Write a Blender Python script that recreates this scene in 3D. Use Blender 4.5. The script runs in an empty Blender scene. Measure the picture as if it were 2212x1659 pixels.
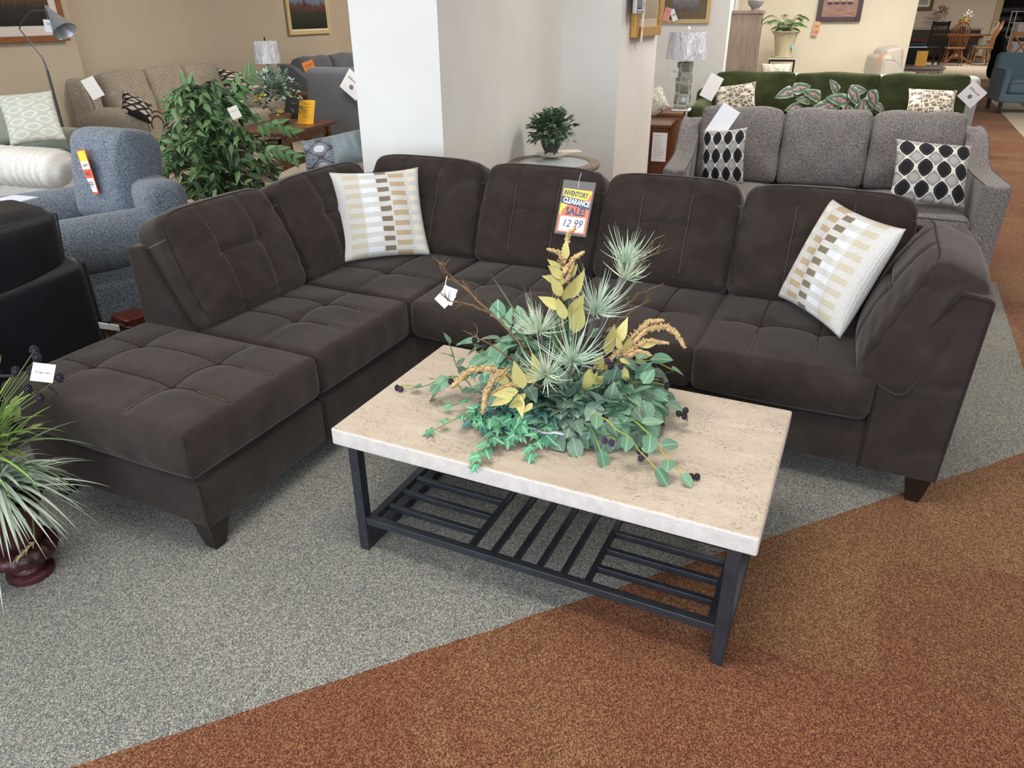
import bpy, bmesh, math, random
from math import sin, cos, pi, radians, sqrt, atan2
from mathutils import Vector, Matrix, Euler

SC = bpy.context.scene
COL = SC.collection
# ------------------------------------------------------------------ camera, world, light, exposure
CAM_H = 1.5
FPX, CX, CY = 1575.0, 1106.0, 829.5
_d = Vector((24.0, 3087.5, FPX)).normalized()          # world "down" seen from the camera (x right, y down, z forward)
_up = -_d
_f = Vector((0, 0, 1)); _fh = (_f - _up * _f.dot(_up)).normalized()
_rt = _fh.cross(_up)
if _rt.x < 0: _rt = -_rt
RW = Matrix((_rt, _fh, _up))                            # camera vector -> world vector
cam_data = bpy.data.cameras.new('camera'); cam = bpy.data.objects.new('camera', cam_data); COL.objects.link(cam)
cam_data.sensor_fit = 'HORIZONTAL'; cam_data.sensor_width = 36.0
cam_data.lens = FPX / 2212 * 36.0
cam_data.shift_y = 0.0; cam_data.clip_start = 0.05; cam_data.clip_end = 200
cx_ = RW @ Vector((1, 0, 0)); cy_ = RW @ Vector((0, -1, 0)); cz_ = RW @ Vector((0, 0, -1))
m4 = Matrix((( cx_.x, cy_.x, cz_.x, 0), (cx_.y, cy_.y, cz_.y, 0), (cx_.z, cy_.z, cz_.z, CAM_H), (0, 0, 0, 1)))
cam.matrix_world = m4
SC.camera = cam
SC.view_settings.view_transform = 'Standard'
try: SC.view_settings.look = 'None'
except Exception: pass
SC.view_settings.exposure = 0.0
SC.view_settings.gamma = 1.0
SC.view_settings.use_curve_mapping = False

world = bpy.data.worlds.new('world'); SC.world = world; world.use_nodes = True
wb = world.node_tree.nodes['Background']
wb.inputs[0].default_value = (0.80, 0.88, 1.0, 1); wb.inputs[1].default_value = 0.55

# the two directions of the building and helpers to turn photo measurements into places
AZ = radians(18.5)
VV = Vector((sin(AZ), cos(AZ), 0)); UU = Vector((cos(AZ), -sin(AZ), 0))
def W(m, n, z=0.0): return UU * m + VV * n + Vector((0, 0, z))
def ray(u, v): return RW @ Vector((u - CX, v - CY, FPX))
def atz(u, v, z=0.0):
    r = ray(u, v); t = (z - CAM_H) / r.z; return Vector((r.x * t, r.y * t, z))
def aty(u, v, y):
    r = ray(u, v); t = y / r.y; return Vector((r.x * t, y, CAM_H + r.z * t))
def atn(u, v, n):
    r = ray(u, v); t = n / r.dot(VV); return Vector((r.x * t, r.y * t, CAM_H + r.z * t))
def atm(u, v, m):
    r = ray(u, v); t = m / r.dot(UU); return Vector((r.x * t, r.y * t, CAM_H + r.z * t))
THS = radians(-25.2)
AA = Vector((cos(THS), sin(THS), 0)); BB = Vector((-sin(THS), cos(THS), 0)); SO = Vector((-0.523, 1.808, 0))
def S(a, b, z=0.0): return SO + AA * a + BB * b + Vector((0, 0, z))

def area(name, loc, target, sx, sy, power, color):
    l = bpy.data.lights.new(name, 'AREA'); l.shape = 'RECTANGLE'; l.size = sx; l.size_y = sy
    l.energy = power; l.color = color
    o = bpy.data.objects.new(name, l); COL.objects.link(o)
    o.location = loc; o.rotation_euler = (Vector(target) - Vector(loc)).to_track_quat('-Z', 'Y').to_euler()
    return o
# daylight through the shop window wall behind the camera and the one beyond the left of the frame
area('window_daylight_front', W(-1.0, -3.3, 1.55), W(-0.6, 5, 0.9), 10.0, 2.3, 390, (0.80, 0.90, 1.0))
area('window_daylight_side', W(-6.6, -0.2, 1.6), W(0, 2.0, 0.6), 5.0, 2.0, 120, (0.78, 0.89, 1.0))
for i, (lm, ln) in enumerate(((-4.6, 2.2), (-0.6, 1.2), (3.4, 2.2), (-4.4, 7.0), (0.4, 5.2), (0.1, 7.9), (4.2, 6.4), (1.0, 9.9), (5.2, 11.0), (-4.2, 11.6), (8.4, 9.0), (8.0, 17.5), (8.5, 23.5), (5.0, 25.5))):  # unseen panels; the one behind the pier is fill added to brighten the wall
    area('ceiling_panel_and_fill_light', W(lm, ln, 2.72), W(lm, ln, 0), 1.2, 0.6, (125 if ln > 14 else 95 if ln > 9.5 else 62 if lm < -4 else 42), (1.0, 0.95, 0.88))

# ------------------------------------------------------------------ colours and materials
def lin(c):
    return tuple(((x / 255) / 12.92 if x / 255 <= 0.04045 else ((x / 255 + 0.055) / 1.055) ** 2.4) for x in c) + (1.0,)
class NT:
    def __init__(s, name):
        s.mat = bpy.data.materials.new(name); s.mat.use_nodes = True
        s.t = s.mat.node_tree; s.b = s.t.nodes['Principled BSDF']
        s.b.inputs['Specular IOR Level'].default_value = 0.3
    def n(s, ty, **kw):
        o = s.t.nodes.new(ty)
        for k, v in kw.items(): setattr(o, k, v)
        return o
    def lk(s, a, b):
        s.t.links.new(a, b)
    def put(s, sock, val):
        if hasattr(val, 'links') or isinstance(val, bpy.types.NodeSocket): s.lk(val, sock)
        elif val is not None: sock.default_value = val
    def math(s, op, a, b=None, c=None):
        o = s.n('ShaderNodeMath', operation=op)
        s.put(o.inputs[0], a)
        if b is not None: s.put(o.inputs[1], b)
        if c is not None: s.put(o.inputs[2], c)
        return o.outputs[0]
    def obj(s): return s.n('ShaderNodeTexCoord').outputs['Object']
    def uv(s): return s.n('ShaderNodeTexCoord').outputs['UV']
    def wpos(s): return s.n('ShaderNodeNewGeometry').outputs['Position']
    def map(s, vec, scale=(1, 1, 1), rot=(0, 0, 0), loc=(0, 0, 0)):
        o = s.n('ShaderNodeMapping'); s.lk(vec, o.inputs[0]); o.inputs['Scale'].default_value = scale
        o.inputs['Rotation'].default_value = rot; o.inputs['Location'].default_value = loc; return o.outputs[0]
    def sep(s, vec):
        o = s.n('ShaderNodeSeparateXYZ'); s.lk(vec, o.inputs[0]); return o.outputs
    def noise(s, vec, scale, detail=2, rough=0.5, dist=0, col=False):
        o = s.n('ShaderNodeTexNoise'); s.lk(vec, o.inputs['Vector']); o.inputs['Scale'].default_value = scale
        o.inputs['Detail'].default_value = detail; o.inputs['Roughness'].default_value = rough; o.inputs['Distortion'].default_value = dist
        return o.outputs['Color' if col else 'Fac']
    def voro(s, vec, scale, feature='F1', metric='EUCLIDEAN', rnd=1.0, out='Distance'):
        o = s.n('ShaderNodeTexVoronoi', feature=feature); 
        if feature != 'DISTANCE_TO_EDGE': o.distance = metric
        s.lk(vec, o.inputs['Vector']); o.inputs['Scale'].default_value = scale; o.inputs['Randomness'].default_value = rnd
        return o.outputs[out]
    def ramp(s, fac, stops, interp='LINEAR'):
        o = s.n('ShaderNodeValToRGB'); o.color_ramp.interpolation = interp; e = o.color_ramp.elements
        while len(e) > 2: e.remove(e[-1])
        e[0].position = stops[0][0]; e[0].color = stops[0][1]; e[1].position = stops[-1][0]; e[1].color = stops[-1][1]
        for p, c in stops[1:-1]:
            q = e.new(p); q.color = c
        s.put(o.inputs[0], fac); return o.outputs[0]
    def mix(s, fac, a, b, mode='MIX'):
        o = s.n('ShaderNodeMix', data_type='RGBA', blend_type=mode)
        s.put(o.inputs[0], fac); s.put(o.inputs[6], a); s.put(o.inputs[7], b); return o.outputs[2]
    def bump(s, h, strength=0.3, dist=0.002):
        o = s.n('ShaderNodeBump'); s.put(o.inputs['Height'], h); o.inputs['Strength'].default_value = strength
        o.inputs['Distance'].default_value = dist; s.lk(o.outputs[0], s.b.inputs['Normal'])
    def done(s, color=None, rough=None, metal=None, spec=None, sheen=None, sheen_tint=None, coat=None, alpha=None, trans=None):
        i = s.b.inputs
        if color is not None: s.put(i['Base Color'], color)
        if rough is not None: s.put(i['Roughness'], rough)
        if metal is not None: i['Metallic'].default_value = metal
        if spec is not None: i['Specular IOR Level'].default_value = spec
        if sheen is not None:
            i['Sheen Weight'].default_value = sheen; i['Sheen Roughness'].default_value = 0.45
            if sheen_tint: i['Sheen Tint'].default_value = sheen_tint
        if coat is not None: i['Coat Weight'].default_value = coat
        if alpha is not None: i['Alpha'].default_value = alpha
        if trans is not None: i['Transmission Weight'].default_value = trans
        return s.mat
def plain(name, c, rough=0.6, metal=0, spec=0.3, var=0.0, vs=8, bump=0, bs=60, coat=None, sheen=None):
    t = NT(name); col = lin(c)
    if var:
        k = lin([max(0, x * (1 - var)) for x in c]); col = t.ramp(t.noise(t.obj(), vs, 3), [(0.3, k), (0.7, lin(c))])
    if bump: t.bump(t.noise(t.obj(), bs, 3), bump, 0.004)
    return t.done(col, rough, metal, spec, coat=coat, sheen=sheen)
def tweed(name, cols, scale=450, rough=0.9, warp=(1, 1, 1), bump=0.5, big=0.12, sheen=0.15):
    scale *= 2.6; t = NT(name); v = t.obj()
    a = t.noise(t.map(v, (1 * warp[0], 0.45 * warp[1], 1 * warp[2])), scale, 2, 0.6)
    b = t.noise(t.map(v, (0.45 * warp[0], 1 * warp[1], 0.5 * warp[2])), scale * 1.1, 2, 0.6)
    f = t.math('ADD', t.math('MULTIPLY', a, 0.5), t.math('MULTIPLY', b, 0.5))
    n = len(cols); c = t.ramp(f, [(0.40 + 0.20 * k / (n - 1), lin(cols[k])) for k in range(n)])
    g = t.math('MULTIPLY_ADD', t.noise(v, 3.0, 2), big * 2, 1 - big)
    c = t.mix(1.0, c, g, 'MULTIPLY')
    t.bump(f, bump, 0.002)
    return t.done(c, rough, sheen=sheen)
def velvet(name, dark, light, sheen=0.5, tint=None, scale=5):
    t = NT(name); v = t.obj()
    f = t.noise(t.map(v, (1, 1, 1.4)), scale, 5, 0.6, 0.6)
    c = t.ramp(f, [(0.32, lin(dark)), (0.52, lin([(a + b) / 2 for a, b in zip(dark, light)])), (0.72, lin(light))])
    t.bump(t.noise(v, 420, 2), 0.12, 0.001)
    return t.done(c, 0.85, spec=0.15, sheen=sheen, sheen_tint=tint)
def woodm(name, c1, c2, scale=6, rough=0.4, axis=0, stretch=12, coat=0.0):
    t = NT(name); sc = [stretch, stretch, stretch]; sc[axis] = 1
    f = t.noise(t.map(t.obj(), tuple(sc)), scale, 4, 0.6, 0.4)
    c = t.ramp(f, [(0.3, lin(c1)), (0.7, lin(c2))]); t.bump(f, 0.08, 0.001)
    return t.done(c, rough, coat=coat)

M_SOFA = velvet('brown_velvet', (41, 34, 31), (57, 49, 45), 0.26, (0.75, 0.68, 0.64, 1), 7)
M_STITCH = plain('tan_stitching', (158, 142, 122), 0.8)
M_SEAM = plain('brown_piping', (40, 32, 28), 0.9)
M_LEG = plain('espresso_wood', (30, 22, 18), 0.35, spec=0.5)
M_METAL = plain('gunmetal', (66, 70, 78), 0.38, 0.55, 0.5, 0.15, 30)
def m_stone():
    t = NT('travertine'); v = t.obj()
    base = t.ramp(t.noise(t.map(v, (1.2, 4, 3)), 5, 5, 0.65, 0.6), [(0.3, lin((184, 168, 150))), (0.55, lin((194, 179, 161))), (0.75, lin((204, 191, 173)))])
    pits = t.noise(t.map(v, (1, 2.6, 2.0)), 120, 3, 0.7, 1.0)
    m = t.ramp(pits, [(0.57, (0, 0, 0, 1)), (0.62, (1, 1, 1, 1))])
    big = t.ramp(t.noise(v, 11, 2), [(0.42, (0.25, 0.25, 0.25, 1)), (0.6, (1, 1, 1, 1))])
    m2 = t.mix(1.0, m, big, 'MULTIPLY')
    c = t.mix(m2, base, lin((112, 92, 75)))
    t.bump(t.math('MULTIPLY', m, -1.0), 0.35, 0.002)
    return t.done(c, 0.42, spec=0.35)
M_STONE = m_stone()
def m_floor():
    t = NT('patterned_carpet'); p = t.wpos(); x, y, z = t.sep(p)
    # loop pile
    vo = t.voro(t.map(p, (1.0, 0.72, 1), rot=(0, 0, radians(-25))), 430, rnd=0.85, out='Color')
    g = t.sep(vo)[0]
    g2 = t.noise(p, 800, 2, 0.7)
    f = t.math('ADD', t.math('MULTIPLY', g, 0.62), t.math('MULTIPLY', g2, 0.42))
    grey = t.ramp(f, [(0.22, lin((82, 85, 88))), (0.45, lin((122, 122, 118))), (0.62, lin((148, 147, 138))), (0.85, lin((204, 199, 182)))])
    tile = t.voro(t.map(p, (1.15, 1.15, 1), rot=(0, 0, radians(23))), 1.6, metric='CHEBYCHEV', rnd=0.55, out='Color')
    tf = t.math('ADD', t.math('MULTIPLY', t.sep(tile)[1], 0.35), t.math('MULTIPLY', t.noise(p, 1.3, 3, 0.6), 0.8))
    o1 = t.ramp(f, [(0.25, lin((84, 44, 32))), (0.5, lin((112, 64, 43))), (0.8, lin((164, 118, 84)))])
    o2 = t.ramp(f, [(0.25, lin((88, 58, 36))), (0.5, lin((122, 84, 54))), (0.8, lin((182, 142, 102)))])
    orange = t.mix(t.ramp(tf, [(0.45, (0, 0, 0, 1)), (0.72, (1, 1, 1, 1))]), o1, o2)
    beige = t.ramp(f, [(0.25, lin((150, 135, 116))), (0.8, lin((205, 192, 172)))])
    # far dining carpet: pale greige beyond a straight seam
    mU = t.math('SUBTRACT', t.math('MULTIPLY', x, cos(AZ)), t.math('MULTIPLY', y, sin(AZ)))
    nV = t.math('ADD', t.math('MULTIPLY', x, sin(AZ)), t.math('MULTIPLY', y, cos(AZ)))
    # seam 1 : grey / orange, seam 2 : the other side of the aisle
    wob = t.math('MULTIPLY', t.math('SUBTRACT', t.noise(p, 6, 2), 0.5), 0.02)
    s1 = t.math('ADD', t.math('SUBTRACT', t.math('MULTIPLY', t.math('SUBTRACT', x, 0.24), 0.3971), t.math('MULTIPLY', t.math('SUBTRACT', y, 1.60), 0.9178)), wob)  # >0 : front right
    s2 = t.math('SUBTRACT', t.math('MULTIPLY', t.math('SUBTRACT', x, 2.38), 0.899), t.math('MULTIPLY', t.math('SUBTRACT', y, 3.04), 0.438))  # >0 : right
    is_o = t.math('MAXIMUM', t.math('GREATER_THAN', s1, 0), t.math('GREATER_THAN', s2, 0))
    is_o = t.math('MAXIMUM', is_o, t.math('MULTIPLY', t.math('GREATER_THAN', nV, 5.0), t.math('GREATER_THAN', mU, -1.0)))
    c = t.mix(is_o, grey, orange)
    is_b = t.math('MAXIMUM', t.math('GREATER_THAN', nV, 21.3), t.math('MULTIPLY', t.math('GREATER_THAN', nV, 3.35), t.math('LESS_THAN', mU, -1.9)))
    c = t.mix(is_b, c, beige)
    t.bump(f, 0.8, 0.004)
    return t.done(c, 0.95, spec=0.1, sheen=0.1)
M_FLOOR = m_floor()
M_WALL = plain('warm_white_paint', (226, 225, 221), 0.85, var=0.03, vs=2, bump=0.05, bs=200)
M_WALLC = plain('cream_paint', (232, 222, 198), 0.85, var=0.03, vs=2)
M_WALLT = plain('tan_paint', (190, 175, 154), 0.85, var=0.03, vs=2)
M_WALLG = plain('greige_paint', (205, 192, 175), 0.85)
M_CEIL = plain('ceiling_white', (235, 233, 228), 0.9)
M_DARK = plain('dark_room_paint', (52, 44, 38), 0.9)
M_WHITE = plain('white_paper', (238, 238, 242), 0.7)
M_CREAMP = plain('cream_card', (233, 227, 210), 0.7)
M_BLACK = plain('black_ink', (25, 25, 32), 0.7)
M_WALNUT = woodm('walnut', (66, 38, 24), (104, 66, 44), 5, 0.35, coat=0.2)
M_OAK = woodm('honey_oak', (104, 66, 42), (134, 90, 60), 5, 0.35, 2, coat=0.3)
M_CHERRY = woodm('cherry_brown', (78, 40, 22), (112, 62, 36), 5, 0.3, 2, coat=0.3)
M_TAUPE = woodm('taupe_wood', (128, 110, 98), (156, 138, 124), 4, 0.55, 2)
M_GREYW = woodm('weathered_grey_wood', (128, 118, 108), (158, 148, 138), 6, 0.55, 0)
M_LIGHTW = woodm('light_oak', (176, 140, 100), (206, 172, 130), 5, 0.45, 0)
M_GOLD = plain('gilt', (206, 158, 84), 0.35, 0.6, 0.5, 0.2, 60, 0.2, 80)
M_SILV = plain('brushed_silver', (176, 180, 186), 0.3, 0.85, 0.5)
M_BLKM = plain('black_metal', (28, 28, 30), 0.4, 0.6)
M_SHADE = plain('white_shade', (226, 226, 232), 0.7)
M_STEM = plain('green_stem', (92, 110, 60), 0.7)
M_TWIG = plain('brown_twig', (136, 104, 72), 0.8, var=0.3, vs=60)
def leafm(name, c1, c2, vein, rough=0.5, spec=0.35, edge=None):
    t = NT(name); u, v, _ = t.sep(t.uv()); oi = t.n('ShaderNodeNewGeometry').outputs['Random Per Island']
    c = t.ramp(oi, [(0.0, lin(c1)), (0.5, lin([(a + b) / 2 for a, b in zip(c1, c2)])), (1.0, lin(c2))])
    n = t.noise(t.obj(), 60, 2); c = t.mix(t.math('MULTIPLY', n, 0.35), c, lin(c2))
    du = t.math('ABSOLUTE', t.math('SUBTRACT', u, 0.5))
    mid = t.math('LESS_THAN', du, 0.035)
    side = t.math('LESS_THAN', t.math('ABSOLUTE', t.math('SUBTRACT', t.math('FRACT', t.math('MULTIPLY', t.math('SUBTRACT', v, t.math('MULTIPLY', du, 0.7)), 6.0)), 0.5)), 0.06)
    c = t.mix(t.math('MAXIMUM', t.math('MULTIPLY', mid, 0.75), t.math('MULTIPLY', side, 0.35)), c, lin(vein))
    if edge: c = t.mix(t.math('MULTIPLY', t.ramp(du, [(0.36, (0, 0, 0, 1)), (0.5, (1, 1, 1, 1))]), t.math('GREATER_THAN', oi, 0.55)), c, lin(edge))
    t.b.inputs['Subsurface Weight'].default_value = 0.0
    return t.done(c, rough, spec=spec)
# ------------------------------------------------------------------ mesh builder and tagging
class MB:
    def __init__(s): s.v = []; s.f = []; s.m = []; s.uv = []
    def add(s, vs, fs, mi=0, uvs=None):
        o = len(s.v); s.v += [tuple(p) for p in vs]; s.f += [tuple(i + o for i in f) for f in fs]; s.m += [mi] * len(fs)
        s.uv += (list(uvs) if uvs else [(0.5, 0.5)] * len(vs))
    def box(s, x0, x1, y0, y1, z0, z1, mi=0, T=None):
        vs = [Vector((x, y, z)) for z in (z0, z1) for y in (y0, y1) for x in (x0, x1)]
        if T: vs = [T @ p for p in vs]
        s.add(vs, [(0, 2, 3, 1), (4, 5, 7, 6), (0, 1, 5, 4), (2, 6, 7, 3), (0, 4, 6, 2), (1, 3, 7, 5)], mi)
    def prism(s, poly, h0, h1, axis='z', mi=0, T=None):
        n = len(poly)
        def P(a, b, h): return {'z': Vector((a, b, h)), 'y': Vector((a, h, b)), 'x': Vector((h, a, b))}[axis]
        vs = [P(a, b, h0) for a, b in poly] + [P(a, b, h1) for a, b in poly]
        if T: vs = [T @ p for p in vs]
        fs = [tuple(range(n))[::-1], tuple(range(n, 2 * n))] + [(i, (i + 1) % n, n + (i + 1) % n, n + i) for i in range(n)]
        s.add(vs, fs, mi)
    def rbox(s, c, size, r, n=6, fn=None, mi=0, T=None, k=4):
        """rounded box on a dense grid; fn(p, q) moves a point (q = position scaled to -1..1)"""
        h = [max(x / 2, 1e-4) for x in size]; r = min([r] + h) * 0.999
        if isinstance(n, int): n = (n, n, n)
        ax = []
        for i in range(3):
            e = [h[i] - r + r * math.tan(radians(45) * j / k) for j in range(k + 1)]
            inner = [-(h[i] - r) + 2 * (h[i] - r) * j / n[i] for j in range(1, n[i])]
            ax.append([-x for x in reversed(e)] + inner + e)
        key = {}; vs = []; uvs = []; fs = []
        def vid(p, uvq):
            kk = (round(p[0], 6), round(p[1], 6), round(p[2], 6))
            if kk in key: return key[kk]
            q = [max(-(h[i] - r), min(h[i] - r, p[i])) for i in range(3)]
            d = Vector([p[i] - q[i] for i in range(3)])
            if d.length > 0: d = d.normalized() * r
            w = Vector(q) + d
            if fn: w = fn(w, Vector([w[i] / h[i] for i in range(3)]))
            w = w + Vector(c)
            if T: w = T @ w
            key[kk] = len(vs); vs.append(w); uvs.append(uvq); return key[kk]
        for a in range(3):
            b, cc = [(1, 2), (2, 0), (0, 1)][a]
            for sg in (-1, 1):
                A_, B_ = ax[b], ax[cc]
                for i in range(len(A_) - 1):
                    for j in range(len(B_) - 1):
                        ids = []
                        for (ii, jj) in ((i, j), (i + 1, j), (i + 1, j + 1), (i, j + 1)):
                            p = [0, 0, 0]; p[a] = sg * h[a]; p[b] = A_[ii]; p[cc] = B_[jj]
                            ids.append(vid(p, ((p[0] / h[0] + 1) / 2, (p[2] / h[2] + 1) / 2)))
                        fs.append(tuple(ids if sg > 0 else ids[::-1]))
        s.add(vs, fs, mi, uvs)
    def tube(s, pts, r, seg=6, mi=0, cap=True):
        pts = [Vector(p) for p in pts]; n = len(pts)
        rs = r if isinstance(r, (list, tuple)) else [r] * n
        vs = []; fs = []; prev = None
        for i, p in enumerate(pts):
            t = (pts[min(i + 1, n - 1)] - pts[max(i - 1, 0)])
            if t.length < 1e-9: t = Vector((0, 0, 1))
            t.normalize()
            if prev is None:
                a = t.orthogonal().normalized()
            else:
                a = prev - t * prev.dot(t)
                a = a.normalized() if a.length > 1e-6 else t.orthogonal().normalized()
            prev = a; b = t.cross(a)
            vs += [p + (a * cos(2 * pi * k / seg) + b * sin(2 * pi * k / seg)) * rs[i] for k in range(seg)]
        for i in range(n - 1):
            for k in range(seg):
                k2 = (k + 1) % seg; fs.append((i * seg + k, i * seg + k2, (i + 1) * seg + k2, (i + 1) * seg + k))
        if cap: fs += [tuple(range(seg))[::-1], tuple((n - 1) * seg + k for k in range(seg))]
        s.add(vs, fs, mi)
    def bar(s, p, q, w, h=None, mi=0):
        """square bar from p to q"""
        p, q = Vector(p), Vector(q); h = h or w; t = (q - p).normalized()
        up = Vector((0, 0, 1)) if abs(t.z) < 0.9 else Vector((0, 1, 0))
        a = t.cross(up).normalized(); b = a.cross(t)
        vs = [o + a * x * w / 2 + b * y * h / 2 for o in (p, q) for x, y in ((-1, -1), (1, -1), (1, 1), (-1, 1))]
        s.add(vs, [(3, 2, 1, 0), (4, 5, 6, 7), (0, 1, 5, 4), (1, 2, 6, 5), (2, 3, 7, 6), (3, 0, 4, 7)], mi)
    def lathe(s, prof, seg=24, c=(0, 0, 0), mi=0, fn=None):
        vs = []; fs = []; n = len(prof); c = Vector(c)
        for i, (r, z) in enumerate(prof):
            for k in range(seg):
                a = 2 * pi * k / seg; rr = r * (fn(a, i, z) if fn else 1)
                vs.append(c + Vector((rr * cos(a), rr * sin(a), z)))
        for i in range(n - 1):
            for k in range(seg):
                k2 = (k + 1) % seg; fs.append((i * seg + k, i * seg + k2, (i + 1) * seg + k2, (i + 1) * seg + k))
        fs += [tuple(range(seg))[::-1], tuple((n - 1) * seg + k for k in range(seg))]
        s.add(vs, fs, mi)
    def ball(s, c, r, seg=8, rings=5, mi=0, sq=(1, 1, 1), bumpy=0):
        prof = [(max(1e-4, r * sin(pi * i / rings)), -r * cos(pi * i / rings)) for i in range(rings + 1)]
        o = len(s.v); s.lathe(prof, seg, (0, 0, 0), mi)
        for i in range(o, len(s.v)):
            p = s.v[i]; s.v[i] = (c[0] + p[0] * sq[0], c[1] + p[1] * sq[1], c[2] + p[2] * sq[2])
    def leaf(s, p, d, up, L, Wd, curl=0.15, fold=0.25, mi=0, kind='oval', seg=5):
        p = Vector(p); d = Vector(d).normalized(); up = Vector(up)
        up = (up - d * up.dot(d)); up = up.normalized() if up.length > 1e-5 else d.orthogonal().normalized()
        sd = d.cross(up)
        if kind == 'ivy':
            pts = [(0, 0.02), (0.16, -0.16), (0.50, -0.02), (0.27, 0.22), (0.55, 0.58), (0.20, 0.50), (0, 1.0), (-0.20, 0.50), (-0.55, 0.58), (-0.27, 0.22), (-0.50, -0.02), (-0.16, -0.16)]
            vs = [p + d * L * 0.3 + up * L * 0.05]; uvs = [(0.5, 0.4)]
            for x, y in pts:
                vs.append(p + d * y * L + sd * x * Wd * 1.2 + up * (-curl * L * y * y - abs(x) * fold * L * 0.6)); uvs.append((0.5 + x * 0.8, max(0, y)))
            s.add(vs, [(0, i + 1, (i + 1) % 12 + 1) for i in range(12)], mi, uvs); return
        prof = {'oval': lambda t: sin(pi * t ** 0.78) ** 0.75, 'lance': lambda t: sin(pi * t ** 0.7) ** 1.1, 'heart': lambda t: (sin(pi * (t * 0.9 + 0.1) ** 0.6) ** 0.7)}[kind]
        vs = []; uvs = []
        for i in range(seg + 1):
            t = i / seg; w = Wd / 2 * (prof(t) if 0 < t < 1 else (0.02 if kind != 'heart' or t == 1 else 0.3))
            c = p + d * t * L + up * (-curl * L * t * t)
            f = up * (w * fold)
            vs += [c - sd * w + f, c, c + sd * w + f]; uvs += [(0.5 - 0.5 * w / (Wd / 2), t), (0.5, t), (0.5 + 0.5 * w / (Wd / 2), t)]
        fs = []
        for i in range(seg):
            a = i * 3; fs += [(a, a + 1, a + 4, a + 3), (a + 1, a + 2, a + 5, a + 4)]
        s.add(vs, fs, mi, uvs)
    def blade(s, p, d, L, Wd, droop, mi=0, seg=6, side=None):
        p = Vector(p); d = Vector(d).normalized(); g = Vector((0, 0, -1))
        vs = []; uvs = []
        sd = side or d.cross(Vector((0, 0, 1)))
        sd = sd.normalized() if sd.length > 1e-4 else Vector((1, 0, 0))
        for i in range(seg + 1):
            t = i / seg; c = p + d * L * t + g * droop * L * t * t
            w = Wd / 2 * (1 - t ** 1.6) * (0.75 + 0.5 * min(1, t * 3)) + 0.0002
            vs += [c - sd * w, c + sd * w]; uvs += [(0.3, t), (0.7, t)]
        s.add(vs, [(2 * i, 2 * i + 1, 2 * i + 3, 2 * i + 2) for i in range(seg)], mi, uvs)
    def build(s, name, mats, parent=None, smooth=True, loc=None, rot=None, auto=35, bevel=0):
        me = bpy.data.meshes.new(name); me.from_pydata(s.v, [], s.f)
        mats = mats if isinstance(mats, (list, tuple)) else [mats]
        for m in mats: me.materials.append(m)
        uvl = me.uv_layers.new(name='uv')
        for poly in me.polygons:
            poly.material_index = s.m[poly.index]
            for li in poly.loop_indices: uvl.data[li].uv = s.uv[me.loops[li].vertex_index]
        me.validate(); me.update()
        if smooth:
            me.polygons.foreach_set('use_smooth', [True] * len(me.polygons))
            if auto:
                try: me.set_sharp_from_angle(angle=radians(auto))
                except Exception: pass
        o = bpy.data.objects.new(name, me); COL.objects.link(o)
        if parent: o.parent = parent
        if loc is not None: o.location = loc
        if rot is not None: o.rotation_euler = rot
        if bevel:
            b = o.modifiers.new('bevel', 'BEVEL'); b.width = bevel; b.segments = 2; b.limit_method = 'ANGLE'; b.angle_limit = radians(40)
        return o
def tag(o, label, cat, group=None):
    o['label'] = label; o['category'] = cat
    if group: o['group'] = group
    return o
def thing(name, label, cat, loc=(0, 0, 0), rz=0.0, group=None):
    o = bpy.data.objects.new(name, None); COL.objects.link(o); o.location = loc; o.rotation_euler = (0, 0, rz)
    o.empty_display_size = 0.1
    return tag(o, label, cat, group)
def struct(o): o['kind'] = 'structure'; return o
def text_mesh(txt, size, name, mat, parent, loc, rot=(0, 0, 0), align='CENTER', ext=0.0004, sx=1.0, off=0.0, shear=0.0):
    cu = bpy.data.curves.new('t', 'FONT'); cu.body = txt; cu.size = size; cu.align_x = align; cu.align_y = 'CENTER'
    cu.extrude = ext; cu.offset = off; cu.shear = shear; cu.resolution_u = 2
    to = bpy.data.objects.new('t', cu); COL.objects.link(to)
    dg = bpy.context.evaluated_depsgraph_get(); me = bpy.data.meshes.new_from_object(to.evaluated_get(dg))
    bpy.data.objects.remove(to); bpy.data.curves.remove(cu)
    me.materials.clear(); me.materials.append(mat)
    for v in me.vertices: v.co.x *= sx
    o = bpy.data.objects.new(name, me); COL.objects.link(o); o.parent = parent; o.location = loc; o.rotation_euler = rot
    return o
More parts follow.
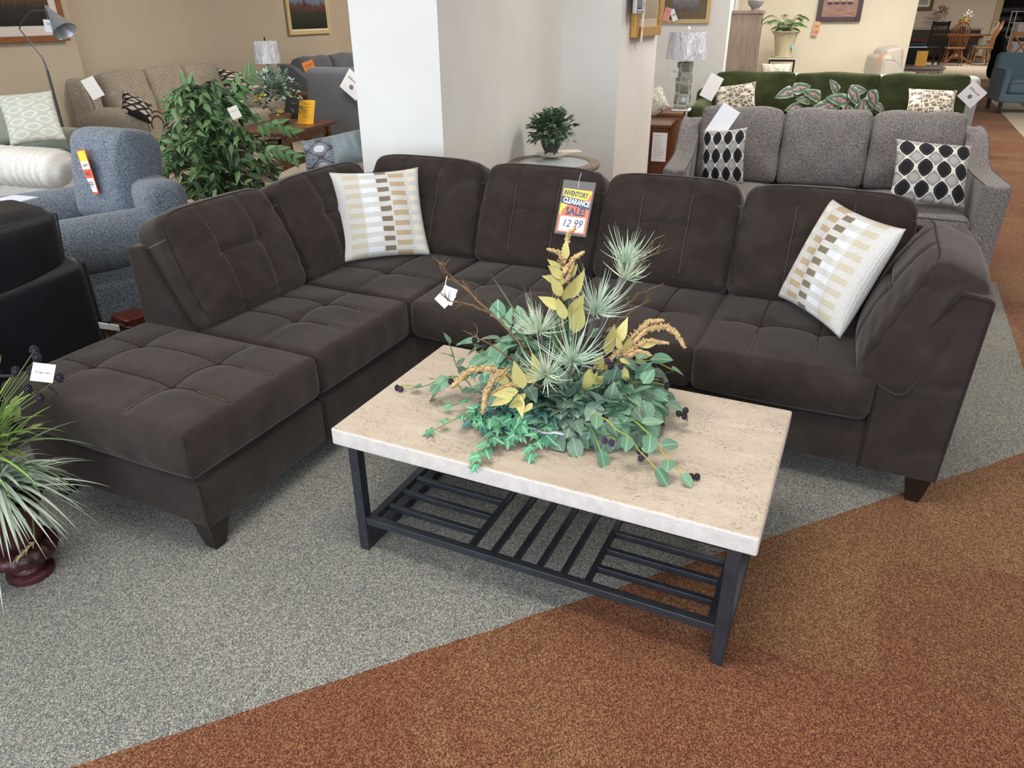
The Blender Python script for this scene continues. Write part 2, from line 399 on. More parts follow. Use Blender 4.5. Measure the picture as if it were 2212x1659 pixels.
def pillow(name, label, cat, size, thick, mat, loc, rot, group=None, n=22, pinch=0.075, piping=None, seed=1, parts=True):
    """throw pillow: local x width, z height, y thickness; uv over the face"""
    rnd = random.Random(seed); w, h = size
    m = MB(); ph = [rnd.uniform(0, 6.3) for _ in range(6)]
    def sh(u, v, sgn):
        x = (u - 0.5) * w; z = (v - 0.5) * h
        eu = 1 - (2 * u - 1) ** 2; ev = 1 - (2 * v - 1) ** 2
        # sides bow inwards between the pointed corners
        x *= 1 - pinch * ev ** 0.8 * abs(2 * u - 1); z *= 1 - pinch * eu ** 0.8 * abs(2 * v - 1)
        t = thick / 2 * (max(0, eu * ev)) ** 0.42
        t += 0.006 * sin(u * 9 + ph[0]) * sin(v * 7 + ph[1]) * (eu * ev) + 0.003 * sin(u * 23 + ph[2] + 4 * v) * eu * ev * 2
        return Vector((x, sgn * t, z))
    idx = {}
    vs = []; uvs = []; fs = []
    for sg in (-1, 1):
        for i in range(n + 1):
            for j in range(n + 1):
                edge = i in (0, n) or j in (0, n)
                if sg == 1 and edge: idx[(sg, i, j)] = idx[(-1, i, j)]; continue
                idx[(sg, i, j)] = len(vs)
                u = 0.5 - 0.5 * cos(pi * i / n); u = 0.5 * u + 0.5 * i / n
                v = 0.5 - 0.5 * cos(pi * j / n); v = 0.5 * v + 0.5 * j / n
                vs.append(sh(u, v, sg)); uvs.append((u, v))
    for sg in (-1, 1):
        for i in range(n):
            for j in range(n):
                q = (idx[(sg, i, j)], idx[(sg, i + 1, j)], idx[(sg, i + 1, j + 1)], idx[(sg, i, j + 1)])
                fs.append(q if sg < 0 else q[::-1])
    m.add(vs, fs, 0, uvs)
    if piping is None:
        o = m.build(name, mat, None, auto=0); o.location = loc; o.rotation_euler = rot
        return tag(o, label, cat, group)
    t = thing(name, label, cat, loc, 0, group); t.rotation_euler = rot
    m.build('pillow_cover', mat, t, auto=0)
    p = MB(); loop = []
    for k in range(4 * n):
        s_, q = divmod(k, n); ij = [(q, 0), (n, q), (n - q, n), (0, n - q)][s_]; loop.append(vs[idx[(-1,) + ij]])
    loop.append(loop[0]); p.tube(loop, 0.0045, 6, cap=False)
    p.build('piping', piping, t)
    return t
def paper(name, label, cat, w, h, loc, rot, mat=None, group=None, th=0.0015):
    t = thing(name, label, cat, loc, 0, group); t.rotation_euler = rot
    m = MB(); m.box(-w / 2, w / 2, -th / 2, th / 2, -h, 0); m.build('sheet', mat or M_WHITE, t, smooth=False); return t
def face_rot(normal, roll=0.0):
    """euler so that local -y points along normal and local z stays up"""
    nrm = Vector(normal).normalized(); y = -nrm; z = Vector((0, 0, 1)); x = y.cross(z).normalized(); z2 = x.cross(y)
    Mx = Matrix((x, y, z2)).transposed() @ Matrix.Rotation(roll, 3, 'Y')
    return Mx.to_euler()
# ------------------------------------------------------------------ the room
def shell():
    m = MB(); m.box(-14, 30, -4.2, 34, -0.05, 0.0); struct(m.build('floor', M_FLOOR, smooth=False))
    m = MB(); m.box(-14, 30, -4.2, 34, 2.8, 2.9); struct(m.build('ceiling', M_CEIL, smooth=False))
    def wall(name, pts, mat, z0=0, z1=2.8, th=0.12):
        # pts: (m, n) corners of the visible faces in order, the body lies on the left-hand side
        m = MB(); poly = [(W(a, b).x, W(a, b).y) for a, b in pts]; m.prism(poly, z0, z1, 'z')
        return struct(m.build(name, mat, smooth=False))
    E2 = aty(959, 335, 3.95); m2 = E2.dot(UU); n2 = E2.dot(VV)
    E1 = atn(782, 325, n2); m1 = E1.dot(UU)
    E3 = atm(1211, 300, m2); n3 = E3.dot(VV)
    E4 = atn(1331, 250, n3); m4_ = E4.dot(UU)
    m5, n5 = -1.04, 7.30
    # stepped pier: front face, side face, second face, second side
    wall('wall_pier', [(m1, n2), (m2, n2), (m2, n3), (m1, n3)], M_WALL)
    wall('wall_centre', [(m2 - 0.3, n3), (m4_, n3), (m5, n5), (m2 - 0.3, n5)], M_WALL)
    wall('wall_left', [(-6.95, 5.6), (-6.95, 15.2), (-7.1, 15.2), (-7.1, 5.6)], M_WALLT)
    wall('wall_left_pilaster', [(-6.80, -3.4), (-6.80, 6.40), (-7.1, 6.40), (-7.1, -3.4)], M_WALLT)
    wall('wall_rear_left', [(-7.1, 15.2), (-1.0, 15.2), (-1.0, 15.3), (-7.1, 15.3)], M_WALLT)
    c = atn(1572, 60, 9.6); mc = c.dot(UU)
    wall('wall_display', [(-4.0, 9.6), (mc, 9.6), (mc, 12.6), (-4.0, 12.6)], M_WALL)
    e6 = atn(1968, 80, 12.2); m6 = e6.dot(UU)
    wall('wall_rear_cream', [(mc - 0.2, 12.2), (m6, 12.2), (m6, 12.35), (mc - 0.2, 12.35)], M_WALLC)
    f = atn(2140, 60, 29.6); mf = f.dot(UU)
    wall('wall_dining', [(1.0, 29.6), (mf, 29.6), (mf, 29.75), (1.0, 29.75)], M_WALLG)
    g = atn(2153, 60, 29.6).dot(UU)
    m = MB(); p = W(mf, 29.55); T = Matrix.Translation(p) @ Matrix.Rotation(-AZ, 4, 'Z')
    m.box(0, g - mf, 0, 0.2, 0, 2.8, T=T); struct(m.build('trim_1', plain('door_casing', (176, 160, 128), 0.6), smooth=False))
    m = MB(); T = Matrix.Translation(W(0, 29.53)) @ Matrix.Rotation(-AZ, 4, 'Z')
    m.box(1.0, mf - 0.02, 0, 0.05, 0, 0.12, T=T); struct(m.build('baseboard_rear', M_CHERRY, smooth=False))
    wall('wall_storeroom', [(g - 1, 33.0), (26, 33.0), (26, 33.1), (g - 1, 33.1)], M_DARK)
    wall('wall_right', [(24, -3.4), (24.1, -3.4), (24.1, 33), (24, 33)], M_WALLG)
    # shop-front wall behind the camera: a sill and a header with the glazed opening between
    wall('wall_front', [(-7.1, -3.6), (24, -3.6), (24, -3.5), (-7.1, -3.5)], M_WALL, 0, 0.45)
    wall('wall_front_header', [(-7.1, -3.6), (24, -3.6), (24, -3.5), (-7.1, -3.5)], M_WALL, 2.65, 2.8)
    return dict(m1=m1, m2=m2, m4=m4_, n2=n2, n3=n3, m5=m5, n5=n5, mc=mc, m6=m6, mf=mf, g=g)
K = shell()

# ------------------------------------------------------------------ brown sectional
def dashes(m, pts, on=0.006, off=0.005, w=0.0016, lift=0.0012, nrm=Vector((0, 0, 1))):
    d = 0; state = True; acc = 0; cur = None
    P = [Vector(p) for p in pts]; seglen = [(P[i + 1] - P[i]).length for i in range(len(P) - 1)]
    tot = sum(seglen)
    def at(s):
        for i, L in enumerate(seglen):
            if s <= L: return P[i].lerp(P[i + 1], s / max(L, 1e-9))
            s -= L
        return P[-1]
    s = 0
    while s + on < tot:
        a, b = at(s) + nrm * lift, at(s + on) + nrm * lift
        m.bar(a, b, w, w * 0.7); s += on + off
def sub(name, mat, parent, L, w, nr=None):
    m = MB()
    if name == 'seam': m.tube(L, w, 4)
    else: dashes(m, L, 0.0055, 0.0055, w, 0.0016 if nr is None else 0.0022, nr or Vector((0, 0, 1)))
    return m.build(name, mat, parent)
def sectional():
    t = thing('sectional_sofa', 'large dark brown velvet L-shaped sectional sofa with tufted seats and open ottoman end', 'sofa', SO, THS)
    FZ, BZ = 0.105, 0.274
    M = MB()
    # base boxes (with flared velvet faces), one unit per section
    def base(a0, a1, b0, b1, name='sofa_base'):
        m = MB()
        def fn(p, q):
            if q.z > 0.2: p.z += 0
            k = 0.004 * (1 - q.x ** 2) * (1 - q.z ** 2); k2 = 0.004 * (1 - q.y ** 2) * (1 - q.z ** 2)
            if abs(q.y) > 0.9: p.y += math.copysign(k, q.y)
            if abs(q.x) > 0.9: p.x += math.copysign(k2, q.x)
            return p
        m.rbox(((a0 + a1) / 2, (b0 + b1) / 2, (FZ + BZ) / 2), (a1 - a0, b1 - b0, BZ - FZ), 0.014, (14, 14, 6), fn)
        m.build(name, M_SOFA, t, auto=0)
    base(-1.14, -0.346, -0.20, 0.372); base(-1.14, -0.346, 0.376, 1.84); base(-0.346, 1.428, 0.982, 1.84)
    # back frames: a wedge profile leaning inwards (distance from the outer face, height)
    prof = [(0, FZ), (0.25, FZ), (0.25, 0.44), (0.255, 0.455), (0.095, 0.745), (0.075, 0.757), (0.012, 0.748), (0, 0.735)]
    def frame(name, prof, p0, p1, inward, along0, along1, mat=M_SOFA):
        m = MB(); n = len(prof)
        vs = []
        for s_ in (along0, along1):
            for r, z in prof:
                q = Vector(p0) + Vector(inward) * r + Vector(p1) * s_; q.z = z; vs.append(q)
        m.add(vs, [tuple(range(n)), tuple(range(n, 2 * n))[::-1]] + [(i, n + i, n + (i + 1) % n, (i + 1) % n) for i in range(n)])
        bmv = m.build(name, mat, t, smooth=True, auto=30)
        bmx = bmesh.new(); bmx.from_mesh(bmv.data); bmesh.ops.recalc_face_normals(bmx, faces=bmx.faces); bmx.to_mesh(bmv.data); bmx.free()
        b = bmv.modifiers.new('bevel', 'BEVEL'); b.width = 0.008; b.segments = 3; b.limit_method = 'ANGLE'; b.angle_limit = radians(35)
        return bmv
    frame('back_frame', prof, (-1.142, 0, 0), (0, 1, 0), (1, 0, 0), 0.345, 1.84)
    frame('back_frame', prof, (0, 1.845, 0), (1, 0, 0), (0, -1, 0), -1.14, 1.62)
    frame('arm_frame', [(0, FZ), (0.238, FZ), (0.243, 0.43), (0.243, 0.44), (0.085, 0.745), (0.07, 0.757), (0.006, 0.748), (-0.012, 0.735)], (1.660, 0, 0), (0, 1, 0), (-1, 0, 0), 0.978, 1.84)
    def pipe(L, r, k): m = MB(); m.tube(L, r, k); m.build('piping', M_SEAM, t)
    # welt lines on the arm panel edges
    pipe([(1.42, 0.976, FZ + 0.003), (1.417, 0.973, 0.30), (1.417, 0.974, 0.437)], 0.0028, 5)
    pipe([(1.412, 0.973, 0.437), (1.577, 0.973, 0.748)], 0.004, 5)
    pipe([(1.577, 0.973, 0.752), (1.664, 0.973, 0.742)], 0.003, 5)
    pipe([(1.663, 0.973, 0.742), (1.656, 0.975, 0.35), (1.652, 0.977, FZ)], 0.0025, 5)
    pipe([(-0.342, 0.374, FZ), (-0.340, 0.374, 0.2), (-0.344, 0.374, BZ)], 0.003, 5)
    pipe([(-0.338, -0.204, FZ), (-0.342, -0.206, 0.2), (-0.350, -0.200, BZ - 0.01)], 0.0025, 5)
    pipe([(-0.890, 0.341, 0.47), (-1.045, 0.341, 0.752)], 0.0035, 5)
    # seat cushions
    def seat(a0, a1, b0, b1, lx, ly, z0=0.286, zt=0.452, r=0.024, front=None, half=False):
        ca, cb = (a0 + a1) / 2, (b0 + b1) / 2; sx, sy = a1 - a0, b1 - b0
        rnd = random.Random(int(a0 * 100 + b0 * 7)); ph = [rnd.uniform(0, 6) for _ in range(4)]
        def top(x, y, qx, qy):
            z = 0.018 * (1 - abs(qx) ** 3) * (1 - abs(qy) ** 3)
            fx = min([abs(x - (l - ca)) for l in lx] + [9]); fy = min([abs(y - (l - cb)) for l in ly] + [9])
            ed = max(0, 1 - max(abs(qx), abs(qy)) ** 8)
            z -= (0.005 * math.exp(-(fx / 0.018) ** 2) + 0.005 * math.exp(-(fy / 0.018) ** 2)) * ed
            z -= 0.010 * math.exp(-(fx * fx + fy * fy) / 0.05 ** 2) * ed
            z += 0.0025 * sin(x * 13 + ph[0]) * sin(y * 11 + ph[1])
            return z
        def fn(p, q):
            if q.z > 0.3:
                p.z += top(p.x, p.y, q.x, q.y) * min(1, (q.z - 0.3) / 0.5)
            k = (1 - q.z ** 2)
            wr = 0.0022 * sin(q.x * 17 + q.z * 4 + ph[2]) * k
            if abs(q.y) > 0.8: p.y += math.copysign((0.016 * k * (1 - q.x ** 4) + wr), q.y)
            if abs(q.x) > 0.8: p.x += math.copysign((0.014 * k * (1 - q.y ** 4) + 0.002 * sin(q.y * 15 + ph[3]) * k), q.x)
            if q.z < -0.5: p.z += -0.006 * (1 - q.x ** 2) + 0.012 * (max(abs(q.x), abs(q.y)) ** 6)
            return p
        m = MB(); m.rbox((ca, cb, (z0 + zt) / 2), (sx, sy, zt - z0), r, (54, 54, 8), fn)
        cobj = m.build('seat_cushion', M_SOFA, t, auto=0)
        zt2 = zt
        def line(p, q, k=24):
            out = []
            for i in range(k + 1):
                x = p[0] + (q[0] - p[0]) * i / k; y = p[1] + (q[1] - p[1]) * i / k
                out.append(Vector((x, y, zt2 + top(x - ca, y - cb, (x - ca) / (sx / 2), (y - cb) / (sy / 2)) + 0.001)))
            return out
        for l in lx:
            L = line((l, b0 + 0.04), (l, b1 - 0.05)); sub('seam', M_SEAM, cobj, L, 0.0015); sub('stitching', M_STITCH, cobj, L[:8], 0.0012)
        for l in ly:
            L = line((a0 + 0.05, l), (a1 - 0.03, l)); sub('seam', M_SEAM, cobj, L, 0.0015); sub('stitching', M_STITCH, cobj, L[-5:], 0.0012)
    seat(-1.148, -0.332, -0.225, 0.362, [-0.96, -0.60], [-0.018, 0.176])
    def corner(x, y): pipe([(x, y, 0.45), (x + 0.012 * (1 if x > -0.7 else -1), y - 0.012, 0.37), (x + 0.004, y - 0.004, 0.296)], 0.002, 5)
    corner(-0.338, -0.219)
    seat(-0.93, -0.332, 0.368, 0.950, [-0.607], [0.582, 0.768])
    seat(-0.93, -0.334, 0.956, 1.62, [-0.60], [1.20])
    seat(-0.330, 0.247, 0.948, 1.62, [-0.14, 0.06], [1.25])
    seat(0.251, 0.827, 0.948, 1.62, [0.44, 0.64], [1.25])
    seat(0.831, 1.412, 0.948, 1.62, [1.01, 1.215], [1.25])
    # back cushions: built upright (x width, y thickness, z height) then leaned on the frame
    def backc(w, h, th, origin, rz, lean, seed=0, seams=True, name='back_cushion', sd=0.10, topdip=0.0, shear=0.0):
        rnd = random.Random(seed); ph = [rnd.uniform(0, 6.3) for _ in range(8)]
        zs = h * 0.56 - h / 2
        T = Matrix.Translation(Vector(origin)) @ Matrix.Rotation(rz, 4, 'Z') @ Matrix.Rotation(lean, 4, 'X')
        T0 = T @ Matrix.Translation(Vector((0, th / 2, h / 2)))
        def face(x, z, qx, qz):
            y = -0.042 * (1 - abs(qx) ** 2.6) * (1 - abs(qz) ** 2.6)
            if seams:
                fx = min(abs(x - sd), abs(x + sd)); ed = max(0, 1 - abs(qz) ** 10)
                y += 0.0085 * math.exp(-(fx / 0.016) ** 2) * ed
                fz = abs(z - zs); inn = 1 / (1 + math.exp((abs(x) - sd) / 0.02))
                y += 0.013 * math.exp(-(fz / 0.014) ** 2) * inn
                y += 0.008 * math.exp(-((fz * fz + fx * fx) / 0.03 ** 2))
            e = abs(qx) ** 3
            y += 0.0030 * e * sin(z * 80 + x * 45 * (1 if x > 0 else -1) + ph[0]) * (1 - abs(qz) ** 4)
            y += 0.003 * sin(x * 12 + ph[1]) * sin(z * 14 + ph[2])
            return y
        def fn(p, q):
            if q.y < -0.3: p.y += face(p.x, p.z, q.x, q.z) * min(1, (-q.y - 0.3) / 0.5)
            k = 1 - q.x ** 4
            if q.z > 0.6: p.z += 0.012 * k - 0.014 * abs(q.x) ** 5 + topdip * q.x
            if abs(q.x) > 0.8: p.x += math.copysign(0.010 * (1 - q.z ** 2), q.x)
            p.y += 0.5 * th * 0.25 * (-q.z) * 0.0
            p.x += shear * q.z
            p.x *= 1 - 0.03 * max(0, q.z)
            return p
        m = MB(); m.rbox((0, 0, 0), (w, th, h), 0.040, (50, 6, 50), fn, T=T0, k=5)
        cobj = m.build(name, M_SOFA, t, auto=0)
        if seams:
            nr = (T0.to_3x3() @ Vector((0, -1, 0))).normalized()
            for x in (-sd, sd):
                L = []
                for i in range(25):
                    z = -h / 2 + 0.045 + (h - 0.075) * i / 24
                    L.append(T0 @ Vector((x, -th / 2 + face(x, z, x / (w / 2), z / (h / 2)) - 0.0006, z)))
                off = (T0.to_3x3() @ Vector((0.004, 0, 0))); sub('seam', M_SEAM, cobj, L, 0.0016)
                sub('stitching', M_STITCH, cobj, [p - off for p in L[1:-1]], 0.0011, nr)
            L = []
            for i in range(13):
                x = -sd + 2 * sd * i / 12; L.append(T0 @ Vector((x, -th / 2 + face(x, zs, x / (w / 2), zs / (h / 2)) - 0.0006, zs)))
            sub('seam', M_SEAM, cobj, L, 0.0016)
        # welt around the front face
        mw = MB(); L = []
        for k in range(64):
            a = 2 * pi * k / 64; cxq = math.copysign(abs(cos(a)) ** 0.22, cos(a)); czq = math.copysign(abs(sin(a)) ** 0.22, sin(a))
            x = cxq * (w / 2 - 0.012); z = czq * (h / 2 - 0.012)
            q = Vector((x / (w / 2), -0.9, z / (h / 2))); v = Vector((x, -th / 2 + 0.012, z)); v = fn(v, q); L.append(T0 @ (v + Vector((0, -0.004, 0))))
        L.append(L[0]); mw.tube(L, 0.0022, 4, cap=False); mw.build('piping', M_SEAM, cobj)
        return T
    lean = radians(-23.5)
    zb = 0.468
    # against the right-hand back (front faces look to -b)
    for i, (a0, a1) in enumerate(((-0.335, 0.245), (0.252, 0.826), (0.834, 1.47))):
        backc(a1 - a0, 0.455, 0.165, ((a0 + a1) / 2, 1.505, zb), 0, lean, 10 + i, topdip=0.0, sd=0.102)
    backc(0.62, 0.455, 0.165, (-0.655, 1.505, zb), 0, lean, 21, sd=0.10)
    # against the left-hand back (front faces look to +a)
    backc(0.575, 0.440, 0.165, (-0.815, 0.655, zb), radians(90), lean, 31, sd=0.10)
    backc(0.66, 0.440, 0.165, (-0.815, 1.285, zb), radians(90), lean, 32, sd=0.10)
    # arm cushion (front face looks to -a)
    backc(0.60, 0.425, 0.18, (1.335, 1.275, zb - 0.015), radians(-90), lean, 41, seams=True, name='arm_cushion', sd=0.10, shear=-0.02)
    # tapered legs
    def leg(a, b, sa, sb):
        m = MB(); z1 = FZ + 0.004; w = 0.082
        top = [(a, b), (a + sa * w, b), (a + sa * w, b + sb * w), (a, b + sb * w)]
        bot = [(a + sa * 0.018, b + sb * 0.018), (a + sa * 0.062, b + sb * 0.018), (a + sa * 0.062, b + sb * 0.062), (a + sa * 0.018, b + sb * 0.062)]
        vs = [(x, y, 0) for x, y in bot] + [(x, y, z1) for x, y in top]
        fs = [(0, 1, 2, 3), (7, 6, 5, 4)] + [(i, i + 4, (i + 1) % 4 + 4, (i + 1) % 4) for i in range(4)]
        if sa * sb < 0: fs = [f[::-1] for f in fs]
        m.add(vs, fs); o = m.build('leg', M_LEG, t, smooth=False, bevel=0.002)
    leg(-0.352, -0.192, -1, 1); leg(-1.132, -0.192, 1, 1); leg(1.65, 0.99, -1, 1); leg(-1.132, 1.83, 1, -1); leg(1.62, 1.83, -1, -1)
    return t
sectional()

# ------------------------------------------------------------------ coffee table
def m_edge():
    t = NT('honed_travertine_edge'); v = t.obj(); n = t.noise(v, 260, 2, 0.6)
    c = t.mix(t.ramp(n, [(0.62, (0, 0, 0, 1)), (0.68, (1, 1, 1, 1))]), t.ramp(t.noise(v, 30, 3), [(0.3, lin((194, 187, 182))), (0.7, lin((212, 205, 200)))]), lin((150, 142, 142)))
    return t.done(c, 0.5)
M_STONE_EDGE = m_edge()
def coffee_table():
    t = thing('coffee_table', 'rectangular coffee table with thick beige travertine top and dark slatted metal frame', 'coffee table', SO, THS)
    L, D, ZT, ZB = 1.192, 0.652, 0.440, 0.386
    m = MB(); m.rbox((L / 2, D / 2, (ZT + ZB) / 2), (L, D, ZT - ZB), 0.007, (4, 4, 2)); tt = m.build('table_top', [M_STONE, M_STONE_EDGE], t, auto=0)
    for pp in tt.data.polygons:
        if abs(pp.normal.z) < 0.75: pp.material_index = 1
    e = 0.032; x0, x1, y0, y1 = 0.052, L - 0.052, 0.038, D - 0.038
    def bar(name, p, q, w=e, h=None): mm = MB(); mm.bar(p, q, w, h); return mm.build(name, M_METAL, t, smooth=False, bevel=0.0015)
    zt = ZB - 0.001
    for x in (x0, x1):
        for y in (y0, y1):
            mm = MB(); mm.box(x - e / 2, x + e / 2, y - e / 2, y + e / 2, 0, zt); mm.build('leg', M_METAL, t, smooth=False, bevel=0.0015)
        bar('floor_rail', (x, y0 + e / 2, e / 2), (x, y1 - e / 2, e / 2))
        bar('top_rail', (x, y0 + e / 2, zt - 0.01), (x, y1 - e / 2, zt - 0.01), e, 0.02)
    for y in (y0, y1): bar('top_rail', (x0 + e / 2, y, zt - 0.006), (x1 - e / 2, y, zt - 0.006), 0.026, 0.012)
    zs = 0.112; r = 0.024
    for y in (y0, y1): bar('shelf_rail', (x0 + e / 2, y, zs), (x1 - e / 2, y, zs), r)
    for x in (x0 + e / 2 + 0.012, x1 - e / 2 - 0.012): bar('shelf_rail', (x, y0 + r / 2, zs), (x, y1 - r / 2, zs), r)
    xa, xb = x0 + 0.365, x1 - 0.365
    for i in range(6):
        x = xa + (xb - xa) * i / 5; bar('shelf_slat', (x, y0 + r / 2, zs), (x, y1 - r / 2, zs), 0.016, 0.02)
    for i in range(6):
        y = y0 + (y1 - y0) * (i + 1) / 7
        bar('shelf_slat', (x0 + e / 2 + 0.024, y, zs), (xa - 0.008, y, zs), 0.016, 0.02)
        bar('shelf_slat', (xb + 0.008, y, zs), (x1 - e / 2 - 0.024, y, zs), 0.016, 0.02)
    return t
coffee_table()

# ------------------------------------------------------------------ checked cushions and sale sign
def m_brick():
    t = NT('woven_brick_pattern'); u, v, _ = t.sep(t.uv())
    per = 9.0
    wx = t.math('ADD', v, t.math('MULTIPLY', t.noise(t.uv(), 7, 2), 0.010))
    def col(u0, u1): return t.math('MULTIPLY', t.math('GREATER_THAN', u, u0), t.math('LESS_THAN', u, u1))
    def rows(ph, duty=0.5): return t.math('LESS_THAN', t.math('FRACT', t.math('MULTIPLY_ADD', wx, per, ph)), duty)
    rib = t.math('FRACT', t.math('MULTIPLY', u, 85)); nz = t.noise(t.map(t.uv(), (150, 40, 1)), 1.0, 2, 0.7)
    nz2 = t.noise(t.map(t.uv(), (260, 260, 1)), 1.0, 2)
    base = t.ramp(t.math('ADD', t.math('MULTIPLY', rib, 0.4), t.math('MULTIPLY', nz, 0.6)), [(0.25, lin((178, 175, 172))), (0.6, lin((222, 219, 214)))])
    def cc(c): return t.mix(t.ramp(nz2, [(0.35, (0, 0, 0, 1)), (0.65, (1, 1, 1, 1))]), lin(c), lin([min(255, x * 1.28 + 12) for x in c]))
    c = base
    for u0, u1, ph, k in ((0.12, 0.29, 0.0, (168, 160, 140)), (0.30, 0.47, 0.5, (196, 200, 208)), (0.485, 0.605, 0.5, (104, 94, 78)), (0.625, 0.80, 0.0, (158, 138, 110)), (0.84, 0.95, 0.5, (196, 188, 172))):
        c = t.mix(t.math('MULTIPLY', col(u0, u1), rows(ph)), c, cc(k))
    t.bump(t.math('ADD', rib, nz2), 0.5, 0.002)
    return t.done(c, 0.9, sheen=0.2)
M_BRICK = m_brick()
def rotm(x, y, z): 
    return Matrix((x, y, z)).transposed().to_euler()
def place_pillow(BL, BR, TL, **kw):
    """orientation from three corner positions of the cover"""
    x = (BR - BL); w = x.length; x.normalize(); z = (TL - BL); z = z - x * z.dot(x); h = z.length; z.normalize(); y = z.cross(x)
    c = BL + x * w / 2 + z * h / 2
    return pillow(size=(w, h), loc=c, rot=rotm(x, y, z), mat=kw.pop('mat'), **kw)
# left one: sits on the corner seat, leans back to the left-hand rear corner
place_pillow(Vector((-0.778, 3.232, 0.478)), Vector((-0.380, 3.372, 0.472)), Vector((-0.825, 3.412, 0.855)), name='checked_pillow', label='white throw pillow with beige and brown brick columns standing in the sofa corner', cat='pillow', thick=0.15, mat=M_BRICK, seed=3)
place_pillow(Vector((1.292, 2.346, 0.860)), Vector((1.208, 2.753, 0.868)), Vector((1.139, 2.324, 0.480)), name='checked_pillow', label='white throw pillow with gold and brown bricks tilted against the cushion of the sofa arm', cat='pillow', thick=0.14, mat=M_BRICK, seed=5)
def sale_sign():
    a0, z0 = 0.165, 0.755
    # hangs on the leaning front face of the second back cushion
    c = S(0.160, 1.535, 0.748)
    lean = radians(-23.5)
    Mx = Matrix.Rotation(THS, 3, 'Z') @ Matrix.Rotation(lean, 3, 'X') @ Matrix.Rotation(radians(1.0), 3, 'Y')
    t = thing('price_sign', 'plastic sleeve with an inventory clearance sale price card hanging on the brown sofa back', 'sign', c, 0); t.rotation_euler = Mx.to_euler()
    w, h = 0.148, 0.232
    navy = plain('navy_print', (44, 52, 92), 0.6); yel = plain('yellow_print', (250, 222, 60), 0.6); org = plain('coral_print', (238, 118, 84), 0.6)
    wht = plain('white_print', (236, 242, 252), 0.5)
    m = MB(); cw = w * 0.90; x0, x1 = -cw / 2, cw / 2; zb_, zt_ = -h / 2 + 0.010, h / 2 - 0.036
    m.box(x0, x1, -0.0010, 0.0, zb_, zt_); m.build('price_card', org, t, smooth=False)
    H = zt_ - zb_
    def poly(name, pts, mat, d):
        mm = MB(); mm.prism([(x0 + x * cw, zb_ + z * H) for x, z in pts], -0.0012 - d, -0.0008 - d, 'y'); mm.build(name, mat, t, smooth=False)
    poly('yellow_band', [(0.02, 0.83), (0.84, 0.74), (0.98, 0.93), (0.98, 0.98), (0.02, 1.0)], yel, 0.0002)
    poly('navy_band', [(0.0, 0.66), (0.99, 0.56), (0.99, 0.75), (0.0, 0.83)], navy, 0.0004)
    poly('yellow_corner', [(0.0, 0.40), (0.08, 0.40), (0.06, 0.47), (0.24, 0.64), (0.0, 0.66)], yel, 0.0002)
    poly('price_panel', [(0.07, 0.03), (0.93, 0.03), (0.93, 0.37), (0.07, 0.37)], wht, 0.0004)
    def txt(s, size, mat, x, z, rot=0.0, sx=1.0, off=0.0, sh=0.0, d=0.0022, name='lettering'):
        text_mesh(s, size, name, mat, t, (x0 + x * cw, -d, zb_ + z * H), (radians(90), -rot, 0), sx=sx, off=off, shear=sh, ext=0.0002)
    txt('INVENTORY', 0.031, navy, 0.46, 0.885, radians(-4), 0.64, 0.0010, 0.0)
    txt('CLEARANCE', 0.031, wht, 0.52, 0.705, radians(-5), 0.70, 0.0012, 0.0)
    txt('SALE!', 0.044, navy, 0.55, 0.485, radians(0), 0.86, 0.0016, 0.0)
    txt('12', 0.046, navy, 0.30, 0.205, 0, 0.9, 0.0002, 0.25); txt('99', 0.046, navy, 0.68, 0.215, 0, 0.9, 0.0002, 0.3)
    g = NT('clear_plastic'); g.b.inputs['IOR'].default_value = 1.3
    gm = g.done((1, 1, 1, 1), 0.06, spec=0.6, alpha=0.09)
    m = MB(); m.rbox((0, 0.0005, 0), (w, 0.0075, h), 0.003, (3, 1, 3)); m.build('plastic_sleeve', gm, t)
    m = MB(); m.tube([(0, -0.002, h / 2 - 0.03), (-0.003, -0.004, h / 2), (0.0, -0.001, h / 2 + 0.035)], 0.0009, 5); m.build('fastener', M_WHITE, t)
sale_sign()
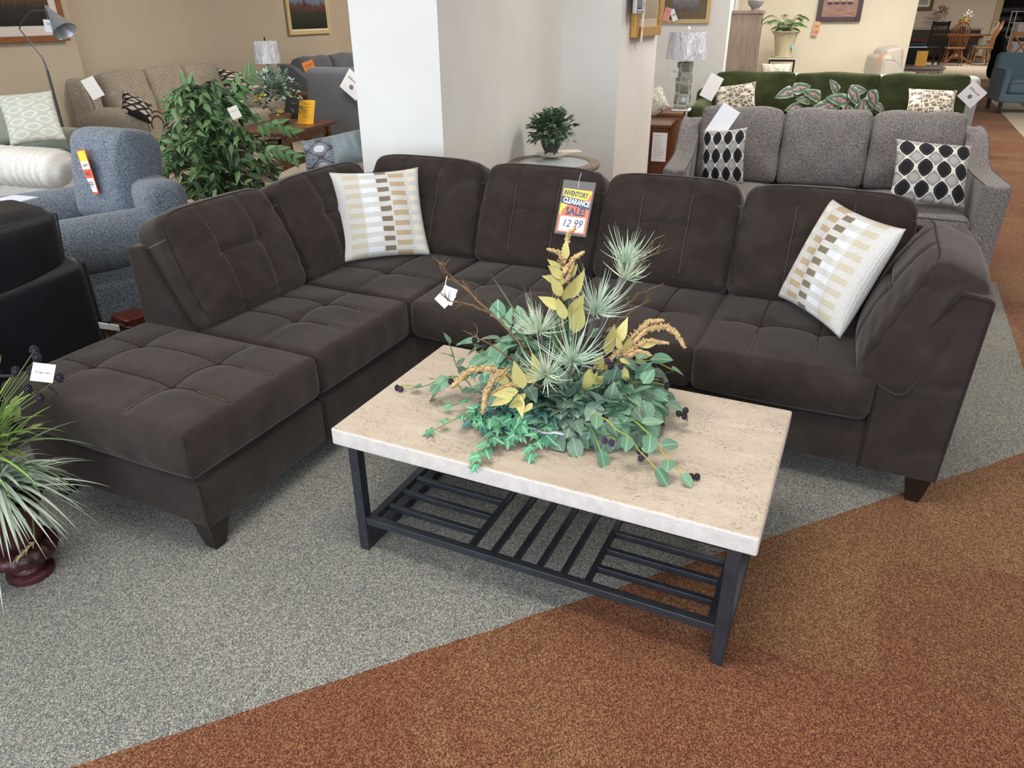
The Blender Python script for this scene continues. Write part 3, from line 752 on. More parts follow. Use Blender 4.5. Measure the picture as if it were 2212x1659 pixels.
# ------------------------------------------------------------------ other seating, one generic maker
def sofa(name, label, cat, c, rz, w, d, mat, h=0.88, arm='track', aw=0.2, ah=0.62, sh=0.46, nb=3, ns=None, bw=0.2, legm=None, group=None, pip=None, base_z=0.1, lean=12, leftarm=True, rightarm=True, cush_h=None, bdrop=0.06, seatmat=None, round_=0.06, trims=None, armfront=None):
    """local frame: x along the width, -y the front, z up"""
    ns = nb if ns is None else ns
    t = thing(name, label, cat, c, rz, group); rnd = random.Random(int(w * 100 + d * 31))
    xi0 = -w / 2 + (aw if leftarm else 0); xi1 = w / 2 - (aw if rightarm else 0)
    m = MB(); m.rbox((0, 0.0, (base_z + sh - 0.16) / 2), (w - 0.02, d - 0.04, sh - 0.16 - base_z), 0.02, (6, 6, 2)); m.build('sofa_base', mat, t, auto=0)
    bh = h - bdrop if nb else h
    m = MB(); m.rbox((0, d / 2 - bw / 2, (base_z + bh) / 2), (w - (0.02 if arm != 'none' else 0), bw, bh - base_z), min(0.07, bw / 2.2), (6, 3, 6)); m.build('back_frame', mat, t, auto=0)
    for sd, on in ((-1, leftarm), (1, rightarm)):
        if not on: continue
        m = MB(); xc = sd * (w / 2 - aw / 2)
        if arm == 'roll':
            r = aw * 0.56
            m.rbox((xc, -0.02, (base_z + ah - r) / 2), (aw * 0.78, d - 0.06, ah - r - base_z + 0.04), 0.02, (2, 4, 3))
            n = 20; ys = [-d / 2 + 0.0, -d / 2 + 0.012, -d / 2 + 0.05, 0, d / 2 - 0.08]; rr = [r * 0.93, r, r, r * 1.0, r * 1.0]
            pts = [Vector((xc + sd * 0.015, y, ah - r)) for y in ys]; m.tube(pts, rr, n)
            ao = m.build('arm', mat, t, auto=50)
            mw = MB(); mw.tube([Vector((xc + sd * 0.015 + cos(q * pi / 12) * r * 0.96, -d / 2 + 0.004, ah - r + sin(q * pi / 12) * r * 0.96)) for q in range(25)], 0.005, 5); mw.build('piping', pip or mat, ao)
            if trims:
                for off in (0.86, 0.62):
                    for k in range(-7, 30):
                        # nail heads follow the scroll and the post below it
                        pass
        elif arm == 'slope':
            def fn(p, q):
                y = q.y
                if q.z > 0:
                    s_ = 1 / (1 + math.exp(-(y - 0.35) / 0.12)); p.z += q.z * 0.19 * s_
                    p.z -= q.z * 0.015 * (1 - abs(q.x))
                return p
            m.rbox((xc, -0.01, (base_z + ah) / 2), (aw, d - 0.02, ah - base_z), 0.02, (2, 24, 6), fn); ao = m.build('arm', mat, t, auto=0)
            if pip:
                for e in (-1, 1):
                    mw = MB(); mw.tube([Vector((xc + e * (aw / 2 - 0.006), -d / 2 + 0.012, z)) for z in (base_z + 0.02, ah - 0.02)] + [Vector((xc + e * (aw / 2 - 0.006), -d / 2 + 0.02 + (d - 0.04) * k / 12, ah - 0.006 + 0.19 / (1 + math.exp(-((-1 + 2 * k / 12) - 0.35) / 0.12)))) for k in range(13)], 0.004, 5); mw.build('piping', pip, ao)
        elif arm == 'round':
            m.rbox((xc, -0.02, (base_z + ah) / 2), (aw, d - 0.06, ah - base_z), aw * 0.42, (3, 8, 6)); ao = m.build('arm', mat, t, auto=0)
        else:
            m.rbox((xc, -0.01, (base_z + ah) / 2), (aw, d - 0.02, ah - base_z), 0.028, (3, 6, 5)); ao = m.build('arm', mat, t, auto=0)
            if pip:
                mw = MB(); mw.tube([Vector((xc + e, -d / 2 + 0.012, z)) for e, z in ((-aw / 2 + .01, base_z), (-aw / 2 + .01, ah - .012), (aw / 2 - .01, ah - .012), (aw / 2 - .01, base_z))], 0.004, 5); mw.build('piping', pip, ao)
    iw = xi1 - xi0
    for i in range(ns):
        cw = iw / ns; xc = xi0 + cw * (i + 0.5)
        def fn(p, q):
            if q.z > 0: p.z += 0.025 * (1 - q.x ** 4) * (1 - q.y ** 4)
            if q.y < -0.8: p.y -= 0.015 * (1 - q.x ** 2)
            return p
        m = MB(); m.rbox((xc, -bw / 2 - 0.005, sh - 0.08), (cw - 0.006, d - bw - 0.01, 0.16), 0.05, (10, 10, 2), fn); co = m.build('seat_cushion', seatmat or mat, t, auto=0)
        if pip:
            mw = MB(); mw.tube([(xc - cw / 2 + .03, -d / 2 + 0.012, sh - 0.015), (xc, -d / 2 - 0.006, sh - 0.002), (xc + cw / 2 - .03, -d / 2 + 0.012, sh - 0.015)], 0.005, 5); mw.build('piping', pip, co)
    for i in range(nb):
        cw = iw / nb; xc = xi0 + cw * (i + 0.5); ch = cush_h or (h - sh + 0.01); th = 0.2; ph = rnd.uniform(0, 6)
        over = 0.0 if arm in ('roll', 'round') else 0.0
        def fn(p, q):
            p.y += math.copysign(0.035 * (1 - q.x ** 4) * (1 - q.z ** 4), q.y) * (1 if abs(q.y) > 0.5 else 0)
            if q.z > 0.5: p.z += 0.02 * (1 - q.x ** 4) + 0.006 * sin(q.x * 5 + ph)
            p.x *= 1 + 0.01 * sin(q.z * 6 + ph)
            p.y += 0.005 * sin(q.x * 7 + ph) * sin(q.z * 6)
            return p
        T = Matrix.Translation((xc, d / 2 - bw - 0.09, sh + 0.005)) @ Matrix.Rotation(radians(-lean), 4, 'X') @ Matrix.Translation((0, 0, ch / 2))
        m = MB(); m.rbox((0, 0, 0), (cw - 0.004, th, ch), round_, (14, 4, 14), fn, T=T); co = m.build('back_cushion', mat, t, auto=0)
        if pip:
            L = []
            for k in range(41):
                a = 2 * pi * k / 40; x = math.copysign(abs(cos(a)) ** 0.25, cos(a)) * (cw / 2 - 0.012); z = math.copysign(abs(sin(a)) ** 0.25, sin(a)) * (ch / 2 - 0.01)
                L.append(T @ Vector((x, -th / 2 + 0.02, z + (0.018 if z > ch * 0.4 else 0))))
            mw = MB(); mw.tube(L, 0.005, 5, cap=False); mw.build('piping', pip, co)
    for sx in (-1, 1):
        for sy in (-1, 1):
            m = MB(); m.bar((sx * (w / 2 - 0.07), sy * (d / 2 - 0.08), 0), (sx * (w / 2 - 0.07), sy * (d / 2 - 0.08), base_z + 0.01), 0.05); m.build('leg', legm or M_LEG, t, smooth=False)
    return t
RV = -AZ                      # front looks back along the building towards the camera
RU = pi / 2 - AZ              # front looks to the right (+U)
T_GREY = tweed('grey_tweed', [(66, 62, 64), (108, 103, 102), (168, 160, 156)], 150)
T_GREEN = velvet('olive_velvet', (42, 50, 28), (70, 76, 46), 0.4, (0.7, 0.75, 0.5, 1), 4)
T_TAN = tweed('oatmeal_weave', [(92, 82, 70), (150, 138, 122), (196, 184, 168)], 110)
T_BLUE = tweed('denim_tweed', [(62, 70, 82), (98, 106, 118), (146, 155, 166)], 120, big=0.2)
T_CREAM = tweed('pale_linen', [(176, 172, 170), (214, 210, 206), (236, 233, 230)], 160)
T_SAGE = tweed('sage_fabric', [(150, 160, 152), (172, 182, 174), (190, 198, 190)], 260, bump=0.2)
T_DGREY = tweed('charcoal_fabric', [(70, 72, 78), (92, 94, 100), (116, 118, 122)], 260, bump=0.2)
T_LGREY = tweed('pale_grey_fabric', [(150, 158, 158), (174, 180, 180), (196, 200, 198)], 220, bump=0.2)
T_NAVY = tweed('steel_blue_fabric', [(62, 84, 98), (86, 108, 122), (112, 132, 144)], 220, bump=0.2)
M_LEATHER = plain('black_leather', (24, 24, 32), 0.42, spec=0.5, var=0.25, vs=8, bump=0.25, bs=260)
M_NAIL = plain('antique_nail', (58, 46, 38), 0.35, 0.8, 0.5)
M_WELT = plain('grey_welt', (150, 160, 168), 0.9)

grey = sofa('three_seat_sofa', 'charcoal grey tweed three-cushion sofa directly behind the brown sectional', 'sofa', W(0.37, 5.07), RV, 1.86, 0.98, T_GREY, h=0.90, arm='slope', aw=0.14, ah=0.655, nb=3, round_=0.03, pip=plain('grey_cord', (88, 84, 84), .9), lean=14)
green = sofa('velvet_sofa', 'olive green velvet three-cushion sofa behind the grey tweed sofa', 'sofa', W(0.55, 8.95), RV, 2.76, 1.0, T_GREEN, h=0.86, arm='round', rightarm=False, aw=0.22, ah=0.60, nb=3, round_=0.03, lean=10, bdrop=0.16)
sofa('curved_sofa', 'pale grey sofa seen from behind with a low curved back, beyond the green sofa', 'sofa', W(1.12, 10.15), RV + pi, 2.1, 0.9, T_LGREY, h=0.84, arm='track', aw=0.16, ah=0.6, nb=0, ns=2, bw=0.22)
tan = sofa('nailhead_sofa', 'oatmeal woven sofa with rolled arms and dark nailhead trim along the tan wall', 'sofa', W(-6.33, 7.28), RU, 2.32, 0.98, T_TAN, h=0.93, arm='roll', aw=0.26, ah=0.66, nb=3, lean=14, cush_h=0.5, round_=0.06)
def nails():
    m = MB(); w, d = 2.32, 0.98; xc = -(w / 2 - 0.13) - 0.015; r = 0.26 * 0.56; zc = 0.66 - r
    for rr, st in ((0.86, 0), (0.55, 1)):
        R_ = r * rr; pts = [(xc - R_ * 0.95, zc - 0.02 - 0.026 * k) for k in range(1, 11)][::-1] if rr > 0.7 else []
        path = [(xc + R_ * cos(a), zc + R_ * sin(a)) for a in [radians(200 - 10 * k) for k in range(21)]]
        path += [(xc + R_ * (0.98), zc - 0.026 * k) for k in range(1, 17)]
        for x, z in path: m.ball((x, -d / 2 - 0.002, z), 0.0075, 6, 4)
    o = m.build('nail_trim', M_NAIL, tan); o['kind'] = 'stuff'
    m = MB()
    for k in range(60): m.ball((-w / 2 + 0.05 + k * (w - 0.1) / 59, -d / 2 + 0.012, 0.13), 0.006, 6, 4)
    for k in range(26): m.ball((-w / 2 + 0.004, -d / 2 + 0.05 + k * 0.034, 0.13), 0.006, 6, 4)
    o = m.build('nail_trim', M_NAIL, tan); o['kind'] = 'stuff'
    m = MB()
    for off in (0.0, 0.07):
        for k in range(11): m.ball((-w / 2 + 0.03 + off, 0.20 + k * 0.020, 0.68 + k * 0.023), 0.007, 6, 4)
    # back wing at the near end of the sofa with its own nail rows
    wg = MB(); wg.rbox((-w / 2 + 0.10, d / 2 - 0.16, 0.70), (0.17, 0.26, 0.46), 0.06, (3, 4, 5), lambda p, q: Vector((p.x, p.y + 0.06 * q.z, p.z))); wg.build('back_wing', T_TAN, tan, auto=0)
    m = MB()
    for off in (0.045, 0.13):
        for k in range(12): m.ball((-w / 2 + off, d / 2 - 0.292 + 0.006 * k - 0.02, 0.58 + 0.024 * k), 0.007, 6, 4)
    o = m.build('nail_trim', M_NAIL, tan); o['kind'] = 'stuff'
nails()
sofa('rolled_arm_sofa', 'pale sage sofa with rolled arms at the far left, in front of the deer picture', 'sofa', W(-6.28, 4.36), RU, 1.98, 0.94, T_SAGE, h=0.84, arm='roll', aw=0.24, ah=0.61, nb=2, ns=1, lean=14, pip=plain('sage_welt', (132, 144, 138), .9))
sofa('loveseat', 'charcoal grey loveseat with sloping arms against the tan wall under the city picture', 'loveseat', W(-6.05, 10.35), RU, 1.95, 0.98, T_DGREY, h=0.93, arm='slope', aw=0.14, ah=0.70, nb=2, lean=10, round_=0.08)
sofa('armchair', 'tall-backed charcoal armchair turned away, beside the white pier', 'armchair', W(-4.62, 8.25), RV + pi, 0.98, 0.85, T_DGREY, h=0.95, arm='track', aw=0.16, ah=0.7, nb=0, ns=1, bw=0.28)
black = sofa('leather_sofa', 'black leather sofa seen from behind at the left edge, beside the brown ottoman end', 'sofa', W(-2.98, 1.03), RU + pi, 2.25, 0.98, M_LEATHER, h=0.66, arm='track', aw=0.2, ah=0.64, nb=0, ns=2, bw=0.22, pip=plain('leather_welt', (50, 50, 62), .5))
def leather_cushions():
    for x in (-0.60, 0.32):
        m = MB()
        def fn(p, q):
            p.y += math.copysign(0.03 * (1 - q.x ** 4) * (1 - q.z ** 4), q.y) * (1 if abs(q.y) > 0.5 else 0)
            if q.z > 0.5: p.z += 0.02 * (1 - q.x ** 4)
            return p
        T = Matrix.Translation((x, 0.98 / 2 - 0.17, 0.47)) @ Matrix.Rotation(radians(-8), 4, 'X') @ Matrix.Translation((0, 0, 0.2))
        m.rbox((0, 0, 0), (0.90, 0.22, 0.40), 0.05, (12, 4, 10), fn, T=T); co = m.build('back_cushion', M_LEATHER, black, auto=0)
        mw = MB(); mw.tube([T @ Vector(p) for p in ((-0.44, 0.10, -0.18), (-0.44, 0.10, 0.18), (0, 0.125, 0.205), (0.44, 0.10, 0.18), (0.44, 0.10, -0.18))], 0.005, 5); mw.build('piping', plain('leather_cord', (60, 60, 70), .5), co)
leather_cushions()
# cream sofa with ruched back, seen from behind
cream = sofa('ruched_sofa', 'off-white linen sofa with a gathered roll along its back, behind the blue armchair', 'sofa', W(-5.00, 4.15), RV + pi, 1.45, 0.85, T_CREAM, h=0.60, arm='track', aw=0.16, ah=0.52, nb=0, ns=2, bw=0.2)
def ruche():
    m = MB()
    def fn(p, q):
        a = 1 - 0.10 * abs(q.x) ** 6
        f = 0.007 * sin(p.x * 95 + 2.2 * sin(p.x * 13) + q.z * 2.2 + q.y * 1.5)
        d = Vector((0, p.y, p.z)); L = max(1e-4, d.length); p = p + d / L * f; p.y *= a; p.z *= a; return p
    m.rbox((0, 0.42, 0.60), (1.42, 0.30, 0.24), 0.115, (230, 3, 3), fn); m.build('gathered_roll', T_CREAM, cream, auto=0)
ruche()
# blue armchair behind the left end of the sectional
blue = sofa('blue_armchair', 'oversized blue denim tweed armchair with a big piped back cushion, behind the sectional', 'armchair', Vector((-2.38, 3.86, 0)), radians(-47), 1.05, 1.0, T_BLUE, h=0.74, arm='roll', aw=0.26, ah=0.62, nb=0, ns=1, bw=0.22, pip=M_WELT, legm=M_CHERRY)
def bluecush():
    m = MB()
    def fn(p, q):
        p.y += math.copysign(0.05 * (1 - q.x ** 4) * (1 - q.z ** 4), q.y) * (1 if abs(q.y) > 0.5 else 0)
        if q.z > 0.5: p.z += 0.03 * (1 - q.x ** 4)
        p.y += 0.004 * sin(q.x * 14) * (q.z > 0.3)
        return p
    cen = aty(258, 385, 4.02)
    inv = blue.matrix_basis.inverted() if False else (Matrix.Translation(Vector((-2.38, 3.86, 0))) @ Matrix.Rotation(radians(-47), 4, 'Z')).inverted()
    T = inv @ Matrix.Translation(cen) @ Matrix.Rotation(radians(-22), 4, 'Z') @ Matrix.Rotation(radians(-10), 4, 'X')
    m.rbox((0, 0, 0), (0.42, 0.24, 0.46), 0.07, (12, 4, 12), fn, T=T, k=5); co = m.build('back_cushion', T_BLUE, blue, auto=0)
    L = []
    for k in range(41):
        a = 2 * pi * k / 40; x = math.copysign(abs(cos(a)) ** 0.4, cos(a)) * 0.19; z = math.copysign(abs(sin(a)) ** 0.4, sin(a)) * 0.22
        L.append(T @ Vector((x, -0.085, z)))
    mw = MB(); mw.tube(L, 0.005, 6, cap=False); mw.build('piping', M_WELT, co)
bluecush()
sofa('club_chair', 'steel blue club chair on dark legs at the right edge, across the aisle', 'armchair', aty(2200, 190, 12.3) * 1 + Vector((0.28, 0.25, 0)), RV, 0.9, 0.9, T_NAVY, h=0.86, arm='round', aw=0.1, ah=0.66, nb=0, ns=2, bw=0.2, pip=plain('dark_welt', (50, 66, 80), .9), base_z=0.17)
for o in list(bpy.data.objects):
    if o.name.startswith('club_chair'): o.location.z = 0

# ------------------------------------------------------------------ patterned pillows
def pat_ogee():
    t = NT('black_ogee_pattern'); u, v, _ = t.sep(t.uv())
    n = t.noise(t.uv(), 26, 3, 0.6)
    X = t.math('MULTIPLY', u, 2 * pi * 4.0); Y = t.math('MULTIPLY', v, 2 * pi * 3.0)
    s = t.math('ADD', t.math('COSINE', X), t.math('COSINE', t.math('ADD', Y, t.math('MULTIPLY', t.math('SINE', Y), 0.35))))
    a = t.math('ADD', t.math('ABSOLUTE', s), t.math('MULTIPLY', t.math('SUBTRACT', n, 0.5), 0.5))
    dark = t.ramp(a, [(0.0, lin((222, 220, 214))), (0.16, lin((222, 220, 214))), (0.2, lin((150, 132, 112))), (0.28, lin((24, 24, 30))), (0.55, lin((24, 24, 32))), (0.7, lin((112, 104, 98))), (0.78, lin((26, 26, 32)))], 'CONSTANT')
    light = t.ramp(a, [(0.0, lin((222, 220, 214))), (0.16, lin((222, 220, 214))), (0.2, lin((30, 30, 36))), (0.30, lin((204, 196, 182))), (0.40, lin((34, 34, 38))), (0.46, lin((150, 152, 156))), (1.3, lin((176, 172, 166))), (1.55, lin((110, 112, 118)))], 'CONSTANT')
    c = t.mix(t.math('GREATER_THAN', s, 0), dark, light)
    return t.done(c, 0.85)
def pat_maze():
    t = NT('maze_pattern'); v = t.map(t.uv(), (6.5, 7.5, 1))
    d = t.voro(v, 1.0, metric='CHEBYCHEV', rnd=0.75)
    f = t.math('FRACT', t.math('MULTIPLY', d, 2.6))
    e = t.voro(v, 1.0, feature='DISTANCE_TO_EDGE', rnd=0.75)
    line = t.math('MAXIMUM', t.math('LESS_THAN', f, 0.27), t.math('LESS_THAN', e, 0.05))
    return t.done(t.mix(line, lin((126, 116, 92)), lin((226, 220, 210))), 0.85)
def pat_leaf():
    t = NT('leaf_print'); v = t.map(t.uv(), (3.2, 5.4, 1), rot=(0, 0, radians(35)))
    d = t.voro(v, 1.0, rnd=0.45); e = t.voro(v, 1.0, feature='DISTANCE_TO_EDGE', rnd=0.45)
    c = t.ramp(e, [(0.0, lin((36, 36, 38))), (0.17, lin((36, 36, 38))), (0.18, lin((196, 182, 166))), (0.24, lin((196, 182, 166))), (0.25, lin((96, 88, 82))), (0.28, lin((190, 176, 162)))], 'CONSTANT')
    c = t.mix(t.math('LESS_THAN', d, 0.06), c, lin((70, 64, 60)))
    return t.done(c, 0.85)
def pat_ikat():
    t = NT('ikat_pattern'); u, v, _ = t.sep(t.uv()); n = t.noise(t.map(t.uv(), (30, 8, 1)), 1.0, 2)
    a = t.math('ADD', t.math('COSINE', t.math('MULTIPLY', u, 2 * pi * 2.0)), t.math('COSINE', t.math('MULTIPLY', v, 2 * pi * 4.2)))
    b = t.math('ADD', t.math('ABSOLUTE', a), t.math('MULTIPLY', t.math('SUBTRACT', n, 0.5), 0.5))
    c = t.ramp(b, [(0.25, lin((204, 211, 202))), (0.45, lin((204, 211, 202))), (0.5, lin((230, 230, 220))), (1.2, lin((232, 232, 224)))])
    c = t.mix(t.math('GREATER_THAN', b, 1.35), c, lin((208, 214, 206)))
    return t.done(c, 0.85)
def pat_vine():
    t = NT('vine_print'); n = t.noise(t.map(t.uv(), (1, 1, 1)), 6.5, 2, 0.5, 1.2)
    l = t.math('LESS_THAN', t.math('ABSOLUTE', t.math('SUBTRACT', t.math('FRACT', t.math('MULTIPLY', n, 7)), 0.5)), 0.07)
    bl = t.math('LESS_THAN', t.voro(t.uv(), 6.5, rnd=0.9), 0.16)
    return t.done(t.mix(t.math('MAXIMUM', l, t.math('MULTIPLY', bl, 0.6)), lin((232, 224, 206)), lin((84, 84, 74))), 0.85)
def pat_diamond():
    t = NT('smoky_diamond_print'); u, v, _ = t.sep(t.uv()); n = t.noise(t.map(t.uv(), (5, 60, 1)), 1.0, 3)
    a = t.math('ADD', t.math('COSINE', t.math('MULTIPLY', t.math('SUBTRACT', u, 0.5), 2 * pi * 1.5)), t.math('COSINE', t.math('MULTIPLY', t.math('SUBTRACT', v, 0.55), 2 * pi * 1.8)))
    c = t.ramp(n, [(0.35, lin((86, 92, 104))), (0.65, lin((168, 174, 184)))])
    c = t.mix(t.math('GREATER_THAN', a, 1.25), c, lin((216, 220, 224)))
    c = t.mix(t.math('LESS_THAN', t.math('ABSOLUTE', a), 0.22), c, lin((92, 88, 88)))
    c = t.mix(t.math('GREATER_THAN', v, 0.95), c, lin((222, 218, 208)))
    return t.done(c, 0.85)
def pat_speckle():
    t = NT('blue_brush_print'); n = t.noise(t.map(t.uv(), (30, 46, 1)), 1.0, 3, 0.6, 0.8)
    return t.done(t.ramp(n, [(0.44, lin((74, 86, 104))), (0.50, lin((226, 220, 200)))]), 0.85)
P_OGEE, P_MAZE, P_LEAF, P_IKAT, P_VINE, P_DIA, P_SPK = pat_ogee(), pat_maze(), pat_leaf(), pat_ikat(), pat_vine(), pat_diamond(), pat_speckle()
M_CORD = plain('white_cord', (214, 208, 198), .8)
place_pillow(aty(1512, 400, 4.72), aty(1606, 398, 4.60), aty(1478, 282, 4.86), name='ogee_pillow', label='black and silver ogee-print pillow at the left end of the grey sofa', cat='pillow', thick=0.13, mat=P_OGEE, seed=7)
place_pillow(aty(1918, 432, 4.18), aty(2085, 450, 4.08), aty(1968, 302, 4.36), name='ogee_pillow', label='black and silver ogee-print pillow at the right end of the grey sofa', cat='pillow', thick=0.13, mat=P_OGEE, seed=8)
place_pillow(aty(1545, 250, 8.40), aty(1632, 240, 8.25), aty(1532, 190, 8.52), name='maze_pillow', label='khaki and white maze-pattern pillow at the left end of the green sofa', cat='pillow', thick=0.13, mat=P_MAZE, seed=9, piping=M_CORD)
place_pillow(aty(1955, 252, 7.78), aty(2060, 258, 7.62), aty(1993, 193, 7.98), name='maze_pillow', label='khaki and white maze-pattern pillow at the right end of the green sofa', cat='pillow', thick=0.13, mat=P_MAZE, seed=10, piping=M_CORD)
place_pillow(atm(262, 238, -5.90), atm(328, 268, -5.78), atm(232, 182, -6.05), name='leaf_pillow', label='black pillow with pale leaf print on the near end of the oatmeal sofa', cat='pillow', thick=0.15, mat=P_LEAF, seed=11)
place_pillow(atm(486, 190, -6.15), atm(545, 197, -6.1), atm(478, 150, -6.25), name='leaf_pillow', label='black pillow with pale leaf print behind the ficus leaves on the oatmeal sofa', cat='pillow', thick=0.13, mat=P_LEAF, seed=12)
place_pillow(aty(22, 316, 6.2), aty(144, 302, 6.4), aty(0, 205, 6.45), name='ikat_pillow', label='pale green and white ikat pillow on the sage sofa', cat='pillow', thick=0.16, mat=P_IKAT, seed=13)
place_pillow(aty(1640, 172, 10.6), aty(1706, 172, 10.5), aty(1645, 137, 10.6), name='vine_pillow', label='cream pillow with black vine print showing above the green sofa', cat='pillow', thick=0.13, mat=P_VINE, seed=14)
place_pillow(aty(1390, 262, 7.55), aty(1448, 232, 7.5), aty(1380, 210, 7.75), name='speckled_pillow', label='blue and cream speckled pillow on the brown end table behind the pier', cat='pillow', thick=0.16, mat=P_SPK, seed=15)
# seat behind the sectional that carries the two blue-grey cushions
bench = sofa('daybed', 'low beige seat mostly hidden behind the corner of the brown sectional', 'sofa', Vector((-1.15, 5.20, 0)), RU + pi, 0.85, 0.55, plain('beige_fabric', (196, 176, 154), .9), h=0.60, sh=0.57, arm='none', leftarm=False, rightarm=False, nb=0, ns=1, bw=0.12)
place_pillow(aty(662, 372, 4.80), aty(745, 356, 4.80), aty(647, 306, 4.88), name='diamond_pillow', label='smoky blue diamond-print pillow behind the sectional beside the ficus', cat='pillow', thick=0.14, mat=P_DIA, seed=16)
place_pillow(aty(725, 362, 4.75), aty(800, 345, 4.75), aty(738, 290, 4.85), name='slate_pillow', label='plain slate blue cushion leaning by the white pier', cat='pillow', thick=0.20, mat=tweed('slate_chenille', [(104, 118, 126), (134, 146, 150), (166, 174, 174)], 160), seed=17)
# ------------------------------------------------------------------ tables, lamps, shelves, pictures
def box_obj(name, mat, t, x0, x1, y0, y1, z0, z1, bevel=0.002):
    m = MB(); m.box(x0, x1, y0, y1, z0, z1); return m.build(name, mat, t, smooth=False, bevel=bevel)
# round end table with a glass inset, ivy in a footed pot on a scalloped plate
rt = atz(1196, 350, 0.62)
t = thing('round_end_table', 'round taupe wood end table with glass inset between the sectional and the pier', 'end table', (rt.x, rt.y, 0), -AZ)
m = MB(); prof = [(0.232, 0.598), (0.262, 0.592), (0.298, 0.594), (0.302, 0.604), (0.300, 0.618), (0.292, 0.624), (0.234, 0.622), (0.232, 0.614)]
m.lathe(prof[0:1] + prof[1:] + prof[0:1], 48); 
ring = MB(); seg = 48; P_ = [(0.232, 0.595), (0.298, 0.592), (0.303, 0.606), (0.299, 0.620), (0.233, 0.622)]
vs = [(r * cos(2 * pi * k / seg), r * sin(2 * pi * k / seg), z) for r, z in P_ for k in range(seg)]
fs = [(i * seg + k, i * seg + (k + 1) % seg, ((i + 1) % 5) * seg + (k + 1) % seg, ((i + 1) % 5) * seg + k) for i in range(5) for k in range(seg)]
ring.add(vs, fs); ring.build('table_rim', M_TAUPE, t)
gl = NT('table_glass').done(lin((205, 215, 218)), 0.08, spec=0.8, alpha=0.75)
m = MB(); m.lathe([(0.001, 0.612), (0.2315, 0.612), (0.2315, 0.618), (0.001, 0.618)], 40); m.build('glass_top', gl, t, auto=30)
for k in range(4):
    a = pi / 4 + pi / 2 * k; m = MB(); m.bar((0.24 * cos(a), 0.24 * sin(a), 0), (0.24 * cos(a), 0.24 * sin(a), 0.594), 0.04); m.build('leg', M_TAUPE, t, smooth=False)
m = MB(); m.lathe([(0.001, 0.18), (0.23, 0.18), (0.23, 0.20), (0.001, 0.20)], 32); m.build('lower_shelf', M_TAUPE, t, auto=30)
ZT = 0.625
pl = atz(1190, 339, ZT)
m = MB(); m.lathe([(0.001, 0.0), (0.05, 0.0), (0.085, 0.012), (0.105, 0.020), (0.100, 0.022), (0.06, 0.012), (0.001, 0.008)], 32, fn=lambda a, i, z: 1 + (0.05 * cos(9 * a) if i in (3, 4) else 0))
o = m.build('scalloped_plate', plain('ivory_glaze', (226, 220, 206), 0.3, spec=0.5), None); o.location = (pl.x, pl.y, ZT); tag(o, 'ivory scalloped plate under the ivy pot on the round end table', 'plate')
cp = atz(1228, 327, ZT)
t = thing('price_card', 'white card with handwriting lying on the round end table behind the ivy', 'card', (cp.x, cp.y, ZT), radians(12))
box_obj('card', plain('peach_card', (236, 222, 206), 0.6), t, -0.075, 0.085, -0.055, 0.055, 0.0005, 0.002, 0)
# brown chairside table and wood lamp table behind the pier
def end_table(name, label, p, rz, w, d, h, mat, topm=None, drawer=True):
    t = thing(name, label, 'end table', (p.x, p.y, 0), rz)
    box_obj('table_top', topm or mat, t, -w / 2, w / 2, -d / 2, d / 2, h - 0.028, h, 0.004)
    box_obj('cabinet_body', mat, t, -w / 2 + 0.02, w / 2 - 0.02, -d / 2 + 0.02, d / 2 - 0.02, 0.06, h - 0.029)
    if drawer:
        do = box_obj('drawer_front', mat, t, -w / 2 + 0.05, w / 2 - 0.05, -d / 2 + 0.006, -d / 2 + 0.019, h - 0.20, h - 0.06)
    for sx in (-1, 1):
        for sy in (-1, 1): box_obj('foot', mat, t, sx * (w / 2 - 0.05) - 0.025, sx * (w / 2 - 0.05) + 0.025, sy * (d / 2 - 0.05) - 0.025, sy * (d / 2 - 0.05) + 0.025, 0, 0.06)
    return t
pe = W(-1.10, 7.75)
et = end_table('chairside_table', 'dark cherry chairside table with spec sheet on its front, beside the pier', pe, -AZ, 0.46, 0.56, 0.52, M_CHERRY, drawer=False)
pc = atn(1424, 318, 7.47 - 0.012)
def sheet_on(loc, normal, w, h, label, name='spec_sheet', roll=0, lines=10, mat=None):
    t = thing(name, label, 'paper', loc); t.rotation_euler = face_rot(normal, roll)
    m = MB(); m.box(-w / 2, w / 2, -0.001, 0.001, -h / 2, h / 2); m.build('sheet', mat or M_WHITE, t, smooth=False)
    if lines:
        m = MB(); r_ = random.Random(4)
        for k in range(lines):
            z = h / 2 - h * (k + 1.2) / (lines + 2); m.box(-w * 0.40, -w * 0.40 + w * r_.uniform(0.45, 0.8), -0.0016, -0.0012, z, z + h * 0.012)
        m.build('print', plain('grey_ink', (140, 146, 160), 0.8), t, smooth=False)
    return t
sheet_on(pc, -VV, 0.14, 0.27, 'white spec sheet hanging on the front of the dark cherry chairside table')
lt = atz(1470, 240, 0.56); lt = lt + VV * 0.08 - UU * 0.16
end_table('lamp_table', 'light walnut lamp table carrying the honeycomb lamp, left of the green sofa', lt, -AZ, 0.40, 0.50, 0.56, woodm('medium_walnut', (112, 78, 54), (150, 112, 84), 5, 0.4), drawer=False)
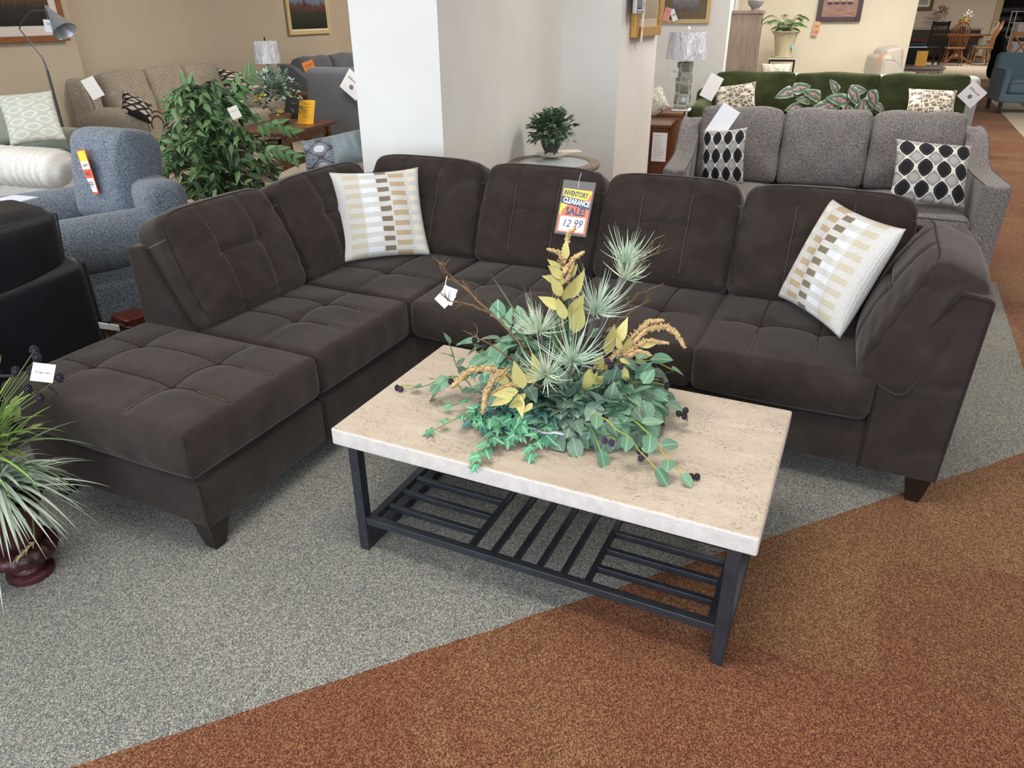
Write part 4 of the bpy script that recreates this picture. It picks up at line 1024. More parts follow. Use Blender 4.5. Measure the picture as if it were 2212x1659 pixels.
# honeycomb lamp
M_PLASTIC = NT('cellophane')
_n = M_PLASTIC.noise(M_PLASTIC.map(M_PLASTIC.obj(), (9, 9, 2.2), rot=(0.2, 0.3, 0)), 2.6, 3, 0.6, 1.2)
M_PLASTIC.bump(_n, 1.0, 0.05)
_c = M_PLASTIC.ramp(_n, [(0.35, lin((205, 206, 218))), (0.7, lin((238, 240, 248)))])
M_PLASTIC = M_PLASTIC.done(_c, 0.16, spec=0.9, coat=0.6)
lb = atn(1472, 237, lt.dot(VV) - 0.02); zb = 0.56
t = thing('honeycomb_lamp', 'square glazed lamp with honeycomb relief and white shade wrapped in plastic', 'lamp', (lb.x, lb.y, zb), -AZ)
hx = NT('honeycomb_glaze'); v_ = hx.obj(); X, Y, Z = hx.sep(v_)
hv = hx.map(v_, (11, 11, 9.5)); e_ = hx.voro(hv, 1.0, feature='DISTANCE_TO_EDGE', rnd=0.35); hx.bump(hx.math('MINIMUM', e_, 0.3), 1.0, 0.06)
hm = hx.done(hx.ramp(e_, [(0.0, lin((206, 206, 190))), (0.1, lin((150, 156, 146))), (0.45, lin((120, 128, 122)))]), 0.12, spec=0.7, coat=0.5)
m = MB(); m.rbox((0, 0, 0.245), (0.155, 0.155, 0.46), 0.02, (4, 4, 30), lambda p, q: Vector((p.x * (1 + 0.06 * sin(p.z * 30)), p.y * (1 + 0.06 * sin(p.z * 30 + 1)), p.z))); m.build('lamp_body', hm, t, auto=0)
m = MB(); m.rbox((0, 0, 0.009), (0.19, 0.19, 0.018), 0.008, (2, 2, 1)); m.build('lamp_foot', M_SHADE, t)
m = MB(); m.tube([(0, 0, 0.47), (0, 0, 0.76)], 0.012, 10); m.build('neck', M_SILV, t)
m = MB(); m.lathe([(0.2, 0.50), (0.208, 0.50), (0.190, 0.75), (0.183, 0.75)], 40, fn=lambda a, i, z: 1 + 0.006 * sin(17 * a)); m.build('lamp_shade', M_PLASTIC, t, auto=50)
m = MB(); m.ball((0, 0, 0.785), 0.016, 10, 8); m.build('finial', NT('crystal').done((0.9, 0.92, 0.95, 1), 0.05, spec=0.9), t)
tg = atn(1457, 157, lt.dot(VV) - 0.14)
def hang_tag(name, label, loc, w, h, normal, roll=0, mat=None, txt=None, ink=None, tsize=0.02, string=0.05, cat='tag'):
    t = thing(name, label, cat, loc); t.rotation_euler = face_rot(normal, roll)
    m = MB(); m.box(-w / 2, w / 2, -0.0008, 0.0008, -h / 2, h / 2); m.build('card', mat or M_WHITE, t, smooth=False)
    if txt:
        for k, (s_, z, sz) in enumerate(txt): text_mesh(s_, sz, 'lettering', ink or M_BLACK, t, (0, -0.0014, z), (radians(90), 0, 0), ext=0.0002, sx=0.85)
    if string:
        m = MB(); m.tube([(0, 0, h / 2 - 0.004), (0.002, 0.001, h / 2 + string)], 0.0007, 4); m.build('string', M_WHITE, t)
    return t
M_BLUEINK = plain('blue_ink', (60, 84, 130), 0.7)
hang_tag('lamp_tag', 'white square tag hanging on the honeycomb lamp', tg, 0.075, 0.09, -VV, 0, txt=[('OL', 0.012, 0.034), ('- - -', -0.022, 0.014)], ink=M_BLUEINK)

# pictures
def frame(name, label, p0, p1, z0, z1, out, bw, fm, mat_art, matw=0.0, matm=None, th=0.03, liner=None):
    """p0, p1: lower corners along the wall (left, right as seen), out: direction away from the wall"""
    c = (Vector(p0) + Vector(p1)) / 2; w = (Vector(p1) - Vector(p0)).length; h = z1 - z0
    t = thing(name, label, 'picture', (c.x, c.y, z0)); t.rotation_euler = face_rot(out)
    for nm, x0, x1, a, b in (('frame_side', -w / 2, -w / 2 + bw, 0, h), ('frame_side', w / 2 - bw, w / 2, 0, h), ('frame_rail', -w / 2 + bw, w / 2 - bw, 0, bw), ('frame_rail', -w / 2 + bw, w / 2 - bw, h - bw, h)):
        box_obj(nm, fm, t, x0, x1, -th, 0, a, b, 0.004)
    iw, ih = w - 2 * bw, h - 2 * bw
    if matm: box_obj('mat_board', matm, t, -iw / 2, iw / 2, -th * 0.5, -0.002, bw, h - bw, 0)
    m = MB(); x, z = iw / 2 - matw, ih / 2 - matw
    m.add([(-x, -th * 0.5 - 0.002, h / 2 - z), (x, -th * 0.5 - 0.002, h / 2 - z), (x, -th * 0.5 - 0.002, h / 2 + z), (-x, -th * 0.5 - 0.002, h / 2 + z)], [(0, 1, 2, 3)], 0, [(0, 0), (1, 0), (1, 1), (0, 1)])
    m.build('print', mat_art, t, smooth=False); return t
def art(name, stops, nscale=(3, 3), bands=True, seed=0):
    t = NT(name); u, v, _ = t.sep(t.uv()); n = t.noise(t.map(t.uv(), (nscale[0], nscale[1], 1), loc=(seed, 0, 0)), 1.0, 5, 0.65)
    f = t.math('ADD', v, t.math('MULTIPLY', t.math('SUBTRACT', n, 0.5), 0.35)) if bands else n
    c = t.ramp(f, [(p, lin(k)) for p, k in stops]); n2 = t.noise(t.map(t.uv(), (40, 40, 1)), 1.0, 4, 0.7)
    c = t.mix(1.0, c, t.ramp(n2, [(0.3, (0.45, 0.45, 0.45, 1)), (0.7, (1.25, 1.25, 1.25, 1))]), 'MULTIPLY'); return t, c, u, v
def simple_art(*a, **k):
    t, c, u, v = art(*a, **k); return t.done(c, 0.35)
# city view on the tan wall
ta, c_, u_, v_ = art('city_view_print', [(0.0, (36, 44, 36)), (0.40, (62, 66, 52)), (0.46, (96, 66, 58)), (0.58, (108, 78, 70)), (0.62, (110, 122, 142)), (0.85, (140, 156, 184)), (1.0, (186, 196, 214))], (9, 4))
spire = ta.math('MULTIPLY', ta.math('LESS_THAN', ta.math('ABSOLUTE', ta.math('SUBTRACT', u_, 0.40)), ta.math('MULTIPLY', ta.math('SUBTRACT', 1.0, v_), 0.10)), ta.math('GREATER_THAN', v_, 0.5))
city = ta.done(ta.mix(ta.math('MULTIPLY', spire, 0.8), c_, lin((84, 52, 54))), 0.35)
a_, b_ = atm(625, 78, -6.93), atm(713, 73, -6.93)
a_.z = b_.z = 0
frame('city_picture', 'framed city skyline picture with pale wood frame on the tan wall', a_, b_, 1.215, 1.215 + 0.72, UU, 0.055, plain('pale_maple', (208, 182, 132), 0.5), city, 0.02, M_CREAMP)
# deer at dusk picture on the pilaster
td, c_, u_, v_ = art('dusk_forest_print', [(0.0, (30, 28, 26)), (0.25, (52, 46, 40)), (0.42, (120, 88, 54)), (0.6, (84, 74, 62)), (0.8, (48, 46, 42)), (1.0, (40, 40, 38))], (5, 3))
dx = td.math('SUBTRACT', u_, 0.60); dz = td.math('SUBTRACT', v_, 0.36)
body = td.math('LESS_THAN', td.math('ADD', td.math('POWER', td.math('DIVIDE', dx, 0.085), 2.0), td.math('POWER', td.math('DIVIDE', dz, 0.035), 2.0)), 1.0)
neck = td.math('LESS_THAN', td.math('ADD', td.math('POWER', td.math('DIVIDE', td.math('SUBTRACT', u_, 0.685), 0.03), 2.0), td.math('POWER', td.math('DIVIDE', td.math('SUBTRACT', v_, 0.43), 0.055), 2.0)), 1.0)
legs_ = td.math('MULTIPLY', td.math('LESS_THAN', td.math('ABSOLUTE', td.math('SUBTRACT', td.math('ABSOLUTE', dx), 0.055)), 0.008), td.math('MULTIPLY', td.math('LESS_THAN', v_, 0.36), td.math('GREATER_THAN', v_, 0.24)))
trunks = td.math('MULTIPLY', td.math('LESS_THAN', td.math('FRACT', td.math('MULTIPLY', td.math('ADD', u_, td.math('MULTIPLY', td.noise(td.uv(), 3), 0.1)), 7)), 0.18), td.math('LESS_THAN', u_, 0.45))
c_ = td.mix(trunks, c_, lin((32, 28, 26))); c_ = td.mix(td.math('MAXIMUM', td.math('MAXIMUM', body, neck), legs_), c_, lin((88, 58, 40)))
deer = td.done(c_, 0.3)
b_ = atm(147, 88, -6.78); zz = b_.z; b_.z = 0; a_ = b_ - VV * 1.35
frame('deer_picture', 'large framed print of a deer at dusk with copper wood frame on the pilaster', a_, b_, zz, zz + 0.95, UU, 0.055, woodm('copper_burl', (112, 68, 40), (152, 98, 60), 9, 0.35, 1), deer, 0.085, plain('pink_grey_mat', (214, 204, 196), 0.8), 0.035)
# gilt frame and small steel frame on the pier's second side
wp0, wp1 = W(K['m4'], K['n3']), W(K['m5'], K['n5']); wd = (wp1 - wp0).normalized(); wn = Vector((wd.y, -wd.x, 0))
def on_pier(u, v):
    r = ray(u, v); t_ = wp0.dot(wn) / r.dot(wn); return Vector((r.x * t_, r.y * t_, CAM_H + r.z * t_))
a_, b_ = on_pier(1359, 82), on_pier(1416, 74); zg = a_.z; a_.z = b_.z = 0; a_ += wn * 0.004; b_ += wn * 0.004
frame('gilt_picture', 'gilt carved frame with a pale interior print on the side of the pier', a_, b_, zg, zg + 0.95, wn, 0.075, M_GOLD, simple_art('pale_interior_print', [(0.0, (150, 140, 122)), (0.4, (178, 168, 150)), (0.7, (120, 118, 110)), (1.0, (196, 190, 176))], (2, 2)), 0.06, plain('sand_mat', (176, 166, 148), 0.8), 0.045)
a_, b_ = on_pier(1349, 30), on_pier(1366, 28); zs = a_.z; a_.z = b_.z = 0; a_ += wn * 0.06; b_ += wn * 0.06
frame('steel_picture', 'small brushed steel frame overlapping the gilt frame on the pier', a_, b_, zs, zs + 0.5, wn, 0.03, M_SILV, simple_art('grey_print', [(0, (110, 100, 96)), (1, (150, 140, 136))]), 0.01, M_DARK, 0.03)
hang_tag('price_tag', 'narrow red and white price tag hung on the gilt frame', on_pier(1373, 40) + wn * 0.06, 0.07, 0.34, wn, radians(4), plain('red_border_card', (226, 206, 196), .6), txt=[('SALE', 0.10, 0.03), ('97', -0.08, 0.05)], ink=plain('red_ink', (190, 60, 48), .6), string=0)
# maple frame on the display wall
a_, b_ = atn(1425, 51, 9.59), atn(1532, 51, 9.59); zc = a_.z; a_.z = b_.z = 0
tm, c_, u_, v_ = art('garden_print', [(0.0, (96, 92, 88)), (0.25, (140, 132, 136)), (0.45, (104, 132, 100)), (0.6, (190, 190, 208)), (1.0, (222, 226, 236))], (5, 4))
frame('maple_picture', 'maple-framed garden print with brown mat on the white wall behind the honeycomb lamp', a_, b_, zc, zc + 0.75, -VV, 0.045, plain('maple_frame', (196, 168, 124), 0.45), tm.done(c_, 0.3), 0.09, plain('brown_mat', (112, 98, 78), 0.85))
M_REDT = plain('red_tag', (202, 74, 66), 0.6)
hang_tag('sale_tag', 'red round-topped sale tag on the maple frame, the left of two', atn(1441, 31, 9.54), 0.075, 0.14, -VV, 0.2, plain('pale_red_card', (222, 150, 142), .6), txt=[('SALE', 0.03, 0.03)], ink=M_REDT, string=0)
hang_tag('sale_tag', 'white handwritten price tag on the maple frame, the right of two', atn(1455, 33, 9.54), 0.06, 0.13, -VV, -0.45, M_WHITE, txt=[('149', 0.0, 0.045)], string=0)
# bottles picture on the cream wall
a_, b_ = atn(1762, 47, 12.17), atn(1857, 47, 12.17); zc = a_.z; a_.z = b_.z = 0
tw = NT('four_bottles_print'); u_, v_, _ = tw.sep(tw.uv()); fr = tw.math('FRACT', tw.math('MULTIPLY', tw.math('SUBTRACT', u_, 0.12), 5.3)); inn = tw.math('MULTIPLY', tw.math('GREATER_THAN', u_, 0.12), tw.math('LESS_THAN', u_, 0.875))
bt = tw.math('MULTIPLY', tw.math('MULTIPLY', tw.math('LESS_THAN', fr, 0.80), inn), tw.math('GREATER_THAN', v_, 0.30))
lb_ = tw.math('MULTIPLY', tw.math('MULTIPLY', bt, tw.math('GREATER_THAN', v_, 0.37)), tw.math('LESS_THAN', v_, 0.78))
wd_ = tw.ramp(tw.noise(tw.map(tw.uv(), (3, 40, 1)), 1.0, 3), [(0.3, lin((128, 92, 80))), (0.7, lin((176, 136, 118)))])
c_ = tw.mix(bt, wd_, lin((66, 48, 48))); c_ = tw.mix(lb_, c_, lin((178, 152, 128)))
frame('bottle_picture', 'dark-framed picture of four bottles on a shelf on the cream wall', a_, b_, zc, zc + 0.62, -VV, 0.06, plain('mahogany_frame', (58, 28, 26), 0.35, spec=.5), tw.done(c_, 0.35), 0.0)
hang_tag('price_tag', 'small orange-edged price tag hanging below the bottle picture', atn(1763, 62, 12.14), 0.085, 0.18, -VV, 0.1, plain('orange_edge_card', (218, 166, 130), .6), txt=[('SALE', 0.03, 0.03), ('119', -0.045, 0.05)])
# far dining wall picture
a_, b_ = atn(1965, 23, 29.55), atn(2013, 23, 29.55); zc = a_.z; a_.z = b_.z = 0
frame('dining_picture', 'brown-framed pale landscape on the far wall of the dining display', a_, b_, zc, zc + 1.2, -VV, 0.11, plain('umber_frame', (92, 74, 48), 0.5), simple_art('pale_landscape', [(0, (178, 178, 164)), (0.3, (110, 118, 118)), (0.5, (196, 190, 184)), (1, (176, 170, 168))], (2, 5)), 0.05, M_CREAMP)

# bookcase with a vase, plant stand with palm
bk0 = atn(1581, 22, 10.05)
def bookcase():
    h = 1.50; t = thing('bookcase', 'tall taupe bookcase with arched front seen from its side, against the white wall', 'bookcase', (bk0.x, bk0.y, 0), -AZ)
    # side panel towards the camera, open front looking right (+x)
    D, Wd = 0.33, 0.80
    box_obj('side_panel', M_TAUPE, t, 0, D, 0, 0.025, 0, h - 0.04); box_obj('side_panel', M_TAUPE, t, 0, D, Wd - 0.025, Wd, 0, h - 0.04)
    box_obj('back_panel', M_TAUPE, t, 0, 0.012, 0.025, Wd - 0.025, 0, h - 0.04)
    box_obj('top_panel', M_TAUPE, t, -0.01, D + 0.04, -0.02, Wd + 0.02, h - 0.039, h, 0.006)
    for z in (0.08, 0.42, 0.78, 1.12): box_obj('shelf', M_TAUPE, t, 0.012, D - 0.01, 0.025, Wd - 0.025, z, z + 0.022)
    for y in (0.0, Wd - 0.06): box_obj('face_stile', M_TAUPE, t, D, D + 0.02, y, y + 0.06, 0, h - 0.04)
    m = MB(); pts = [(0.06, h - 0.04), (Wd - 0.06, h - 0.04)] + [(Wd - 0.06 - (Wd - 0.12) * k / 14, h - 0.15 + 0.075 * sin(pi * k / 14)) for k in range(15)]
    m.prism(pts, D, D + 0.02, 'x'); m.build('arched_rail', M_TAUPE, t, smooth=False)
bookcase()
def leafy(m, c, n, r, L, Wd, seed=0, kind='oval', up=0.3, flat=1.0, curl=0.3, inner=0.15):
    rd = random.Random(seed)
    for _ in range(n):
        a = rd.uniform(0, 2 * pi); el = rd.uniform(-0.35, 1.35); d = Vector((cos(a) * cos(el), sin(a) * cos(el), sin(el) * flat))
        p = Vector(c) + Vector((d.x * r[0], d.y * r[1], d.z * r[2])) * rd.uniform(inner, 1.0)
        dd = (d + Vector((rd.uniform(-.6, .6), rd.uniform(-.6, .6), rd.uniform(-.5, .5) + up)))
        m.leaf(p, dd, Vector((rd.uniform(-.4, .4), rd.uniform(-.4, .4), 1)), L * rd.uniform(0.7, 1.15), Wd * rd.uniform(0.7, 1.1), curl * rd.uniform(0.3, 1.5), 0.2, 0, kind)
L_DARK = leafm('dark_ivy_leaf', (40, 66, 48), (88, 112, 88), (120, 140, 112))
L_FERN = leafm('palm_frond', (40, 92, 36), (74, 128, 56), (110, 150, 84))
L_PINK = leafm('caladium_leaf', (96, 122, 92), (126, 140, 112), (206, 150, 162), edge=(190, 200, 184))
vs0 = atn(1632, 10, 10.4)
t = thing('vase', 'grey textured footed vase with green leaves on top of the bookcase', 'vase', (vs0.x, vs0.y, 1.5), 0)
m = MB(); m.lathe([(0.04, 0), (0.055, 0.005), (0.04, 0.02), (0.085, 0.06), (0.095, 0.10), (0.06, 0.15), (0.07, 0.17)], 24); m.build('vase_body', plain('pewter_glaze', (138, 134, 132), 0.4, bump=0.4, bs=90), t)
m = MB(); leafy(m, (0, 0, 0.22), 40, (0.16, 0.16, 0.2), 0.12, 0.05, 3); m.build('foliage', L_FERN, t, auto=0)
ps = atn(1690, 124, 11.5)
def plant_stand():
    h = ps.z; t = thing('plant_stand', 'thin black metal plant stand with pale top holding the palm pot', 'plant stand', (ps.x, ps.y, 0), -AZ)
    box_obj('stand_top', plain('pale_stand_top', (196, 190, 172), .5), t, -0.17, 0.17, -0.15, 0.15, h - 0.02, h)
    for sx in (-1, 1):
        for sy in (-1, 1): box_obj('leg', M_BLKM, t, sx * 0.16 - 0.008, sx * 0.16 + 0.008, sy * 0.14 - 0.008, sy * 0.14 + 0.008, 0, h - 0.021)
    for y in (-0.14, 0.14): box_obj('rail', M_BLKM, t, -0.15, 0.15, y - 0.007, y + 0.007, h - 0.045, h - 0.03)
    t = thing('potted_palm', 'small feathery palm in a cream fluted pot on the metal stand', 'plant', (ps.x, ps.y, h), 0)
    pm = plain('cream_pot', (202, 190, 158), 0.5, var=0.06, vs=12)
    m = MB(); m.lathe([(0.14, 0), (0.15, 0.01), (0.15, 0.022), (0.13, 0.022), (0.001, 0.022)], 32); m.build('saucer', pm, t)
    m = MB(); m.lathe([(0.095, 0.022), (0.105, 0.05), (0.135, 0.22), (0.155, 0.29), (0.185, 0.315), (0.180, 0.325), (0.13, 0.29), (0.001, 0.27)], 40, fn=lambda a, i, z: 1 + (0.04 * cos(7 * a) if i in (4, 5) else 0)); m.build('pot', pm, t)
    st = MB(); st.lathe([(0.001, -0.001), (0.032, -0.001), (0.032, 0.001), (0.001, 0.001)], 20); o = st.build('sticker', plain('mint_sticker', (126, 206, 196), .5), t); o.location = (0.085, -0.105, 0.13); o.rotation_euler = (radians(78), 0, radians(38))
    m = MB(); mst = MB(); rd = random.Random(5)
    for k in range(24):
        a = 2 * pi * k / 24 + rd.uniform(-.2, .2); L = rd.uniform(0.16, 0.34); rise = rd.uniform(1.2, 2.6)
        pts = []
        for j in range(9):
            s_ = j / 8; pts.append(Vector((cos(a) * L * s_, sin(a) * L * s_, 0.28 + L * rise * s_ - L * (rise * 0.75) * s_ * s_)))
        mst.tube(pts, [0.003 * (1 - 0.7 * j / 8) for j in range(9)], 4)
        for j in range(2, 9):
            d = (pts[j] - pts[j - 1]).normalized(); sd = d.cross(Vector((0, 0, 1))).normalized()
            for s2 in (-1, 1):
                for e in (0, 0.5):
                    m.blade(pts[j - 1].lerp(pts[j], e), d * 0.7 + sd * s2 + Vector((0, 0, -0.15)), 0.085 * (1.2 - 0.08 * j), 0.014, 0.3, seg=3)
    mst.build('stems', M_STEM, t); m.build('fronds', L_FERN, t, auto=0)
plant_stand()
# cream vase with painted garland behind the green sofa
cv = atn(1733, 150, 11.1)
t = thing('garland_pedestal', 'cream pedestal with a painted flower garland rim beyond the green sofa', 'pedestal', (cv.x, cv.y, 0), 0)
m = MB(); m.lathe([(0.13, 0), (0.13, 0.03), (0.095, 0.06), (0.065, 0.60), (0.075, 0.66), (0.001, 0.66)], 8); m.build('column', plain('butter_glaze', (224, 212, 168), .5), t, auto=20)
m = MB(); m.lathe([(0.07, 0.655), (0.12, 0.69), (0.125, 0.705), (0.10, 0.715), (0.001, 0.715)], 24, fn=lambda a, i, z: 1 + 0.12 * cos(4 * a)); m.build('rim', plain('painted_garland', (100, 122, 120), .5, var=.5, vs=30), t)
# cream wing chair with orange tag
wg = W(4.0, 0) * 0 + aty(1915, 165, 10.9)
wing = sofa('wing_chair', 'cream linen wing chair turned right, in front of the cream wall', 'armchair', Vector((wg.x + 0.10, wg.y - 0.10, 0)), RU + 0.25, 0.70, 0.7, tweed('cream_slub', [(168, 158, 144), (200, 192, 178), (222, 216, 204)], 120), h=1.02, arm='slope', aw=0.09, ah=0.72, nb=1, bw=0.14, lean=8, pip=plain('sand_welt', (150, 138, 122), .9), round_=0.04)
hang_tag('price_tag', 'orange and white price tag on the cream wing chair', aty(1905, 142, 10.62), 0.09, 0.26, Vector((-0.2, -1, 0)), -0.15, plain('orange_card', (216, 132, 70), .6), txt=[('449', -0.03, 0.05)])
# weathered end table with a yellow acrylic sign
gt = aty(1990, 142, 12.4)
t = thing('slatted_end_table', 'weathered grey slatted end table with the yellow sign, before the dining area', 'end table', (gt.x, gt.y, 0), RV)
H_ = gt.z
box_obj('table_top', M_GREYW, t, -0.30, 0.30, -0.28, 0.28, H_ - 0.035, H_, 0.004)
for sx in (-1, 1):
    for sy in (-1, 1): box_obj('leg', M_GREYW, t, sx * 0.25 - 0.03, sx * 0.25 + 0.03, sy * 0.23 - 0.03, sy * 0.23 + 0.03, 0, H_ - 0.036)
box_obj('apron', M_GREYW, t, -0.219, 0.219, -0.24, -0.22, H_ - 0.09, H_ - 0.036)
for k in range(6): box_obj('slat', M_GREYW, t, -0.19 + k * 0.068, -0.15 + k * 0.068, -0.24, -0.225, 0.12, H_ - 0.091)
box_obj('lower_shelf', M_GREYW, t, -0.219, 0.219, -0.2, 0.2, 0.10, 0.12)
M_YEL = plain('yellow_acrylic', (226, 172, 56), 0.3, spec=0.5)
def yellow_sign(label, loc, rz, w=0.13, h=0.2, lean=12, txt=True):
    t = thing('yellow_sign', label, 'sign', loc, rz)
    m = MB(); T = Matrix.Rotation(radians(-lean), 4, 'X'); m.rbox((0, 0, h / 2 + 0.002), (w, 0.004, h), 0.002, (1, 1, 1), T=T); m.build('sign_panel', M_YEL, t, auto=30)
    m = MB(); m.box(-w / 2, w / 2, -0.045, 0.0, 0, 0.003); m.build('sign_foot', M_YEL, t, smooth=False)
    if txt:
        for s_, z, sz in (('Attention', 0.84, 0.026), ('Parents', 0.70, 0.026), ('please do', 0.56, 0.014), ('not let your', 0.48, 0.014), ('children', 0.40, 0.014), ('climb or jump', 0.32, 0.014), ('on furniture', 0.24, 0.014)):
            p = T @ Vector((0, -0.0026, h * z)); o = text_mesh(s_, sz, 'lettering', plain('brown_ink', (96, 66, 26), .7), t, p, (radians(90 - lean), 0, 0), ext=0.0002, sx=0.85)
    return t
yellow_sign('plain yellow acrylic sign standing on the weathered grey end table', (gt.x - 0.03, gt.y - 0.02, H_), RV + 0.1, 0.16, 0.21, 4, False)
# black case with folded throws left of it
cs = aty(1968, 140, 13.4)
t = thing('storage_trunk', 'black trunk with a silver rim half hidden by the edge of the cream wall', 'trunk', (cs.x - 0.05, cs.y + 0.1, 0), RV)
box_obj('trunk_body', plain('black_vinyl', (22, 22, 26), .5), t, -0.2, 0.24, -0.2, 0.2, 0, 0.92, 0.01); box_obj('rim', M_SILV, t, -0.2, 0.245, -0.205, 0.2, 0.925, 0.945)
for k, (nm, cc, zz) in enumerate((('folded blue throw lying on the black trunk, under the red one', (74, 84, 104), 0.947), ('folded dark red throw on top of the blue one on the black trunk', (112, 66, 66), 1.003))):
    m = MB(); m.rbox((0, 0, 0.028), (0.34, 0.3, 0.052), 0.024, (4, 4, 1)); o = m.build('folded_throw', plain('throw_fabric_%s' % ('blue', 'red')[k], cc, .9), None); o.location = (cs.x + 0.02, cs.y + 0.1, zz); o.rotation_euler = (0, 0, RV); tag(o, nm, 'blanket')
# ------------------------------------------------------------------ plants
L_FIC = leafm('ficus_leaf', (44, 84, 48), (112, 144, 92), (150, 180, 110))
L_FICD = leafm('dark_ficus_leaf', (34, 60, 44), (66, 98, 72), (110, 140, 90))  # darker green leaves, mixed in at random
L_BRAM = leafm('bramble_leaf', (78, 122, 98), (120, 158, 126), (158, 186, 154), edge=(132, 106, 118))
L_BRAM2 = leafm('grey_green_leaf', (84, 110, 96), (112, 136, 116), (150, 168, 146))
L_IVY = leafm('ivy_leaf', (58, 124, 86), (96, 160, 118), (160, 200, 168))
L_IVYD = leafm('deep_ivy_leaf', (48, 84, 80), (66, 108, 96), (120, 152, 136))
L_YEL = leafm('straw_leaf', (166, 158, 92), (206, 196, 128), (190, 180, 110))
L_PALE = leafm('pale_spike', (176, 194, 166), (214, 220, 196), (206, 220, 196))
L_PALEB = leafm('blue_spike', (160, 190, 166), (206, 218, 196), (190, 210, 196))
L_GRASS = leafm('dark_grass', (58, 84, 58), (88, 110, 74), (104, 128, 92))
L_LIME = leafm('lime_grass', (98, 142, 50), (150, 190, 82), (160, 200, 100))
L_SILV = leafm('silver_grass', (128, 146, 128), (172, 186, 168), (188, 200, 184))
L_EUC = leafm('silver_eucalyptus', (104, 128, 116), (146, 166, 152), (160, 180, 166))
L_OLIVE = leafm('olive_foliage', (84, 98, 46), (128, 138, 72), (150, 156, 100))
M_AMAR = plain('golden_amaranth', (206, 174, 126), 0.85, var=0.22, vs=90)
M_BERRY = plain('blackberry', (40, 30, 48), 0.35, spec=0.6, var=0.4, vs=200)
M_BERRYP = plain('dusty_berry', (84, 58, 88), 0.5, spec=0.5, var=0.4, vs=200)
M_PSTEM = plain('mauve_stem', (108, 98, 102), 0.7)
M_LSTEM = plain('lime_stem', (158, 166, 62), 0.6)
M_MOSS = plain('brown_moss', (66, 44, 26), 0.95, bump=0.8, bs=120)

